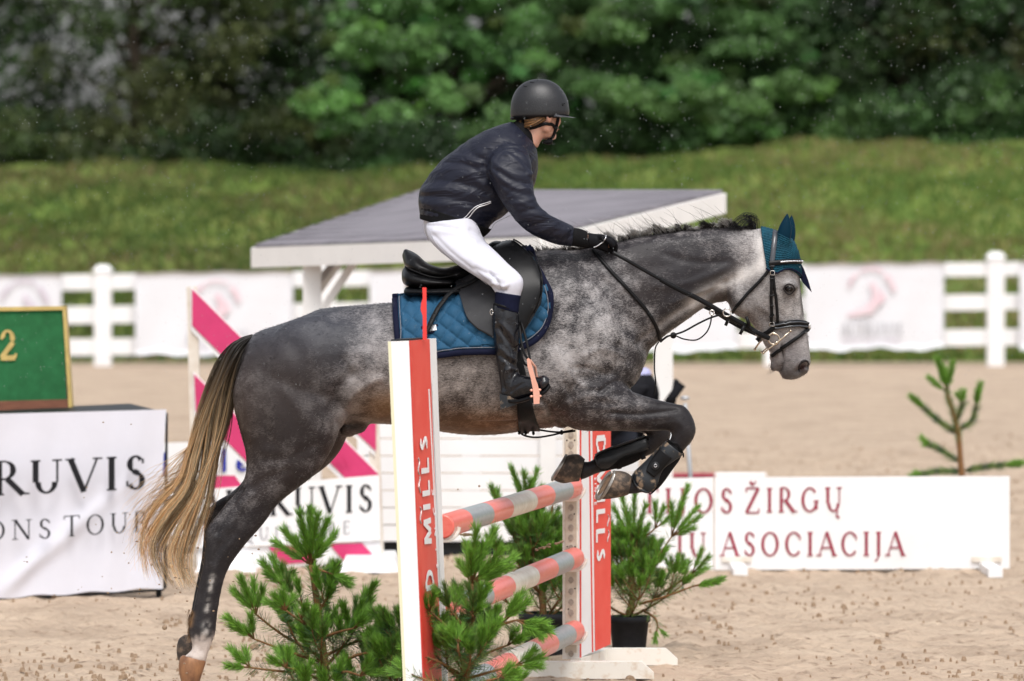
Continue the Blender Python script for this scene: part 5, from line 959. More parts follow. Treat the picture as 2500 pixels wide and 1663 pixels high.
hoof([(1544, 1164, 1534, 1208, .032, -.145), (1532, 1155, 1514, 1214, .044, -.145), (1516, 1150, 1488, 1218, .050, -.145), (1500, 1150, 1462, 1219, .052, -.145)][:4], M_hoofd, (-.022, 0, -.006))
hoof([(1428, 1121, 1414, 1175, .032, .145), (1414, 1110, 1396, 1177, .046, .145), (1400, 1109, 1374, 1180, .052, .145), (1388, 1111, 1350, 1172, .052, .145)], M_hoofd, (0, 0, 0))
M_eye = new_mat('eye', (.006, .004, .004), .1, spec=.35)
for px, py in ((1926, 706),):
    h_, n_2 = hit(HT, px, py); c = h_ + n_2 * -.009; 
    for s_ in (0, 1):
        cc = Vector((c.x, 2 * YH - c.y if s_ else c.y, c.z)); mb = MB(); mb.ball(cc, (.0205, .016, .0145), 20, 14); mb.build('eye', M_eye, horse, smooth=True)
# lids
M_lid = new_mat('dark_skin', (.022, .019, .02), .5, spec=.1)
for s_ in (0, 1):
    mb = MB(); 
    for pl in ([(1913, 706), (1918, 697), (1927, 694), (1936, 698), (1941, 707)], [(1913, 706), (1920, 716), (1930, 718), (1941, 707)]):
        pts = []
        for x, y in cr(pl, 4):
            h2, n2 = hit(HT, x, y); p = (h2 if h2 else P(x, y, c.y)); pts.append(Vector((p.x, (2 * YH - min(p.y, c.y + .0)) if s_ else min(p.y, c.y), p.z)) + Vector((0, -.010 if not s_ else .010, 0)))
        mb.tube(pts, .0032, 6)
    mb.build('eyelid', M_lid, horse, smooth=True)
M_nos = new_mat('nostril_lining', (.05, .012, .010), .5, noise=.7, nscale=60, mix=(.008, .006, .006))
for s_ in (0, 1):
    h_, n_2 = hit(HT, 1960, 896); c_ = h_ + Vector((0, .004, 0)); mb = MB(); mb.ball((c_.x, 2 * YH - c_.y if s_ else c_.y, c_.z), (.012, .008, .019), 18, 10, __import__('mathutils').Matrix.Rotation(R(38), 3, 'Y')); mb.build('nostril', M_nos, horse, smooth=True)
    pts = []
    for x, y in cr([(1952, 908), (1950, 897), (1955, 887), (1965, 881), (1973, 885), (1972, 895)], 5):
        h2, n2 = hit(HT, x, y); h2 = h2 or P(x, y, c_.y); pts.append((h2.x, (2 * YH - h2.y + .001) if s_ else h2.y - .001, h2.z))
    mb = MB(); mb.tube(pts, [.0045 * math.sin(math.pi * (i + .6) / (len(pts) + .2)) + .001 for i in range(len(pts))], 8); mb.build('nostril_rim', M_lid, horse, smooth=True)
# ------------------------------------------------------------------ hair
M_hair = leaf_mat('horse_hair', .35, .42)
def strands(name, S_, parent, mat=None):
    """S_: list of (points (n,3), radius, colours (n,3))"""
    V = []; Fc = []; C = []; k = 0
    for pts, r, col in S_:
        n = len(pts); d = np.gradient(pts, axis=0); d /= np.linalg.norm(d, axis=1)[:, None] + 1e-9; x = np.cross(d, [0, 1, .1]); x /= np.linalg.norm(x, axis=1)[:, None] + 1e-9; y = np.cross(d, x)
        taper = np.linspace(1, .25, n)[:, None] * r
        q = np.stack([pts + x * taper, pts - x * taper * .5 + y * taper * .87, pts - x * taper * .5 - y * taper * .87], 1); V.append(q.reshape(-1, 3)); C.append(np.repeat(col, 3, 0))
        for i in range(n - 1):
            for j in range(3): Fc.append((k + i * 3 + j, k + i * 3 + (j + 1) % 3, k + (i + 1) * 3 + (j + 1) % 3, k + (i + 1) * 3 + j))
        k += 3 * n
    return mk(name, np.concatenate(V), Fc, mat or M_hair, parent, smooth=True, cols={'tint': np.concatenate(C)})
G = [[(616, 816), (575, 832), (535, 888), (492, 985), (462, 1085), (448, 1150), (405, 1205), (345, 1250), (305, 1290)],
     [(617, 818), (570, 838), (535, 893), (492, 995), (464, 1092), (446, 1168), (385, 1232), (345, 1310), (358, 1405)],
     [(618, 820), (578, 850), (545, 915), (510, 1020), (486, 1115), (458, 1200), (402, 1272), (372, 1345), (402, 1428)],
     [(619, 822), (588, 862), (560, 935), (535, 1040), (512, 1130), (482, 1215), (438, 1298), (412, 1370), (446, 1442)],
     [(620, 824), (598, 875), (570, 950), (553, 1045), (531, 1135), (510, 1220), (482, 1300), (466, 1370), (484, 1432)],
     [(621, 828), (601, 882), (578, 970), (566, 1040), (552, 1085), (535, 1140), (520, 1200), (515, 1260), (520, 1330)]]
G = np.array(G, float); S_ = []
def hcol(t_, s, dk):
    dark = np.array([.012, .012, .013]); mid = np.array([.15, .12, .09]); gold = np.array([.92, .57, .26]); pale = np.array([.99, .83, .57])
    u = t_ * 8 + s * .9 - .1; w1 = 1 / (1 + np.exp(-(u - 3.2) * 2.0))[:, None]; w2 = 1 / (1 + np.exp(-(u - 3.9) * 1.8))[:, None]
    c = dark * (1 - w1) + (mid * .5 + gold * .5) * w1; c = c * (1 - w2) + (pale if dk > .45 else gold * .85) * w2
    return c
for i in range(1700):
    r_ = random.random(); s = (random.random() ** .9) * 3 + 1.0 if r_ < .93 else (random.random() if r_ < .985 else 4 + random.random() * .9); a = min(int(s), 4); f = s - a; gp = G[a] * (1 - f) + G[a + 1] * f
    lock = math.floor(s * 7) ; rr = random.Random(lock * 13 + 5); nseg = 22; end = random.uniform(.72, 1.0) if r_ < .93 else random.uniform(.8, 1.0)
    gp = cr(gp, 6); tt = np.linspace(0, end * (len(gp) - 1), nseg); q = np.stack([np.interp(tt, range(len(gp)), gp[:, 0]), np.interp(tt, range(len(gp)), gp[:, 1])], 1); t_ = np.linspace(0, end, nseg)
    q[:, 0] += (rr.uniform(-19, 19) * t_ ** .7 * np.sin(t_ * rr.uniform(5, 10) + rr.random() * 6) + random.gauss(0, 1.8) + random.gauss(0, 7) * t_ ** 2 + 4 * np.sin(t_ * 12 + s * 3) + rr.uniform(-20, 16) * t_ ** 3) * np.minimum(1, t_ * 4)
    q[:, 1] += random.gauss(0, 2) * t_
    th_ = (abs(s - 2.6) / 2.4); dep = random.gauss(0, 1) * .055 * max(.25, 1 - th_ ** 2) * np.minimum(1, t_ * 5 + .25)
    pts = np.array([tuple(P(x, y, YH + .0 + d_)) for (x, y), d_ in zip(q, dep * np.ones(nseg))])
    dk = random.random(); c = hcol(t_, 1 - abs(s - 2.6) / 3, dk) * random.uniform(.6, 1.35)
    if random.random() < .22: c = c * .35 + np.array([.22, .21, .205]) * .65 * np.clip(1 - t_ * 1.6, 0, 1)[:, None] + c * .65 * np.clip(t_ * 1.6, 0, 1)[:, None]
    c = c * (.42 if rr.random() < .2 else 1.05)
    S_.append((pts, .0015 if r_ < .93 else .0009, c))
for i in range(260):
    k = i % 9; x0, y0 = 470 + k * 4, 1085 + k * 16; ex, ey = random.uniform(300, 400), random.uniform(1180, 1330) + k * 8; tt = np.linspace(0, 1, 14); bow = random.uniform(20, 70); x = x0 + (ex - x0) * tt; y = y0 + (ey - y0) * tt ** 1.2 + bow * np.sin(tt * 3.14) * (.6 - tt) ; y += 10 * tt ** 3
    lo_ = random.Random(k * 5 + 1); x += lo_.uniform(-12, 12) * np.sin(tt * 5); S_.append((np.array([tuple(P(a, b, YH - random.uniform(-.02, .05))) for a, b in zip(x, y)]), .0012, np.tile([.85, .62, .36], (14, 1)) * random.uniform(.6, 1.2)))
strands('tail', S_, horse)
# mane standing off the crest
crest = np.array([(1290, 616), (1348, 612), (1400, 607), (1450, 602), (1500, 590), (1546, 580), (1593, 572), (1641, 565), (1689, 558), (1737, 555), (1769, 553), (1801, 554), (1840, 556)], float); S_ = []
crest = cr(crest, 6); arc = np.linspace(0, 1, len(crest))
for i in range(4200):
    u = random.random() ** .9 if random.random() < .85 else random.uniform(0, .3); bx, by = np.interp(u, arc, crest[:, 0]), np.interp(u, arc, crest[:, 1])
    if bx < 1400 and random.random() < .6: continue
    h = (18 + 7 * math.sin(bx * .11) + 5 * math.sin(bx * .043 + 1)) * random.uniform(.45, 1.15) * (.55 if bx < 1440 else 1) * (.75 if bx > 1800 else 1); ck = random.Random(int(bx / 5)); lean = ck.gauss(-.5, .35) + random.gauss(0, .15); wild = random.random() < .05 + (.13 if 1500 < bx < 1600 else 0) + (.06 if bx < 1480 else 0)
    if wild: h *= random.uniform(1.6, 2.9); lean = random.gauss(-.9, .35)
    yd = random.gauss(0, .012); tt = np.linspace(0, 1, 9); x = bx + lean * h * tt + random.gauss(0, 4) * tt ** 2 * (1 + wild * 2) + (wild * 4 * np.sin(tt * 5 + i)); y = by + 5 - (h + 5) * tt * (1 - .12 * tt) + (6 * tt ** 3 if bx > 1600 and not wild else 0)
    pts = np.array([tuple(P(a, b, YH + yd - (.03 * q_ ** 2 if not wild else 0))) for a, b, q_ in zip(x, y, tt)]); base = np.array([.05, .048, .05]); tip = np.array([.62, .60, .58]) if ck.random() < .68 and bx < 1790 else np.array([.05, .045, .045])
    c = base * (1 - np.clip(tt * 1.5, 0, 1)[:, None]) + tip * np.clip(tt * 1.5, 0, 1)[:, None]; S_.append((pts, .0021 if not wild else .0011, c * random.uniform(.6, 1.2)))
for i in range(46):                                     # black tuft behind the ears, curling back
    bx = random.uniform(1826, 1850); by = 556; tt = np.linspace(0, 1, 12); k = random.uniform(.5, 1.15); x = bx + np.interp(tt, [0, .25, .5, .8, 1], [0, 2, -14, -32, -52]) * k + random.gauss(0, 2); y = by + 4 + np.interp(tt, [0, .25, .5, .8, 1], [0, -30, -36, -24, 6]) * k * random.uniform(.85, 1.1)
    S_.append((np.array([tuple(P(a, b, YH - .015 - .03 * q_ + random.gauss(0, .004))) for a, b, q_ in zip(x, y, tt)]), .0018, np.tile([.014, .013, .016], (12, 1)) * random.uniform(.7, 1.6)))
strands('mane', S_, horse)
S_ = []
for i in range(120):                                     # fetlock feather and chin whiskers
    x0, y0 = random.uniform(458, 470), random.uniform(1488, 1545); tt = np.linspace(0, 1, 6); x = x0 - 8 * tt * random.uniform(.3, 1.1) + 3; y = y0 + 26 * tt * random.uniform(.5, 1.2); S_.append((np.array([tuple(P(a, b, YH - .15 + random.gauss(0, .008))) for a, b in zip(x, y)]), .0013, np.tile([.36, .23, .13], (6, 1)) * random.uniform(.6, 1.3)))
for i in range(26):
    x0, y0 = random.uniform(1878, 1895), random.uniform(880, 906); tt = np.linspace(0, 1, 5); S_.append((np.array([tuple(P(x0 - 14 * q_ * random.random(), y0 + 12 * q_, YH + random.gauss(0, .02))) for q_ in tt]), .0005, np.tile([.06, .05, .05], (5, 1))))
strands('feather_hair', S_, horse)
# short guard hair breaking the outline and catching light on the coat
S_ = []; me_n = normals(HV, HF); idx = np.random.default_rng(3).choice(len(HV), 26000); 
colS = A * .35 + B * .65
for i in idx:
    p = HV[i]; n = me_n[i]
    if n[1] > .35 or p[1] > YH + .1: continue
    q = Q[i]; fl_ = np.array([-.75, 0, -.66]) if q[0] < 1780 else np.array([.3, 0, -.9]); fl_ = fl_ - n * (fl_ @ n); fl_ /= np.linalg.norm(fl_) + 1e-6; fl_ = fl_ + rng.normal(0, .25, 3); L_ = random.uniform(.008, .015); tt = np.array([0, .5, 1])[:, None]
    pts = p[None] - n * .001 + (fl_[None] * L_ * tt + n[None] * L_ * (.22 * tt)); cc = (B[i] if random.random() < .5 + bias[i, 0] else A[i]) * random.uniform(.7, 1.35); S_.append((pts, .00075, np.tile(cc, (3, 1))))
strands('short_hair', S_, horse)
# ------------------------------------------------------------------ tack
M_lea = new_mat('black_leather', (.008, .008, .009), .36, noise=.3, nscale=40, bump=.15, bscale=140, bdist=.001, spec=.16)
M_leag = new_mat('dull_black_leather', (.009, .009, .010), .44, spec=.12, noise=.4, nscale=20, bump=.2, bscale=160, bdist=.001)
M_steel = new_mat('polished_steel', (.62, .60, .58), .22, metal=1)
M_bit = new_mat('bronze_bit', (.55, .47, .38), .25, metal=1)
M_navy = new_mat('navy_binding', (.007, .009, .028), .75, noise=.3, nscale=40, bump=.2, bscale=200, bdist=.001)
M_teal = new_mat('quilted_blue_cotton', (.010, .062, .125), .75, noise=.25, nscale=9, mix=(.014, .075, .15), bump=.15, bscale=250, bdist=.001)
M_knit = new_mat('teal_crochet', (.004, .065, .105), .85, noise=.5, nscale=30, bump=.5, bscale=150, bdist=.002)
M_dullcord = new_mat('braided_silver_cord', (.20, .21, .25), .6, noise=.6, nscale=220)
M_bead = new_mat('silver_beads', (.75, .75, .78), .2, metal=.6)
# saddle pad: both flanks from the spine down, with quilted relief
pad = thing('saddle_pad', tuple(P(1150, 860, YH)), 'blue quilted saddle pad with navy binding lying under the saddle', 'saddle pad')
top = [(963, 719), (1010, 712), (1080, 705), (1150, 680), (1210, 645), (1258, 617), (1280, 604), (1290, 602), (1297, 613), (1307, 650), (1328, 694), (1343, 730)]
bot = [(975, 872), (1020, 873), (1068, 870), (1134, 862), (1205, 860), (1250, 855), (1293, 838), (1317, 815), (1330, 795), (1337, 780), (1343, 760), (1344, 742)]
def quilt(a, b, nu, nv):
    H = np.zeros((nu, nv))
    for i in range(nu):
        for j in range(nv):
            x, y = a[i] + (b[i] - a[i]) * j / (nv - 1); u = ((x * .80 + y * .60) / 29.) % 1; v = ((-x * .58 + y * .82) / 30.) % 1
            H[i, j] = .016 * (math.sin(math.pi * u) * math.sin(math.pi * v)) ** .4 * min(1, max(0, i - 3) / 4, max(0, nu - 5 - i) / 4, max(0, nv - 5 - j) / 4)
    return H
V, Fc = drape(HT, top, bot, 190, 96, .012, .006, None, quilt)
mk('quilted_panel', V, Fc, M_teal, pad, smooth=True); mk('quilted_panel', mirrored(V), rflip(Fc), M_teal, pad, smooth=True)
PT = bvh(V, Fc)
edge = [(964, 718), (966, 760), (970, 810), (976, 868), (1020, 872), (1068, 869), (1134, 861), (1205, 859), (1250, 854), (1293, 837), (1317, 813), (1336, 782), (1342, 745), (1340, 718), (1328, 694), (1307, 652), (1297, 615), (1289, 602)]
def strap2(tree, pl, w_, par, name, mat, off=.004, th=.004, Yf=None, sub=8, mirror=False, smooth=True):
    V, Fc = strap(tree, pl, w_, off, th, Yf, sub); o = mk(name, V, Fc, mat, par, smooth=smooth)
    if mirror: mk(name, mirrored(V), rflip(Fc), mat, par, smooth=smooth)
    return V, Fc
e1 = edge[:4]; e2 = edge[3:]
strap2(HT, e1, 14, pad, 'binding', M_navy, .026, .006, None, 6, True); strap2(HT, e2, 15, pad, 'binding', M_navy, .026, .006, YH - .22, 5, True)
inner = [(975, 722), (977, 760), (981, 810), (985, 858), (1030, 862), (1068, 860), (1134, 851), (1205, 849)]
strap2(HT, inner, 2.4, pad, 'cord', M_dullcord, .030, .002, None, 7); strap2(HT, [(1327, 705), (1334, 735), (1330, 770), (1314, 802), (1290, 826), (1262, 842)], 2.4, pad, 'cord', M_dullcord, .03, .002, None, 7)
strap2(HT, [(1284, 610), (1287, 630), (1297, 655)], 15, pad, 'binding', M_navy, .03, .005, YH - .03, 6)
mb = MB(); V, Fc = drape(HT, [(1030, 806), (1072, 800)], [(1034, 824), (1078, 816)], 6, 4, .028, .002); mb.add(V, Fc); mb.build('label_patch', M_navy, pad)
V, Fc = drape(HT, [(1044, 806), (1068, 803)], [(1048, 817), (1070, 814)], 5, 3, .034, .001); mk('label_print', V, Fc, M_bead, pad)
V, Fc = drape(HT, [(1164, 824), (1203, 822)], [(1166, 842), (1203, 840)], 6, 4, .027, .002); mk('girth_loop', V, Fc, M_teal, pad)
# saddle
sad = thing('saddle', tuple(P(1140, 730, YH)), 'black leather jumping saddle with girth and stirrups on the horse', 'saddle')
# flap (draped over the pad), knee block, seat, panel
ftop = [(1091, 678), (1120, 655), (1160, 635), (1200, 620), (1240, 614), (1262, 620), (1287, 639), (1307, 658), (1319, 682), (1321, 707)]
fbot = [(1100, 684), (1123, 717), (1133, 745), (1144, 784), (1165, 806), (1195, 822), (1240, 842), (1285, 794), (1305, 760), (1318, 728)]
V, Fc = drape(HT, ftop, fbot, 70, 50, .040, .007, None, None, 4); M_flap = new_mat('worn_flap_leather', (.026, .026, .029), .42, noise=.35, nscale=16, mix=(.016, .016, .018), bump=.2, bscale=120, bdist=.001, spec=.35)
mk('flap', V, Fc, M_flap, sad, smooth=True); mk('flap', mirrored(V), rflip(Fc), M_flap, sad, smooth=True); FT = bvh(V, Fc)
V, Fc = drape(HT, [(1205, 620), (1240, 617), (1262, 622), (1286, 641), (1305, 661), (1316, 684), (1318, 708)], [(1210, 700), (1225, 740), (1240, 790), (1258, 815), (1282, 792), (1302, 757), (1315, 728)], 50, 30, .060, .012, None, lambda a, b, nu, nv: np.array([[.022 * math.sin(math.pi * j / (nv - 1)) ** .5 * min(1, i / 8, (nu - 1 - i) / 5) for j in range(nv)] for i in range(nu)]), 3)
mk('knee_block', V, Fc, M_lea, sad, smooth=True); mk('knee_block', mirrored(V), rflip(Fc), M_lea, sad, smooth=True)
for k, dl in enumerate((0, 5, 10)): strap2(HT, [(1262 - dl, 621 + dl * .6), (1287 - dl, 640 + dl * .4), (1306 - dl, 660 + dl * .2), (1317 - dl, 685), (1319 - dl, 708), (1312 - dl, 740 - dl * .3), (1295 - dl, 772 - dl)], 3, sad, 'piping', M_leag, .078, .004, None, 6)
seat = [(981, 622, 1003, 612, .035, 0), (988, 648, 1020, 622, .13, 0), (1000, 660, 1040, 640, .165, 0), (1025, 672, 1062, 650, .17, 0), (1060, 680, 1085, 655, .16, 0), (1095, 688, 1108, 650, .14, 0), (1140, 690, 1140, 640, .12, 0), (1180, 670, 1180, 615, .10, 0), (1215, 650, 1212, 592, .09, 0), (1245, 648, 1236, 594, .085, 0), (1262, 640, 1256, 612, .05, 0)]
V, Fc = fuse([loft(seat, 28, 4, 2.6), loft([(984, 611, 992, 607, .05, 0), (988, 640, 1008, 618, .11, 0), (1000, 655, 1032, 636, .13, 0)], 20, 4, 2.2)], .007, 4); mk('seat', V, Fc, M_lea, sad, smooth=True)
pan = [(981, 660, 990, 650, .06, 0), (983, 690, 1000, 655, .15, 0), (1005, 702, 1035, 665, .185, 0), (1050, 704, 1070, 675, .2, 0), (1105, 700, 1110, 680, .19, 0)]
V, Fc = fuse([loft(pan, 28, 4, 2.2)], .008, 3); mk('cantle_roll', V, Fc, M_lea, sad, smooth=True)
pan = [(986, 708, 992, 699, .10, 0), (992, 722, 1000, 700, .17, 0), (1050, 722, 1050, 702, .22, 0), (1120, 722, 1120, 698, .24, 0), (1135, 715, 1135, 700, .22, 0)]
V, Fc = fuse([loft(pan, 28, 4, 2.3)], .008, 3); mk('under_panel', V, Fc, M_leag, sad, smooth=True)
V, Fc = fuse([loft([(1192, 640, 1192, 596, .10, 0), (1215, 650, 1208, 588, .115, 0), (1240, 655, 1232, 592, .12, 0), (1262, 650, 1255, 612, .09, 0)], 24, 4, 2.2)], .007, 3); mk('pommel', V, Fc, M_lea, sad, smooth=True)
mb = MB(); mb.ball(P(1226, 613, YH - .118), (.011, .006, .011), 14, 8); mb.build('stud', M_bead, sad, smooth=True)
strap2(None, [(988, 651), (1012, 662), (1045, 674), (1075, 678), (1105, 673), (1125, 666)], 3, sad, 'piping', M_leag, .0, .004, YH - .175, 6)
for i in range(4): mb = MB(); mb.tube([P(1210 + i * 9, 590 + i * i * .6, YH - .02), P(1226 + i * 8, 598 + i * 2, YH - .09), P(1238 + i * 6, 612 + i, YH - .11)], .003, 6); mb.build('crease_roll', M_leag, sad, smooth=True)
V_, F_ = strap2(HT, [(1186, 697), (1170, 708), (1150, 718), (1126, 728), (1097, 751), (1072, 780), (1058, 802), (1044, 826)], 12, sad, 'billet_strap', M_leag, .054, .003)
strap2(HT, [(1134, 713), (1145, 716), (1158, 722)], 3, sad, 'keeper', M_lea, .062, .003)
for u in np.linspace(.25, .95, 8):
    pl = cr([(1150, 718), (1126, 728), (1097, 751), (1072, 780), (1058, 802), (1044, 826)], 10); x, y = pl[int(u * (len(pl) - 1))]; h_, n_2 = hit(HT, x, y)
    if h_ is not None: mb = MB(); mb.ball(h_ + n_2 * .058, (.003, .003, .003), 8, 6); mb.build('punch_hole', M_bead if 0 else M_dark, sad)
gir = [(1250, 846), (1257, 890), (1268, 950), (1280, 1000), (1291, 1049)]; gw = 30
V, Fc = drape(HT, [(1248, 846), (1256, 900), (1260, 960), (1263, 1010), (1266, 1050)], [(1266, 846), (1281, 905), (1294, 965), (1306, 1015), (1319, 1050)], 40, 8, .008, .008); mk('girth', V, Fc, M_leag, sad, smooth=True); mk('girth', mirrored(V), rflip(Fc), M_leag, sad, smooth=True)
mb = MB(); pts = []
for k in range(17):
    a = math.pi * k / 16; pts.append((math.cos(a), math.sin(a)))
bel = P(1292, 1052, YH); 
mb.tube([bel + Vector((-.045 + .002, -c * .12, -.002 - .008 * s)) for c, s in pts], .006, 8); mb.tube([bel + Vector((-.015, -c * .12, -.004 - .008 * s)) for c, s in pts], .006, 8); mb.tube([bel + Vector((.018, -c * .12, -.004 - .008 * s)) for c, s in pts], .006, 8); mb.build('girth_underside', M_leag, sad, smooth=True)
# stirrup leather and iron
YS = YH - .535
M_strp = new_mat('rose_gold_stirrup', (.80, .42, .32), .35, metal=.25, noise=.1, nscale=30)
for sgn in (0, 1):
    mz = (lambda V: mirrored(V)) if sgn else (lambda V: V)
    for pl, nm in (([(1268, 795), (1272, 830), (1279, 860), (1289, 878)], 'stirrup_leather'), ([(1272, 785), (1282, 820), (1289, 850), (1294, 877)], 'stirrup_leather'), ([(1271, 840), (1274, 872), (1281, 888), (1288, 893)], 'stirrup_leather')):
        c = cr(pl, 5); n = len(c); pts = [P(x, y, YH - .40 - .13 * i / (n - 1)) for i, (x, y) in enumerate(c)]; V, Fc = ribbon(pts, [Vector((-.25, -1, 0))] * n, .010, .003); V = np.array(V); mk(nm, mz(V), Fc if not sgn else rflip(Fc), M_leag, sad, smooth=True)
    mb = MB()
    for x0, y0, x1, y1, x2, y2 in ((1286, 876, 1297, 925, 1303, 986),):
        mb.slab([P(a, b, YS) for a, b in [(1286, 877), (1290, 874), (1294, 877), (1301, 900), (1308, 926), (1313, 940), (1317, 956), (1318, 968), (1317, 986), (1303, 987), (1302, 968), (1301, 950), (1296, 925), (1288, 896)]], (0, .016, 0))
    for x, y in ((1298, 953), (1317, 952), (1298, 968), (1318, 967)): mb.ball(P(x, y, YS + .012), (.008, .01, .006), 10, 6)
    V = mb.V(); mk('stirrup_branch', mz(V), mb.f if not sgn else rflip(mb.f), M_strp, sad)
    mb = MB(); mb.hexa([P(1296, 987, YS + .01), P(1322, 972, YS + .01), P(1322, 968, YS + .11), P(1296, 983, YS + .11)], [P(1293, 975, YS + .01), P(1320, 958, YS + .01), P(1320, 954, YS + .11), P(1293, 971, YS + .11)]); V = mb.V(); mk('stirrup_tread', mz(V), mb.f if not sgn else rflip(mb.f), M_lea, sad)
    mb = MB(); mb.tube([P(1305, 975, YS + .12), P(1312, 930, YS + .12), P(1306, 895, YS + .1), P(1292, 878, YS + .01)], .006, 8); V = mb.V(); mk('stirrup_branch', mz(V), mb.f if not sgn else rflip(mb.f), M_strp, sad, smooth=True)
# ear bonnet
bon = thing('ear_bonnet', tuple(P(1905, 682, YH)), 'teal crocheted ear bonnet with navy ears on the horse\'s head', 'ear bonnet')
def knit(a, b, nu, nv):
    return np.array([[.0022 * (math.sin(i * 1.25 + math.sin(j * .9)) * .5 + math.sin(j * 1.35)) for j in range(nv)] for i in range(nu)])
V, Fc = drape(HT, [(1857, 557), (1884, 564), (1908, 573), (1930, 588), (1943, 608), (1951, 633), (1956, 655)], [(1872, 658), (1885, 665), (1897, 668), (1909, 662), (1928, 660), (1944, 668), (1955, 680)], 90, 80, .005, .005, None, knit, 1)
mk('crochet_cap', V, Fc, M_knit, bon, smooth=True); mk('crochet_cap', mirrored(V), rflip(Fc), M_knit, bon, smooth=True)
strap2(HT, [(1870, 656), (1884, 664), (1896, 667), (1908, 661), (1928, 658), (1944, 666), (1955, 678)], 4, bon, 'piping', M_navy, .010, .004, None, 6, True)
for s_ in (-1, 1):
    st2 = [(1893, 622, 1916, 614, .036, -.046), (1892, 600, 1927, 596, .027, -.052), (1896, 575, 1932, 570, .024, -.056), (1903, 552, 1931, 548, .018, -.057), (1913, 534, 1927, 532, .010, -.057), (1921, 522, 1923, 522, .003, -.057)]
    if s_ > 0: st2 = [(a + 12, b + 3, c + 10, d + 3, e, -f) for a, b, c, d, e, f in st2]
    V, Fc = loft(st2, 20, 5, 2.0); mk('ear_cover', V, Fc, M_navyteal if 0 else new_mat('navy_teal_lycra', (.002, .020, .038), .55, spec=.06), bon, smooth=True)
V = [tuple(P(x, y, YH + dy)) for dy in (-.012, .006) for x, y in ((1950, 634), (1962, 655), (1973, 684), (1982, 714), (1974, 706), (1960, 690), (1952, 676))]
mk('forehead_flap', V, [tuple(range(7)), tuple(range(13, 6, -1))] + [(i, (i + 1) % 7, 7 + (i + 1) % 7, 7 + i) for i in range(7)], M_navy, bon)
# bridle
brd = thing('bridle', tuple(P(1900, 870, YH)), 'black bridle with cheek bit, noseband and reins running back to the rider\'s hand', 'bridle')
M_crown = new_mat('wet_headpiece_leather', (.05, .055, .065), .25, coat=.5, noise=.2, nscale=20)
YB_ = YH - .1
HS = [('headpiece', [(1892, 571), (1890, 590), (1887, 615), (1885, 634), (1884, 652)], 13, M_crown, .014), ('cheekpiece', [(1884, 650), (1883.5, 690), (1883, 735), (1884, 790)], 8, M_lea, .010), ('noseband_hanger', [(1887, 668), (1890, 700), (1894, 740), (1899, 785)], 7, M_lea, .008),
      ('throatlatch', [(1880, 655), (1866, 674), (1848, 694), (1824, 718), (1804, 742), (1787, 765)], 8, M_lea, .006), ('browband', [(1877, 645), (1892, 643), (1910, 641), (1930, 640), (1946, 640), (1955, 643)], 12, M_lea, .016),
      ('noseband', [(1889, 795), (1903, 793), (1925, 790), (1950, 790), (1974, 796)], 18, M_lea, .008), ('noseband_strap', [(1892, 797), (1878, 808), (1863, 818), (1848, 832)], 11, M_lea, .009), ('flash_strap', [(1977, 800), (1958, 814), (1935, 832), (1910, 850), (1886, 869)], 9, M_lea, .008)]
for nm, pl, w_, mt, off in HS: strap2(HT, pl, w_, brd, nm, mt, off, .004, None, 6, True)
strap2(HT, [(1889, 792), (1903, 790), (1925, 786.5), (1950, 786.5), (1973, 792)], 4, brd, 'noseband_piping', M_crown, .014, .004, None, 6, True); strap2(HT, [(1891, 800), (1905, 798.5), (1926, 796), (1950, 796), (1973, 801)], 4, brd, 'noseband_piping', M_crown, .014, .004, None, 6, True)
mb = MB()
for x, y in cr([(1904, 641.5), (1918, 640), (1935, 639.5), (1952, 640)], 6):
    h_, n_2 = hit(HT, x, y)
    if h_ is not None: mb.ball(h_ + n_2 * .022, .0036, 8, 6)
mb.build('browband_beads', M_bead, brd, smooth=True)
def buckle(px, py, w_, h_, par, tree=HT, off=.014, mat=None):
    h, n = hit(tree, px, py); c = h + n * off if h is not None else P(px, py, YB_); a, b = w_ / F * YH / 2, h_ / F * YH / 2; c = Vector((c.x, c.y - .002, c.z)); mb = MB()
    pts = [c + Vector((x * a, 0, z * b)) for x, z in ((-1, -1), (1, -1), (1, 1), (-1, 1), (-1, -1))]; mb.tube(pts, .0022, 6); mb.build('buckle', mat or M_steel, par, smooth=True)
for x, y, w_, h_ in ((1885, 667, 10, 10), (1885, 789, 11, 9), (1849, 813, 8, 12), (1977, 797, 4, 9)): buckle(x, y, w_, h_, brd)
for y in (681, 720, 745, 768): strap2(HT, [(1879, y), (1884, y + .5), (1888, y)], 4, brd, 'keeper', M_lea, .015, .003, None, 3)
# bit: loose ring D and long cheek bar
for s_ in (0, 1):
    Yb = YH - .085; cz = lambda x, y, d=0: P(x, y, Yb - d); mb = MB(); mb.tube([cz(1890 + 14 * math.cos(a), 827 - 14 * math.sin(a)) for a in np.linspace(R(75), R(285), 16)][::1] + [cz(1898, 840)], .0042, 8); mb.tube([cz(1890 + 13 * math.cos(a), 828 - 13 * math.sin(a)) for a in np.linspace(R(-60), R(110), 14)], .0042, 8)
    mb.tube([cz(1865, 862), cz(1880, 849), cz(1896, 837), cz(1912, 824), cz(1930, 808)], [.003, .0035, .006, .0035, .003], 8); mb.ball(cz(1864, 862), .0055, 10, 8); mb.ball(cz(1930, 808), .0058, 10, 8); mb.ball(cz(1896, 837), .0085, 10, 8)
    V = mb.V(); mk('bit_cheek', mirrored(V) if s_ else V, rflip(mb.f) if s_ else mb.f, M_bit, brd, smooth=True)
mb = MB(); mb.tube([P(1843, 852, YH + .05), P(1853, 838, YH + .04), P(1860, 830, YH + .03)], .004, 6); mb.ball(P(1843, 853, YH + .05), .006, 10, 6); mb.build('bit_bar', M_bit, brd, smooth=True)
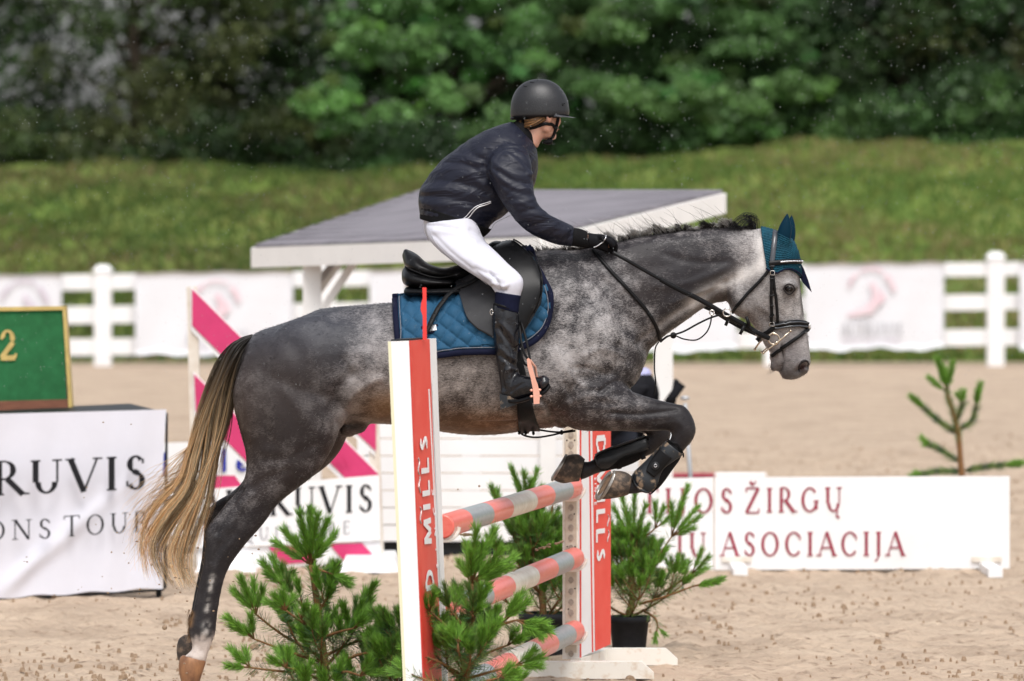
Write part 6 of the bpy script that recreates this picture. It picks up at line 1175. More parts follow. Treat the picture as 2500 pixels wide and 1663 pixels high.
# reins
def rein(pl, Ys, w_, nm, par, mat=M_lea, th=.0035):
    c = cr([(x, y, Y) for (x, y), Y in zip(pl, Ys)], 8); pts = [P(x, y, Y) for x, y, Y in c]; V, Fc = ribbon(pts, [Vector((0, -1, .15))] * len(pts), w_ / F * YH, th); return mk(nm, V, Fc, mat, par, smooth=True)
rein([(1496, 616), (1530, 635), (1575, 661), (1616, 684)], [YH - .2, YH - .21, YH - .2, YH - .19], 9, 'rein', brd); rein([(1612, 682), (1660, 708), (1711, 733), (1775, 770), (1826, 798), (1852, 814), (1878, 826)], [YH - .195, YH - .19, YH - .17, YH - .15, YH - .13, YH - .12, YH - .1], 12, 'rein', brd, M_leag, .005)
rein([(1700, 742), (1735, 757), (1770, 774), (1800, 790)], [YH - .02, YH, YH + .02, YH + .04], 7, 'rein', brd); rein([(1496, 612), (1560, 640), (1640, 690), (1720, 745), (1800, 795), (1870, 826)], [YH + .15, YH + .2, YH + .2, YH + .16, YH + .13, YH + .1], 9, 'rein', brd)
for x, y, a in ((1776, 784, 55), (1812, 806, 50), (1826, 785, -60)):
    c = P(x, y, YH - .145); d = Vector((math.cos(R(a)) * .014, 0, math.sin(R(a)) * .024)); mb = MB(); mb.tube([c - d, c + d], .007, 8); mb.build('rein_stop', M_lea, brd, smooth=True)
# martingale
mar = thing('martingale', tuple(P(1610, 835, YH)), 'black running martingale, neck strap and thin cords below the horse\'s neck', 'martingale')
strap2(HT, [(1448, 612), (1470, 638), (1498, 671), (1525, 699), (1548, 724), (1570, 749), (1588, 774), (1603, 803), (1612, 832)], 9, mar, 'neck_strap', M_lea, .006, .004, None, 6, True)
def cord(pl, Y, r, nm, par): mb = MB(); mb.tube([P(x, y, Y) for x, y in cr(pl, 8)], r, 8); return mb.build(nm, M_lea, par, smooth=True)
cord([(1612, 834), (1628, 822), (1643, 818), (1670, 809), (1705, 790), (1735, 776), (1762, 768)], YH - .12, .0042, 'cord', mar); cord([(1612, 836), (1630, 822), (1646, 819), (1670, 828), (1700, 830), (1722, 815), (1733, 795), (1738, 768)], YH - .1, .0032, 'cord', mar)
cord([(1609, 834), (1600, 850), (1598, 880), (1598, 905), (1601, 935), (1597, 965)], YH - .05, .003, 'cord', mar); mb = MB(); mb.ball(P(1644, 819, YH - .11), (.014, .012, .014), 12, 8); mb.build('stopper', M_lea, mar, smooth=True)
cord([(1266, 1040), (1268, 1054), (1282, 1064), (1310, 1068), (1345, 1063), (1371, 1057), (1405, 1052)], YH - .05, .0042, 'cord', mar); cord([(1318, 1050), (1345, 1054), (1371, 1055), (1400, 1050)], YH - .03, .0042, 'cord', mar); mb = MB(); mb.ball(P(1371, 1056, YH - .04), (.008, .01, .011), 10, 6); mb.build('stopper', M_lea, mar, smooth=True)
def ring(px, py, r, Y, par, mat=M_steel): 
    c = P(px, py, Y); mb = MB(); mb.tube([c + Vector((math.cos(a) * r, .0, math.sin(a) * r)) for a in np.linspace(0, 2 * math.pi, 20)], .003, 8); mb.build('ring', mat, par, smooth=True)
ring(1775, 763, .017, YH - .17, mar); ring(1738, 763, .010, YH - .17, mar)
# leg boots
M_shell = new_mat('boot_shell', (.016, .018, .021), .36, noise=.5, nscale=30, mix=(.025, .026, .028), bump=.2, bscale=60, bdist=.002)
M_mudshell = new_mat('muddy_boot_shell', (.020, .023, .027), .38, noise=1, nscale=30, mix=(.22, .16, .11), bump=.3, bscale=80, bdist=.002, detail=6, nr=(.55, .66))
M_neo = new_mat('neoprene', (.010, .010, .011), .8, noise=.3, nscale=60)
lb = thing('tendon_boot', tuple(P(1590, 1203, YH - .145)), 'black tendon boot with strap and stud on the nearer foreleg', 'leg boot', 'tendon boots on the forelegs')
V, Fc = fuse([loft([(1634, 1074, 1667, 1100, .042, -.145), (1612, 1090, 1660, 1122, .047, -.145), (1588, 1114, 1640, 1150, .045, -.145), (1564, 1138, 1622, 1176, .045, -.145), (1546, 1162, 1606, 1194, .050, -.145), (1554, 1184, 1590, 1203, .040, -.145)], 28, 4, 2.3)], .006, 2); mk('inner_sleeve', V, Fc, M_neo, lb, smooth=True); BT = bvh(V, Fc)
V, Fc = drape(BT, [(1627, 1080), (1605, 1100), (1580, 1126), (1560, 1145), (1545, 1162), (1550, 1182), (1560, 1198)], [(1664, 1110), (1645, 1124), (1622, 1142), (1612, 1158), (1606, 1176), (1598, 1192), (1580, 1203)], 50, 24, .002, .005, YH - .19, lambda a, b, nu, nv: np.array([[.007 * math.sin(math.pi * j / (nv - 1)) ** .5 for j in range(nv)] for i in range(nu)]), 2); mk('shell', V, Fc, M_mudshell, lb, smooth=True); BT2 = bvh(V, Fc)
V, Fc = drape(BT2, [(1613, 1094), (1586, 1131), (1578, 1152)], [(1640, 1118), (1612, 1150), (1596, 1166)], 16, 12, .003, .004, YH - .2); mk('strap', V, Fc, M_lea, lb, smooth=True)
c = P(1600, 1137, YH - .215); mb = MB(); mb.ball(c, (.014, .006, .014), 20, 10); mb.tube([c + Vector((math.cos(a) * .0145, -.001, math.sin(a) * .0145)) for a in np.linspace(0, 6.283, 20)], .0022, 6); mb.build('stud', M_shell, lb, smooth=True); mb = MB(); mb.tube([c + Vector((math.cos(a) * .006, -.007, math.sin(a) * .006)) for a in np.linspace(0, 6.283, 16)], .0012, 6); mb.build('stud_ring', M_bead, lb, smooth=True)
strap2(BT, [(1547, 1163), (1552, 1180), (1563, 1196), (1580, 1203), (1596, 1194), (1606, 1178)], 3, lb, 'piping', M_leag, .010, .003, YH - .19, 5); strap2(BT, [(1631, 1077), (1650, 1088), (1662, 1104), (1663, 1114)], 3, lb, 'piping', M_leag, .010, .003, YH - .19, 5)
lb = thing('tendon_boot', tuple(P(1480, 1148, YH + .145)), 'plain black tendon boot on the farther foreleg', 'leg boot', 'tendon boots on the forelegs')
V, Fc = fuse([loft([(1583, 1104, 1578, 1066, .042, .145), (1560, 1124, 1548, 1078, .046, .145), (1525, 1140, 1508, 1092, .044, .145), (1492, 1147, 1474, 1104, .046, .145), (1466, 1146, 1456, 1114, .038, .145)], 28, 4, 2.3)], .006, 2); mk('inner_sleeve', V, Fc, M_neo, lb, smooth=True); BT = bvh(V, Fc)
V, Fc = drape(BT, [(1579, 1063), (1543, 1074), (1505, 1087), (1467, 1101), (1450, 1116)], [(1583, 1094), (1550, 1106), (1515, 1120), (1485, 1142), (1458, 1138)], 50, 20, .004, .005, YH + .1, lambda a, b, nu, nv: np.array([[.006 * math.sin(math.pi * j / (nv - 1)) ** .5 for j in range(nv)] for i in range(nu)]), 2); mk('shell', V, Fc, M_shell, lb, smooth=True)
strap2(BT, [(1452, 1118), (1453, 1132), (1468, 1143), (1488, 1140), (1514, 1121), (1550, 1107), (1582, 1095)], 3, lb, 'piping', M_leag, .010, .003, YH + .1, 5)
for x in (1500, 1560): strap2(BT, [(x + 4, 1112 - (x - 1500) * .2), (x + 12, 1142 - (x - 1500) * .35)], 12, lb, 'strap', M_neo, .004, .003, YH + .1, 5)
# ------------------------------------------------------------------ the rider
rider = thing('person', tuple(P(1180, 975, YH)), 'rider in black jacket, white breeches and black helmet leaning forward over the grey horse', 'person')
M_skin = new_mat('skin', (.62, .38, .29), .5, noise=.15, nscale=18, bump=.1, bscale=200, bdist=.001, mix=(.64, .33, .25)); M_skin.node_tree.nodes['Principled BSDF'].inputs['Subsurface Weight'].default_value = .12; M_skin.node_tree.nodes['Principled BSDF'].inputs['Subsurface Scale'].default_value = .02
jt = [(1026, 531, 1182, 574, .165, 0), (1021, 492, 1200, 548, .178, 0), (1026, 460, 1224, 532, .185, 0), (1044, 433, 1252, 510, .19, 0), (1076, 393, 1284, 486, .195, 0), (1103, 372, 1303, 458, .20, 0), (1133, 349, 1313, 418, .205, 0), (1173, 325, 1313, 384, .185, 0), (1215, 307, 1309, 360, .13, 0), (1250, 297, 1303, 345, .075, 0)]
ja = [(1218, 345, 1284, 358, .07, -.13), (1200, 378, 1294, 384, .075, -.19), (1188, 415, 1300, 418, .073, -.225), (1204, 455, 1302, 452, .066, -.245), (1224, 492, 1306, 478, .060, -.26), (1248, 526, 1316, 500, .056, -.265), (1280, 560, 1336, 520, .052, -.255), (1317, 582, 1360, 533, .049, -.23), (1358, 597, 1384, 544, .046, -.20), (1397, 603, 1402, 553, .041, -.165)]
cuff = [(1392, 600, 1398, 556, .036, -.17), (1415, 604, 1418, 559, .037, -.15), (1438, 606, 1434, 565, .036, -.13)]
glove = [(1436, 604, 1436, 568, .036, -.13), (1452, 607, 1452, 571, .036, -.12), (1470, 613, 1470, 572, .034, -.115), (1484, 618, 1486, 578, .032, -.11)]
br1 = [(1158, 505, 1034, 525, .155, 0), (1175, 572, 1034, 556, .16, 0), (1186, 590, 1044, 582, .14, 0), (1200, 620, 1080, 620, .08, 0)]
br = [(1160, 530, 1040, 545, .10, -.10), (1182, 585, 1044, 580, .105, -.15), (1196, 600, 1072, 612, .10, -.20), (1218, 621, 1110, 642, .092, -.26), (1243, 646, 1148, 667, .084, -.31), (1264, 664, 1176, 684, .078, -.35), (1277, 682, 1197, 699, .072, -.37), (1277, 702, 1207, 712, .066, -.375), (1271, 722, 1212, 720, .061, -.375), (1268, 745, 1211, 738, .058, -.375)]
bt_ = [(1267, 757, 1205, 739, .062, -.375), (1269, 790, 1201, 775, .064, -.38), (1268, 830, 1204, 825, .058, -.385), (1264, 862, 1209, 860, .052, -.39), (1262, 890, 1214, 895, .046, -.395), (1268, 910, 1220, 930, .043, -.40), (1282, 928, 1224, 958, .043, -.405)]
foot = [(1222, 950, 1226, 975, .028, -.40), (1240, 925, 1240, 978, .037, -.405), (1262, 914, 1262, 978, .040, -.42), (1285, 918, 1286, 972, .044, -.435), (1308, 921, 1308, 966, .047, -.45), (1328, 916, 1328, 957, .043, -.465), (1341, 923, 1340, 944, .025, -.47)]
def both(st): return [loft(st, 24, 4), loft(st, 24, 4, flip=True)]
def slim(st, g=.66): return [loft(st, 20, 3, grow=g), loft(st, 20, 3, grow=g, flip=True)]
# head, built facing +x then turned away from the camera
HC = P(1318, 268, YH); yaw, pit = R(41), R(-4)
from mathutils import Matrix
RM = Matrix.Rotation(yaw, 3, 'Z') @ Matrix.Rotation(-pit, 3, 'Y')
def hp(v): return HC + RM @ Vector(v)
def hb(c, r): mb = MB(); mb.ball(hp(c), r, 24, 16, RM); return (mb.V(), mb.f)
headp = [hb((-.005, 0, .025), (.090, .068, .082)), hb((.045, 0, -.03), (.052, .060, .080)), hb((.035, 0, -.085), (.052, .050, .040)), hb((.074, 0, -.108), (.022, .024, .018)), hb((.100, 0, -.028), (.014, .011, .030)), hb((.110, 0, -.040), (.012, .013, .010)), hb((.090, 0, -.071), (.012, .023, .008)), hb((.089, 0, -.083), (.011, .020, .008)), hb((.060, .035, -.045), (.028, .022, .026)), hb((.060, -.035, -.045), (.028, .022, .026)), hb((.088, .0, .012), (.012, .045, .010)), hb((.0, .05, -.06), (.03, .02, .04)), hb((.0, -.05, -.06), (.03, .02, .04)),
         hb((-.012, -.078, -.028), (.018, .010, .030)), hb((-.012, .078, -.028), (.018, .010, .030))]
neckp = loft([(1262, 330, 1312, 362, .062, 0), (1278, 312, 1320, 346, .058, 0), (1290, 292, 1332, 325, .056, 0), (1296, 275, 1340, 300, .055, 0)], 24, 4)
fing = []
def finger_chain(pts, r): mb = MB(); mb.tube([P(x, y, YH + d) for x, y, d in cr(pts, 4)], r, 10); return (mb.V(), mb.f)
FG = [([(1480, 580, -.125), (1494, 585, -.145), (1502, 597, -.140), (1500, 608, -.118), (1490, 611, -.105)], .0098), ([(1478, 584, -.105), (1495, 590, -.118), (1504, 602, -.112), (1500, 613, -.095), (1489, 615, -.09)], .0102), ([(1476, 592, -.090), (1494, 600, -.098), (1502, 610, -.092), (1496, 620, -.080), (1486, 619, -.078)], .0098), ([(1474, 602, -.080), (1489, 609, -.082), (1496, 617, -.078), (1490, 625, -.07), (1482, 622, -.07)], .0088)]
TB = ([(1462, 578, -.140), (1476, 582, -.160), (1489, 592, -.160), (1497, 602, -.150)], .0112)
hands = []
for gset, rr in FG + [TB]: hands.append(([(x, y, d) for x, y, d in gset], rr))
def handset(grow):
    out = []
    for pl, rr in hands: out.append(finger_chain(pl, rr * grow))
    return out
bodyp = headp + [neckp] + slim(jt[1:-1], .74)[:1] + slim(ja) + slim(cuff) + slim(glove, .7) + slim(br1)[:1] + slim(br) + slim(bt_) + slim(foot, .55)
hs_ = handset(.55); bodyp += hs_ + [(mirrored(v), rflip(f)) for v, f in hs_]
V, Fc = fuse(bodyp, .006, 4); V = sculpt(V, Fc, [], -1)
def face_push(V, c, r, h):
    N = normals(V, Fc); c = np.array(hp(c)); d = np.linalg.norm(V - c, axis=1); return V + N * (h * np.exp(-(d / r) ** 2))[:, None]
for sy in (-1, 1): V = face_push(V, (.083, sy * .031, -.008), .014, -.007); V = face_push(V, (-.006, sy * .088, -.028), .009, -.005)
V = face_push(V, (.103, 0, -.077), .006, -.003)
mk('body', V, Fc, M_skin, rider, smooth=True)
M_eyew = new_mat('eye_white', (.7, .68, .66), .15)
for sy in (-1, 1): mb = MB(); mb.ball(hp((.077, sy * .031, -.008)), .0115, 14, 10); mb.build('eye', M_eyew, rider, smooth=True); mb = MB(); mb.ball(hp((.0845, sy * .031, -.008)), .0048, 10, 8); mb.build('iris', M_dark, rider, smooth=True)
mb = MB(); mb.ball(hp((.1005, 0, -.077)), (.004, .019, .003), 12, 6, RM); mb.build('lips', new_mat('lip', (.42, .13, .12), .4), rider, smooth=True)
# hair under the helmet
M_hairb = new_mat('blond_brown_hair', rough=.45, attr='tint'); S_ = []
for i in range(420):
    sd_ = -1 if i % 3 else 1; a0 = random.uniform(0, 1); z0 = -.03 - .02 * a0; q0 = Vector((-.03 + random.uniform(-.01, .02) - .01 * a0, sd_ * .066, z0)); q1 = Vector((-.075 - .02 * random.random(), sd_ * .045, z0 - .018 - .02 * a0)); q2 = Vector((-.092, sd_ * .012, z0 - .022 - .012 * a0)); tt = np.linspace(0, 1, 8)
    pts = np.array([tuple(hp(q0 * (1 - t) ** 2 + q1 * 2 * t * (1 - t) + q2 * t * t)) for t in tt]); pts += rng.normal(0, .0012, 3); S_.append((pts, .0016, np.tile(random.choice([(.20, .10, .04), (.34, .17, .06), (.07, .04, .02), (.10, .05, .02)]), (8, 1)) * random.uniform(.6, 1.2)))
strands('hair', S_, rider, M_hairb)
# jacket
M_jk = bpy.data.materials.new('wet_black_nylon'); M_jk.use_nodes = True; t_ = M_jk.node_tree; b_ = t_.nodes['Principled BSDF']; b_.inputs['Base Color'].default_value = (.0075, .009, .020, 1); b_.inputs['Roughness'].default_value = .4; b_.inputs['Specular IOR Level'].default_value = .3
tc = t_.nodes.new('ShaderNodeTexCoord')
def nz(sc, det, rough, mp=None, rot=(0, 0, 0), dist=0):
    n = t_.nodes.new('ShaderNodeTexNoise'); n.inputs['Scale'].default_value = sc; n.inputs['Detail'].default_value = det; n.inputs['Roughness'].default_value = rough; n.inputs['Distortion'].default_value = dist
    q = t_.nodes.new('ShaderNodeMapping'); q.inputs['Scale'].default_value = mp or (1, 1, 1); q.inputs['Rotation'].default_value = rot; t_.links.new(tc.outputs['Object'], q.inputs[0]); t_.links.new(q.outputs[0], n.inputs[0]); return n.outputs[0]
w1 = nz(6, 2, .45, (.9, 1, 2.2), (0, R(32), 0), 1.4); w2 = nz(20, 2, .5, (.8, 1, 2.0), (0, R(-20), 0), .6)
b1 = t_.nodes.new('ShaderNodeBump'); b1.inputs['Strength'].default_value = .7; b1.inputs['Distance'].default_value = .03; t_.links.new(w1, b1.inputs['Height'])
b2 = t_.nodes.new('ShaderNodeBump'); b2.inputs['Strength'].default_value = .25; b2.inputs['Distance'].default_value = .004; t_.links.new(w2, b2.inputs['Height']); t_.links.new(b1.outputs[0], b2.inputs['Normal']); t_.links.new(b2.outputs[0], b_.inputs['Normal'])
rn = nz(120, 3, .6); rr_ = t_.nodes.new('ShaderNodeMapRange'); rr_.inputs[1].default_value = .35; rr_.inputs[2].default_value = .65; rr_.inputs[3].default_value = .42; rr_.inputs[4].default_value = .58; t_.links.new(rn, rr_.inputs[0]); t_.links.new(rr_.outputs[0], b_.inputs['Roughness'])
M_knitb = new_mat('black_rib_knit', (.010, .010, .011), .9, noise=.3, nscale=80, bump=.3, bscale=200, bdist=.002)
V, Fc = fuse([loft(jt, 32, 4, 2.2)] + both(ja), .0075, 4)
js = [([(1133, 346), (1150, 372), (1190, 400)], 8, -0.0056), ([(1120, 355), (1130, 345), (1142, 338)], 6, 0.0046), ([(1180, 405), (1200, 440), (1225, 480), (1248, 522)], 7, -0.0074), ([(1190, 370), (1182, 395), (1188, 425)], 6, -0.0046), ([(1222, 362), (1245, 358), (1275, 365), (1292, 385)], 3, -0.0032),
      ([(1205, 395), (1240, 420), (1280, 430), (1300, 425)], 6, 0.0051), ([(1205, 412), (1245, 438), (1285, 448)], 5, -0.0056), ([(1215, 428), (1250, 455), (1292, 462)], 6, 0.0051), ([(1235, 375), (1262, 395), (1288, 425)], 5, 0.0042), ([(1245, 368), (1275, 390), (1296, 415)], 4, -0.0042), ([(1222, 450), (1260, 470), (1300, 478)], 5, -0.0037),
      ([(1240, 500), (1275, 495), (1305, 485)], 5, 0.0037), ([(1255, 525), (1285, 515), (1315, 505)], 4.5, -0.0042), ([(1262, 535), (1300, 528), (1330, 520)], 6, 0.0042), ([(1290, 555), (1320, 545), (1342, 535)], 4.5, -0.0042), ([(1310, 570), (1335, 558), (1362, 545)], 5, 0.0042), ([(1330, 585), (1350, 570), (1375, 556)], 4, -0.0037), ([(1360, 594), (1375, 575), (1392, 560)], 4, 0.0032), ([(1380, 600), (1390, 580), (1398, 560)], 3, -0.0032),
      ([(1050, 425), (1100, 415), (1150, 430), (1180, 450)], 8, 0.0056), ([(1040, 445), (1090, 440), (1150, 455), (1190, 470)], 7, -0.0061), ([(1035, 465), (1090, 462), (1150, 475), (1200, 490)], 8, 0.0056), ([(1030, 480), (1090, 485), (1160, 495)], 6, -0.0046), ([(1035, 497), (1080, 500), (1130, 505), (1180, 520)], 7, 0.0046), ([(1028, 510), (1080, 518), (1120, 528)], 5, -0.0037), ([(1090, 395), (1130, 400), (1165, 415)], 6, -0.0046), ([(1100, 380), (1140, 385), (1175, 395)], 7, 0.0042),
      ([(1180, 520), (1200, 530), (1215, 545)], 6, -0.0042), ([(1170, 545), (1190, 555), (1200, 562)], 6, 0.0032), ([(1180, 320), (1210, 335), (1240, 345)], 8, 0.0032), ([(1170, 340), (1210, 352), (1250, 350)], 6, -0.0028)]
V = sculpt(V, Fc, js, -1)
Qj = proj(V); mk('jacket', V, Fc, M_jk, rider, smooth=True); JT = bvh(V, Fc)
V, Fc = loft([(1024, 500, 1200, 560, .176, 0), (1025, 518, 1192, 570, .172, 0), (1025, 534, 1180, 579, .166, 0), (1032, 535, 1174, 576, .150, 0)], 32, 3, 2.2); mk('waistband', V, Fc, M_knitb, rider, smooth=True)
V, Fc = loft([(1246, 303, 1304, 364, .088, 0), (1258, 296, 1309, 356, .078, 0), (1268, 291, 1307, 340, .071, 0), (1274, 294, 1303, 334, .062, 0)], 28, 4, 2.0); mk('collar', V, Fc, M_knitb, rider, smooth=True)
for V, Fc in both(cuff): mk('cuff', V, Fc, M_knitb, rider, smooth=True)
strap2(JT, [(1199, 494), (1185, 500), (1168, 506), (1155, 517), (1145, 530), (1130, 539), (1121, 545)], 2.6, rider, 'pocket_zip', M_bead, .002, .002, None, 6); strap2(JT, [(1199, 491), (1180, 497), (1163, 504), (1150, 514), (1138, 528), (1126, 538)], 2.2, rider, 'pocket_zip', M_bead, .002, .002, None, 6)
strap2(JT, [(1247, 526), (1225, 536), (1208, 546), (1200, 560)], 1.2, rider, 'hem_piping', M_bead, .002, .002, None, 6)
# breeches
M_br = new_mat('white_breeches', (.58, .58, .65), .75, noise=.05, nscale=6, bump=.5, bscale=13, bdist=.01)
V, Fc = fuse([loft(br1, 28, 4)] + both(br), .007, 5)
V = sculpt(V, Fc, [([(1060, 575), (1100, 615), (1150, 655), (1190, 690)], 4, -0.0051), ([(1195, 665), (1215, 690), (1222, 712)], 4, -0.0119), ([(1205, 690), (1228, 700), (1240, 695)], 4, 0.0102), ([(1200, 700), (1218, 712), (1235, 708)], 3, -0.0102), ([(1160, 655), (1190, 668), (1220, 672)], 5, -0.0068), ([(1040, 548), (1080, 552), (1120, 560)], 4, -0.0068), ([(1060, 565), (1110, 570), (1160, 590)], 7, 0.0068), ([(1150, 560), (1170, 570), (1190, 590)], 5, -0.0068)], -1)
mk('breeches', V, Fc, M_br, rider, smooth=True); BRT = bvh(V, Fc)
strap2(BRT, [(1048, 560), (1062, 590), (1092, 622), (1130, 652), (1165, 676), (1190, 695)], 1.3, rider, 'breeches_seam', new_mat('seam_thread', (.42, .42, .47), .8), .0006, .0008, None, 8)
# socks, boots, gloves
for V, Fc in both([(1272, 722, 1209, 712, .064, -.376), (1268, 745, 1208, 732, .064, -.377), (1267, 765, 1205, 748, .063, -.378)]): mk('sock', V, Fc, M_navy, rider, smooth=True)
M_bootm = new_mat('wet_boot_leather', (.006, .006, .009), .25, noise=.2, nscale=40, bump=.55, bscale=16, spec=.5, bdist=.012)
for fl_ in (False, True):
    V, Fc = fuse([loft(bt_, 28, 4, flip=fl_), loft(foot, 26, 4, 2.3, flip=fl_)], .006, 3)
    if not fl_: V = sculpt(V, Fc, [([(1225, 790), (1245, 815), (1262, 840)], 6, .006), ([(1215, 800), (1238, 830), (1258, 858)], 5, -.007), ([(1222, 850), (1240, 868), (1258, 880)], 6, .006), ([(1220, 868), (1240, 882), (1260, 893)], 4, -.007), ([(1238, 905), (1250, 900), (1265, 905)], 5, .006), ([(1248, 955), (1250, 930), (1258, 912), (1272, 905)], 3, -.005), ([(1230, 890), (1226, 920), (1232, 950)], 3, -.004), ([(1245, 960), (1270, 940), (1300, 932), (1335, 925)], 3, -.003), ([(1228, 760), (1222, 800), (1222, 850)], 5, -.003)], -1)
    bo = mk('boot', V, Fc, M_bootm, rider, smooth=True)
    mz = (lambda V: mirrored(V)) if fl_ else (lambda V: np.array(V)); ff = (lambda f: rflip(f)) if fl_ else (lambda f: f)
    mb = MB(); mb.hexa([P(1222, 1000, YH - .44), P(1262, 988, YH - .44), P(1262, 986, YH - .375), P(1222, 998, YH - .375)], [P(1219, 962, YH - .44), P(1266, 972, YH - .44), P(1266, 970, YH - .37), P(1219, 960, YH - .37)]); mk('heel', mz(mb.V()), ff(mb.f), M_mudshell, bo)
    V, Fc = loft([(1240, 974, 1242, 984, .034, -.41), (1262, 975, 1264, 985, .040, -.425), (1286, 968, 1287, 979, .045, -.44), (1308, 961, 1309, 972, .048, -.455), (1328, 951, 1331, 962, .043, -.468), (1341, 936, 1345, 945, .025, -.475)], 20, 4, 3); mk('sole', mz(V) if fl_ else V, ff(Fc), M_leag, bo, smooth=True)
    V, Fc = loft([(1205, 738, 1267, 755, .0655, -.375), (1204, 744, 1267.5, 761, .0665, -.375)], 28, 2); mk('top_piping', mz(V) if fl_ else V, ff(Fc), M_leag, bo, smooth=True)
c = P(1200, 762, YH - .41); mb = MB(); mb.tube([c + Vector((math.cos(a) * .006, -.004, math.sin(a) * .012)) for a in np.linspace(0, 6.283, 14)], .002, 6); mb.build('spur_buckle', M_steel, rider, smooth=True)
M_gl = new_mat('black_glove', (.008, .008, .010), .6, noise=.3, nscale=50, bump=.3, bscale=70, bdist=.002)
for fl_ in (False, True):
    hs2 = handset(1.0)
    if fl_: hs2 = [(mirrored(v), rflip(f)) for v, f in hs2]
    V, Fc = fuse([loft(glove, 24, 4, 2.3, flip=fl_)] + hs2, .0042, 2); gl_o = mk('glove', V, Fc, M_gl, rider, smooth=True)
    if not fl_:
        V = sculpt(V, Fc, [([(1437, 568), (1443, 585), (1445, 603)], 3, .004), ([(1445, 575), (1458, 585)], 3, -.003), ([(1448, 590), (1462, 592)], 3, -.003)], -1); GT = bvh(V, Fc); strap2(GT, [(1479, 574), (1478, 583), (1470, 592), (1458, 600), (1449, 603)], 2.2, gl_o, 'stitched_beads', M_bead, .002, .003, YH - .15, 6)
# helmet
M_hel = new_mat('wet_matt_helmet', (.016, .017, .020), .4, noise=.35, nscale=150, mix=(.010, .010, .012), bump=.6, bscale=220, bdist=.0015, spec=.45)
rows = [(193.5, 1310, 1322), (194.5, 1301, 1334), (198, 1288, 1345), (205, 1275, 1358), (215, 1264, 1369), (229, 1255, 1379), (245, 1249, 1386), (264, 1246.5, 1389.5), (276, 1246, 1390), (284, 1246.5, 1384), (290, 1252, 1352), (298, 1268, 1334), (304, 1286, 1318)]
st_h = [(a, y, b, y, .78 * (b - a) / 2 * YH / F, 0) for y, a, b in rows]
V, Fc = loft(st_h, 40, 4, 2.05); hel = mk('helmet', V, Fc, M_hel, rider, smooth=True); HLT = bvh(V, Fc)
V = []; n = 30
for k in range(n + 1):                                   # peak: crescent reaching forward
    a = -math.pi / 2 + math.pi * k / n; 
    for rr, up_ in ((1.0, 0), (0.35, 1), (0.35, 0)):
        ox = 1352 + (55 * rr) * math.cos(a) ** .8; oy = 284.5 + 3.5 * math.cos(a) * rr - (5 * up_); V.append(tuple(P(ox, oy, YH + math.sin(a) * .093)))
Fc = []
for k in range(n):
    a, b = 3 * k, 3 * k + 3; Fc += [(a, b, b + 1, a + 1), (a, a + 2, b + 2, b), (a + 1, b + 1, b + 2, a + 2)]
mk('peak', V, Fc, new_mat('peak_plastic', (.05, .052, .06), .4, noise=.2, nscale=90), hel, smooth=False)
strap2(HLT, [(1330, 289), (1345, 284), (1365, 283), (1388, 282)], 5, hel, 'rim', M_leag, .001, .003, None, 6)
for pl in ([(1279, 209), (1280, 212), (1287, 211)], [(1294, 201), (1300, 202), (1304, 202)], [(1312, 196), (1314, 196)]): strap2(HLT, pl, 1.6, hel, 'vent', M_dark, .001, .001, None, 3)
c_, n_2 = hit(HLT, 1373, 255); mb = MB(); mb.ball(c_ + n_2 * .001, (.006, .003, .007), 12, 8); mb.ball(c_ + n_2 * .001 + Vector((.008, .004, .004)), (.0035, .003, .003), 8, 6); mb.build('badge', M_dark, hel, smooth=True)
mb = MB(); mb.ball(P(1252, 289, YH), (.012, .05, .008), 12, 8); mb.build('back_cradle', M_dark, hel, smooth=True)
BT_ = JT
HBT = bvh(*fuse(headp + [neckp], .006, 3)); M_web = new_mat('chin_strap_webbing', (.012, .012, .013), .7)
strap2(HBT, [(1294, 314), (1306, 311), (1320, 306), (1334, 302), (1346, 304), (1354, 312)], 8, hel, 'chin_strap', M_web, .004, .003, YH - .065, 6); strap2(HBT, [(1361, 287), (1359, 298), (1356, 312)], 8, hel, 'chin_strap', M_web, .005, .003, YH - .03, 6)
strap2(HBT, [(1355, 313), (1352, 324), (1347, 334), (1339, 342)], 8, hel, 'chin_strap', M_web, .005, .003, YH - .02, 6); mb = MB(); mb.ball(P(1357, 313, YH - .045), (.009, .006, .009), 12, 8); mb.build('strap_buckle', M_lea, hel, smooth=True)
V, Fc = fuse([loft([(1322, 346, 1326, 350, .02, 0), (1334, 341, 1338, 354, .028, 0), (1344, 339, 1347, 352, .028, 0), (1349, 340, 1350, 348, .018, 0)], 16, 4)], .004, 2); mk('chin_cup', V, Fc, M_web, hel, smooth=True)
# ------------------------------------------------------------------ seated person and chair beyond the fence of the jump
M_blk = new_mat('black_cloth', (.012, .012, .015), .8, noise=.3, nscale=10, bump=.3, bscale=12, bdist=.02); M_lav = new_mat('lavender_cloth', (.42, .42, .66), .8); M_jean = new_mat('dark_trousers', (.020, .022, .03), .8, noise=.3, nscale=10)
YP = 34.9; sp = thing('person', (X_(1545, YP), YP, 0), 'seated person in black bent forward, seen between the horse\'s chest and foreleg', 'person')
O = YP - YH
def L2(st, **k): return loft([(a, b, c, d, w_, o_ + O) for a, b, c, d, w_, o_ in st], 20, 4, **k)
tor = [(1500, 1090, 1560, 1085, .15, 0), (1490, 1040, 1590, 1030, .17, 0), (1492, 990, 1610, 975, .19, 0), (1505, 945, 1604, 935, .19, 0), (1530, 915, 1590, 912, .14, 0)]
hd2 = [(1528, 920, 1560, 915, .05, 0), (1520, 890, 1562, 884, .075, 0), (1512, 865, 1560, 858, .085, 0), (1518, 838, 1550, 834, .06, 0)]
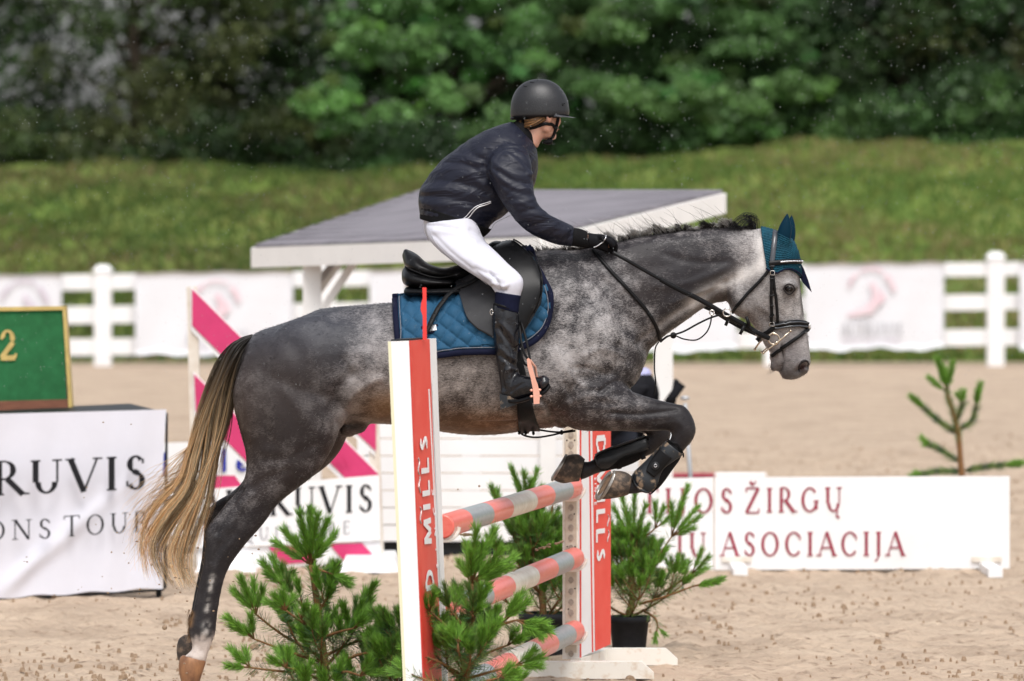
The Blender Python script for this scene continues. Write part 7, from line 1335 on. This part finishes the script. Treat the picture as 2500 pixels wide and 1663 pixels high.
thg = [(1555, 1050, 1560, 1105, .08, -.12), (1520, 1042, 1520, 1100, .08, -.13), (1478, 1045, 1470, 1095, .07, -.14), (1455, 1060, 1448, 1100, .055, -.14), (1440, 1120, 1470, 1120, .05, -.14), (1446, 1240, 1472, 1240, .04, -.14), (1450, 1340, 1474, 1340, .035, -.14)]
arm = [(1520, 935, 1585, 945, .06, -.17), (1500, 990, 1550, 1000, .055, -.22), (1492, 1030, 1530, 1040, .05, -.24), (1480, 1055, 1500, 1070, .04, -.2), (1470, 1075, 1490, 1088, .032, -.17)]
th2 = [(a, b, c, d, e, -f) for a, b, c, d, e, f in thg]; ar2 = [(a - 8, b, c - 8, d, e, -f) for a, b, c, d, e, f in arm]
hnd = [(1472, 1080, 1490, 1096, .03, -.17), (1458, 1090, 1478, 1102, .03, -.16), (1448, 1098, 1460, 1106, .02, -.15)]; shoe = [(1478, 1340, 1478, 1365, .04, -.14), (1450, 1342, 1448, 1367, .045, -.14), (1415, 1352, 1413, 1367, .04, -.14)]
V, Fc = fuse([L2(x, grow=.84) for x in (tor, thg, th2, arm, ar2)] + [L2(hd2), L2(hnd)], .012, 3); mk('body', V, Fc, M_skin, sp, smooth=True)
V, Fc = fuse([L2(x) for x in (tor, arm, ar2)], .012, 3); mk('jacket', V, Fc, M_blk, sp, smooth=True); V, Fc = fuse([L2(x) for x in (thg, th2)], .012, 3); mk('trousers', V, Fc, M_jean, sp, smooth=True)
V, Fc = L2([(1524, 925, 1592, 922, .13, 0), (1532, 908, 1588, 905, .12, 0), (1540, 900, 1578, 898, .08, 0)]); mk('collar', V, Fc, M_lav, sp, smooth=True)
V, Fc = L2([(1516, 880, 1566, 874, .08, 0), (1509, 862, 1564, 852, .092, 0), (1514, 836, 1554, 830, .068, 0), (1528, 828, 1540, 827, .02, 0)]); mk('hair', V, Fc, M_dark, sp, smooth=True)
for x in (shoe, [(a, b, c, d, e, -f) for a, b, c, d, e, f in shoe]): V, Fc = L2(x); mk('shoe', V, Fc, M_lea, sp, smooth=True)
ch = thing('folding_chair', (X_(1600, YP), YP, 0), 'folding chair with black armrests and grey legs behind the forelegs', 'chair')
zf = lambda py: P(1600, py, YP).z
mb = MB(); mb.slab([P(1500, 1105, YP - .24), P(1640, 1098, YP - .24), P(1640, 1108, YP - .24), P(1500, 1114, YP - .24)], (0, .48, 0)); mb.build('seat', M_blk, ch); mb = MB(); mb.slab([P(1622, 1090, YP - .22), P(1650, 930, YP - .22), P(1658, 930, YP - .22), P(1634, 1090, YP - .22)], (0, .44, 0)); mb.build('backrest', M_blk, ch)
for dy in (-.25, .25):
    mb = MB(); mb.tube([P(1626, 985, YP + dy), P(1642, 968, YP + dy), P(1665, 937, YP + dy)], [.02, .028, .028], 10); mb.build('armrest', M_blk, ch, smooth=True)
    for a, b in (((1672, 985), (1700, 1352)), ((1660, 1010), (1520, 1355))): mb = MB(); mb.tube([P(*a, YP + dy), P(*b, YP + dy)], .014, 8); mb.build('leg', M_grey, ch, smooth=True)
    mb = MB(); mb.ball(P(1672, 972, YP + dy), (.03, .02, .015), 10, 6); mb.build('hinge', M_grey, ch, smooth=True)
# ------------------------------------------------------------------ rain and kicked up sand
M_rain = new_mat('rain_drop', (.8, .85, .88), .05, spec=1); M_rain.node_tree.nodes['Principled BSDF'].inputs['Transmission Weight'].default_value = .6
mb = MB()
for i in range(6500):
    y = random.uniform(17, 30); x = random.uniform(-.095, .095) * y; z = random.uniform(-.03, .10) * y + CAMZ - .0; r = random.uniform(.0006, .0013) * y / 24
    if z < .02: continue
    c = np.array([x, y, z]); mb.add([c + (0, 0, r * 2.4), c + (r, 0, 0), c + (0, r, 0), c + (-r, 0, 0), c + (0, -r, 0), c + (0, 0, -r * 1.6)], [(0, 1, 2), (0, 2, 3), (0, 3, 4), (0, 4, 1), (5, 2, 1), (5, 3, 2), (5, 4, 3), (5, 1, 4)])
o = mb.build('rain', M_rain); tag(o, 'fine rain drops falling through the whole scene', 'rain', kind='stuff')
mb = MB(); pts = [(252, 1031), (320, 1036), (212, 1190), (205, 1215), (431, 1293), (334, 1322), (65, 1360), (66, 1372), (59, 1371), (183, 1484), (402, 1532), (398, 1520), (418, 1515), (382, 1511), (336, 1514), (425, 1578), (547, 1559), (570, 1420), (624, 1308), (1118, 1195), (1170, 1187), (495, 1417), (513, 1418), (460, 1402), (415, 1375), (272, 1437), (191, 1440), (340, 1500), (450, 1620), (566, 1497)]
for k in range(60): pts.append((random.gauss(430, 110), random.gauss(1430, 110)))
for k, (x, y) in enumerate(pts):
    r = random.uniform(.002, .0045) * (2.4 if k in (10,) else 1); c = P(x, y, YH - random.uniform(0, .3)); mb.ball(c, (r * random.uniform(.8, 1.8), r, r * random.uniform(.7, 1.4)), 6, 4)
o = mb.build('flying_sand', M_clod); tag(o, 'grains and clods of sand kicked up behind the hind hooves', 'sand grains', kind='stuff')
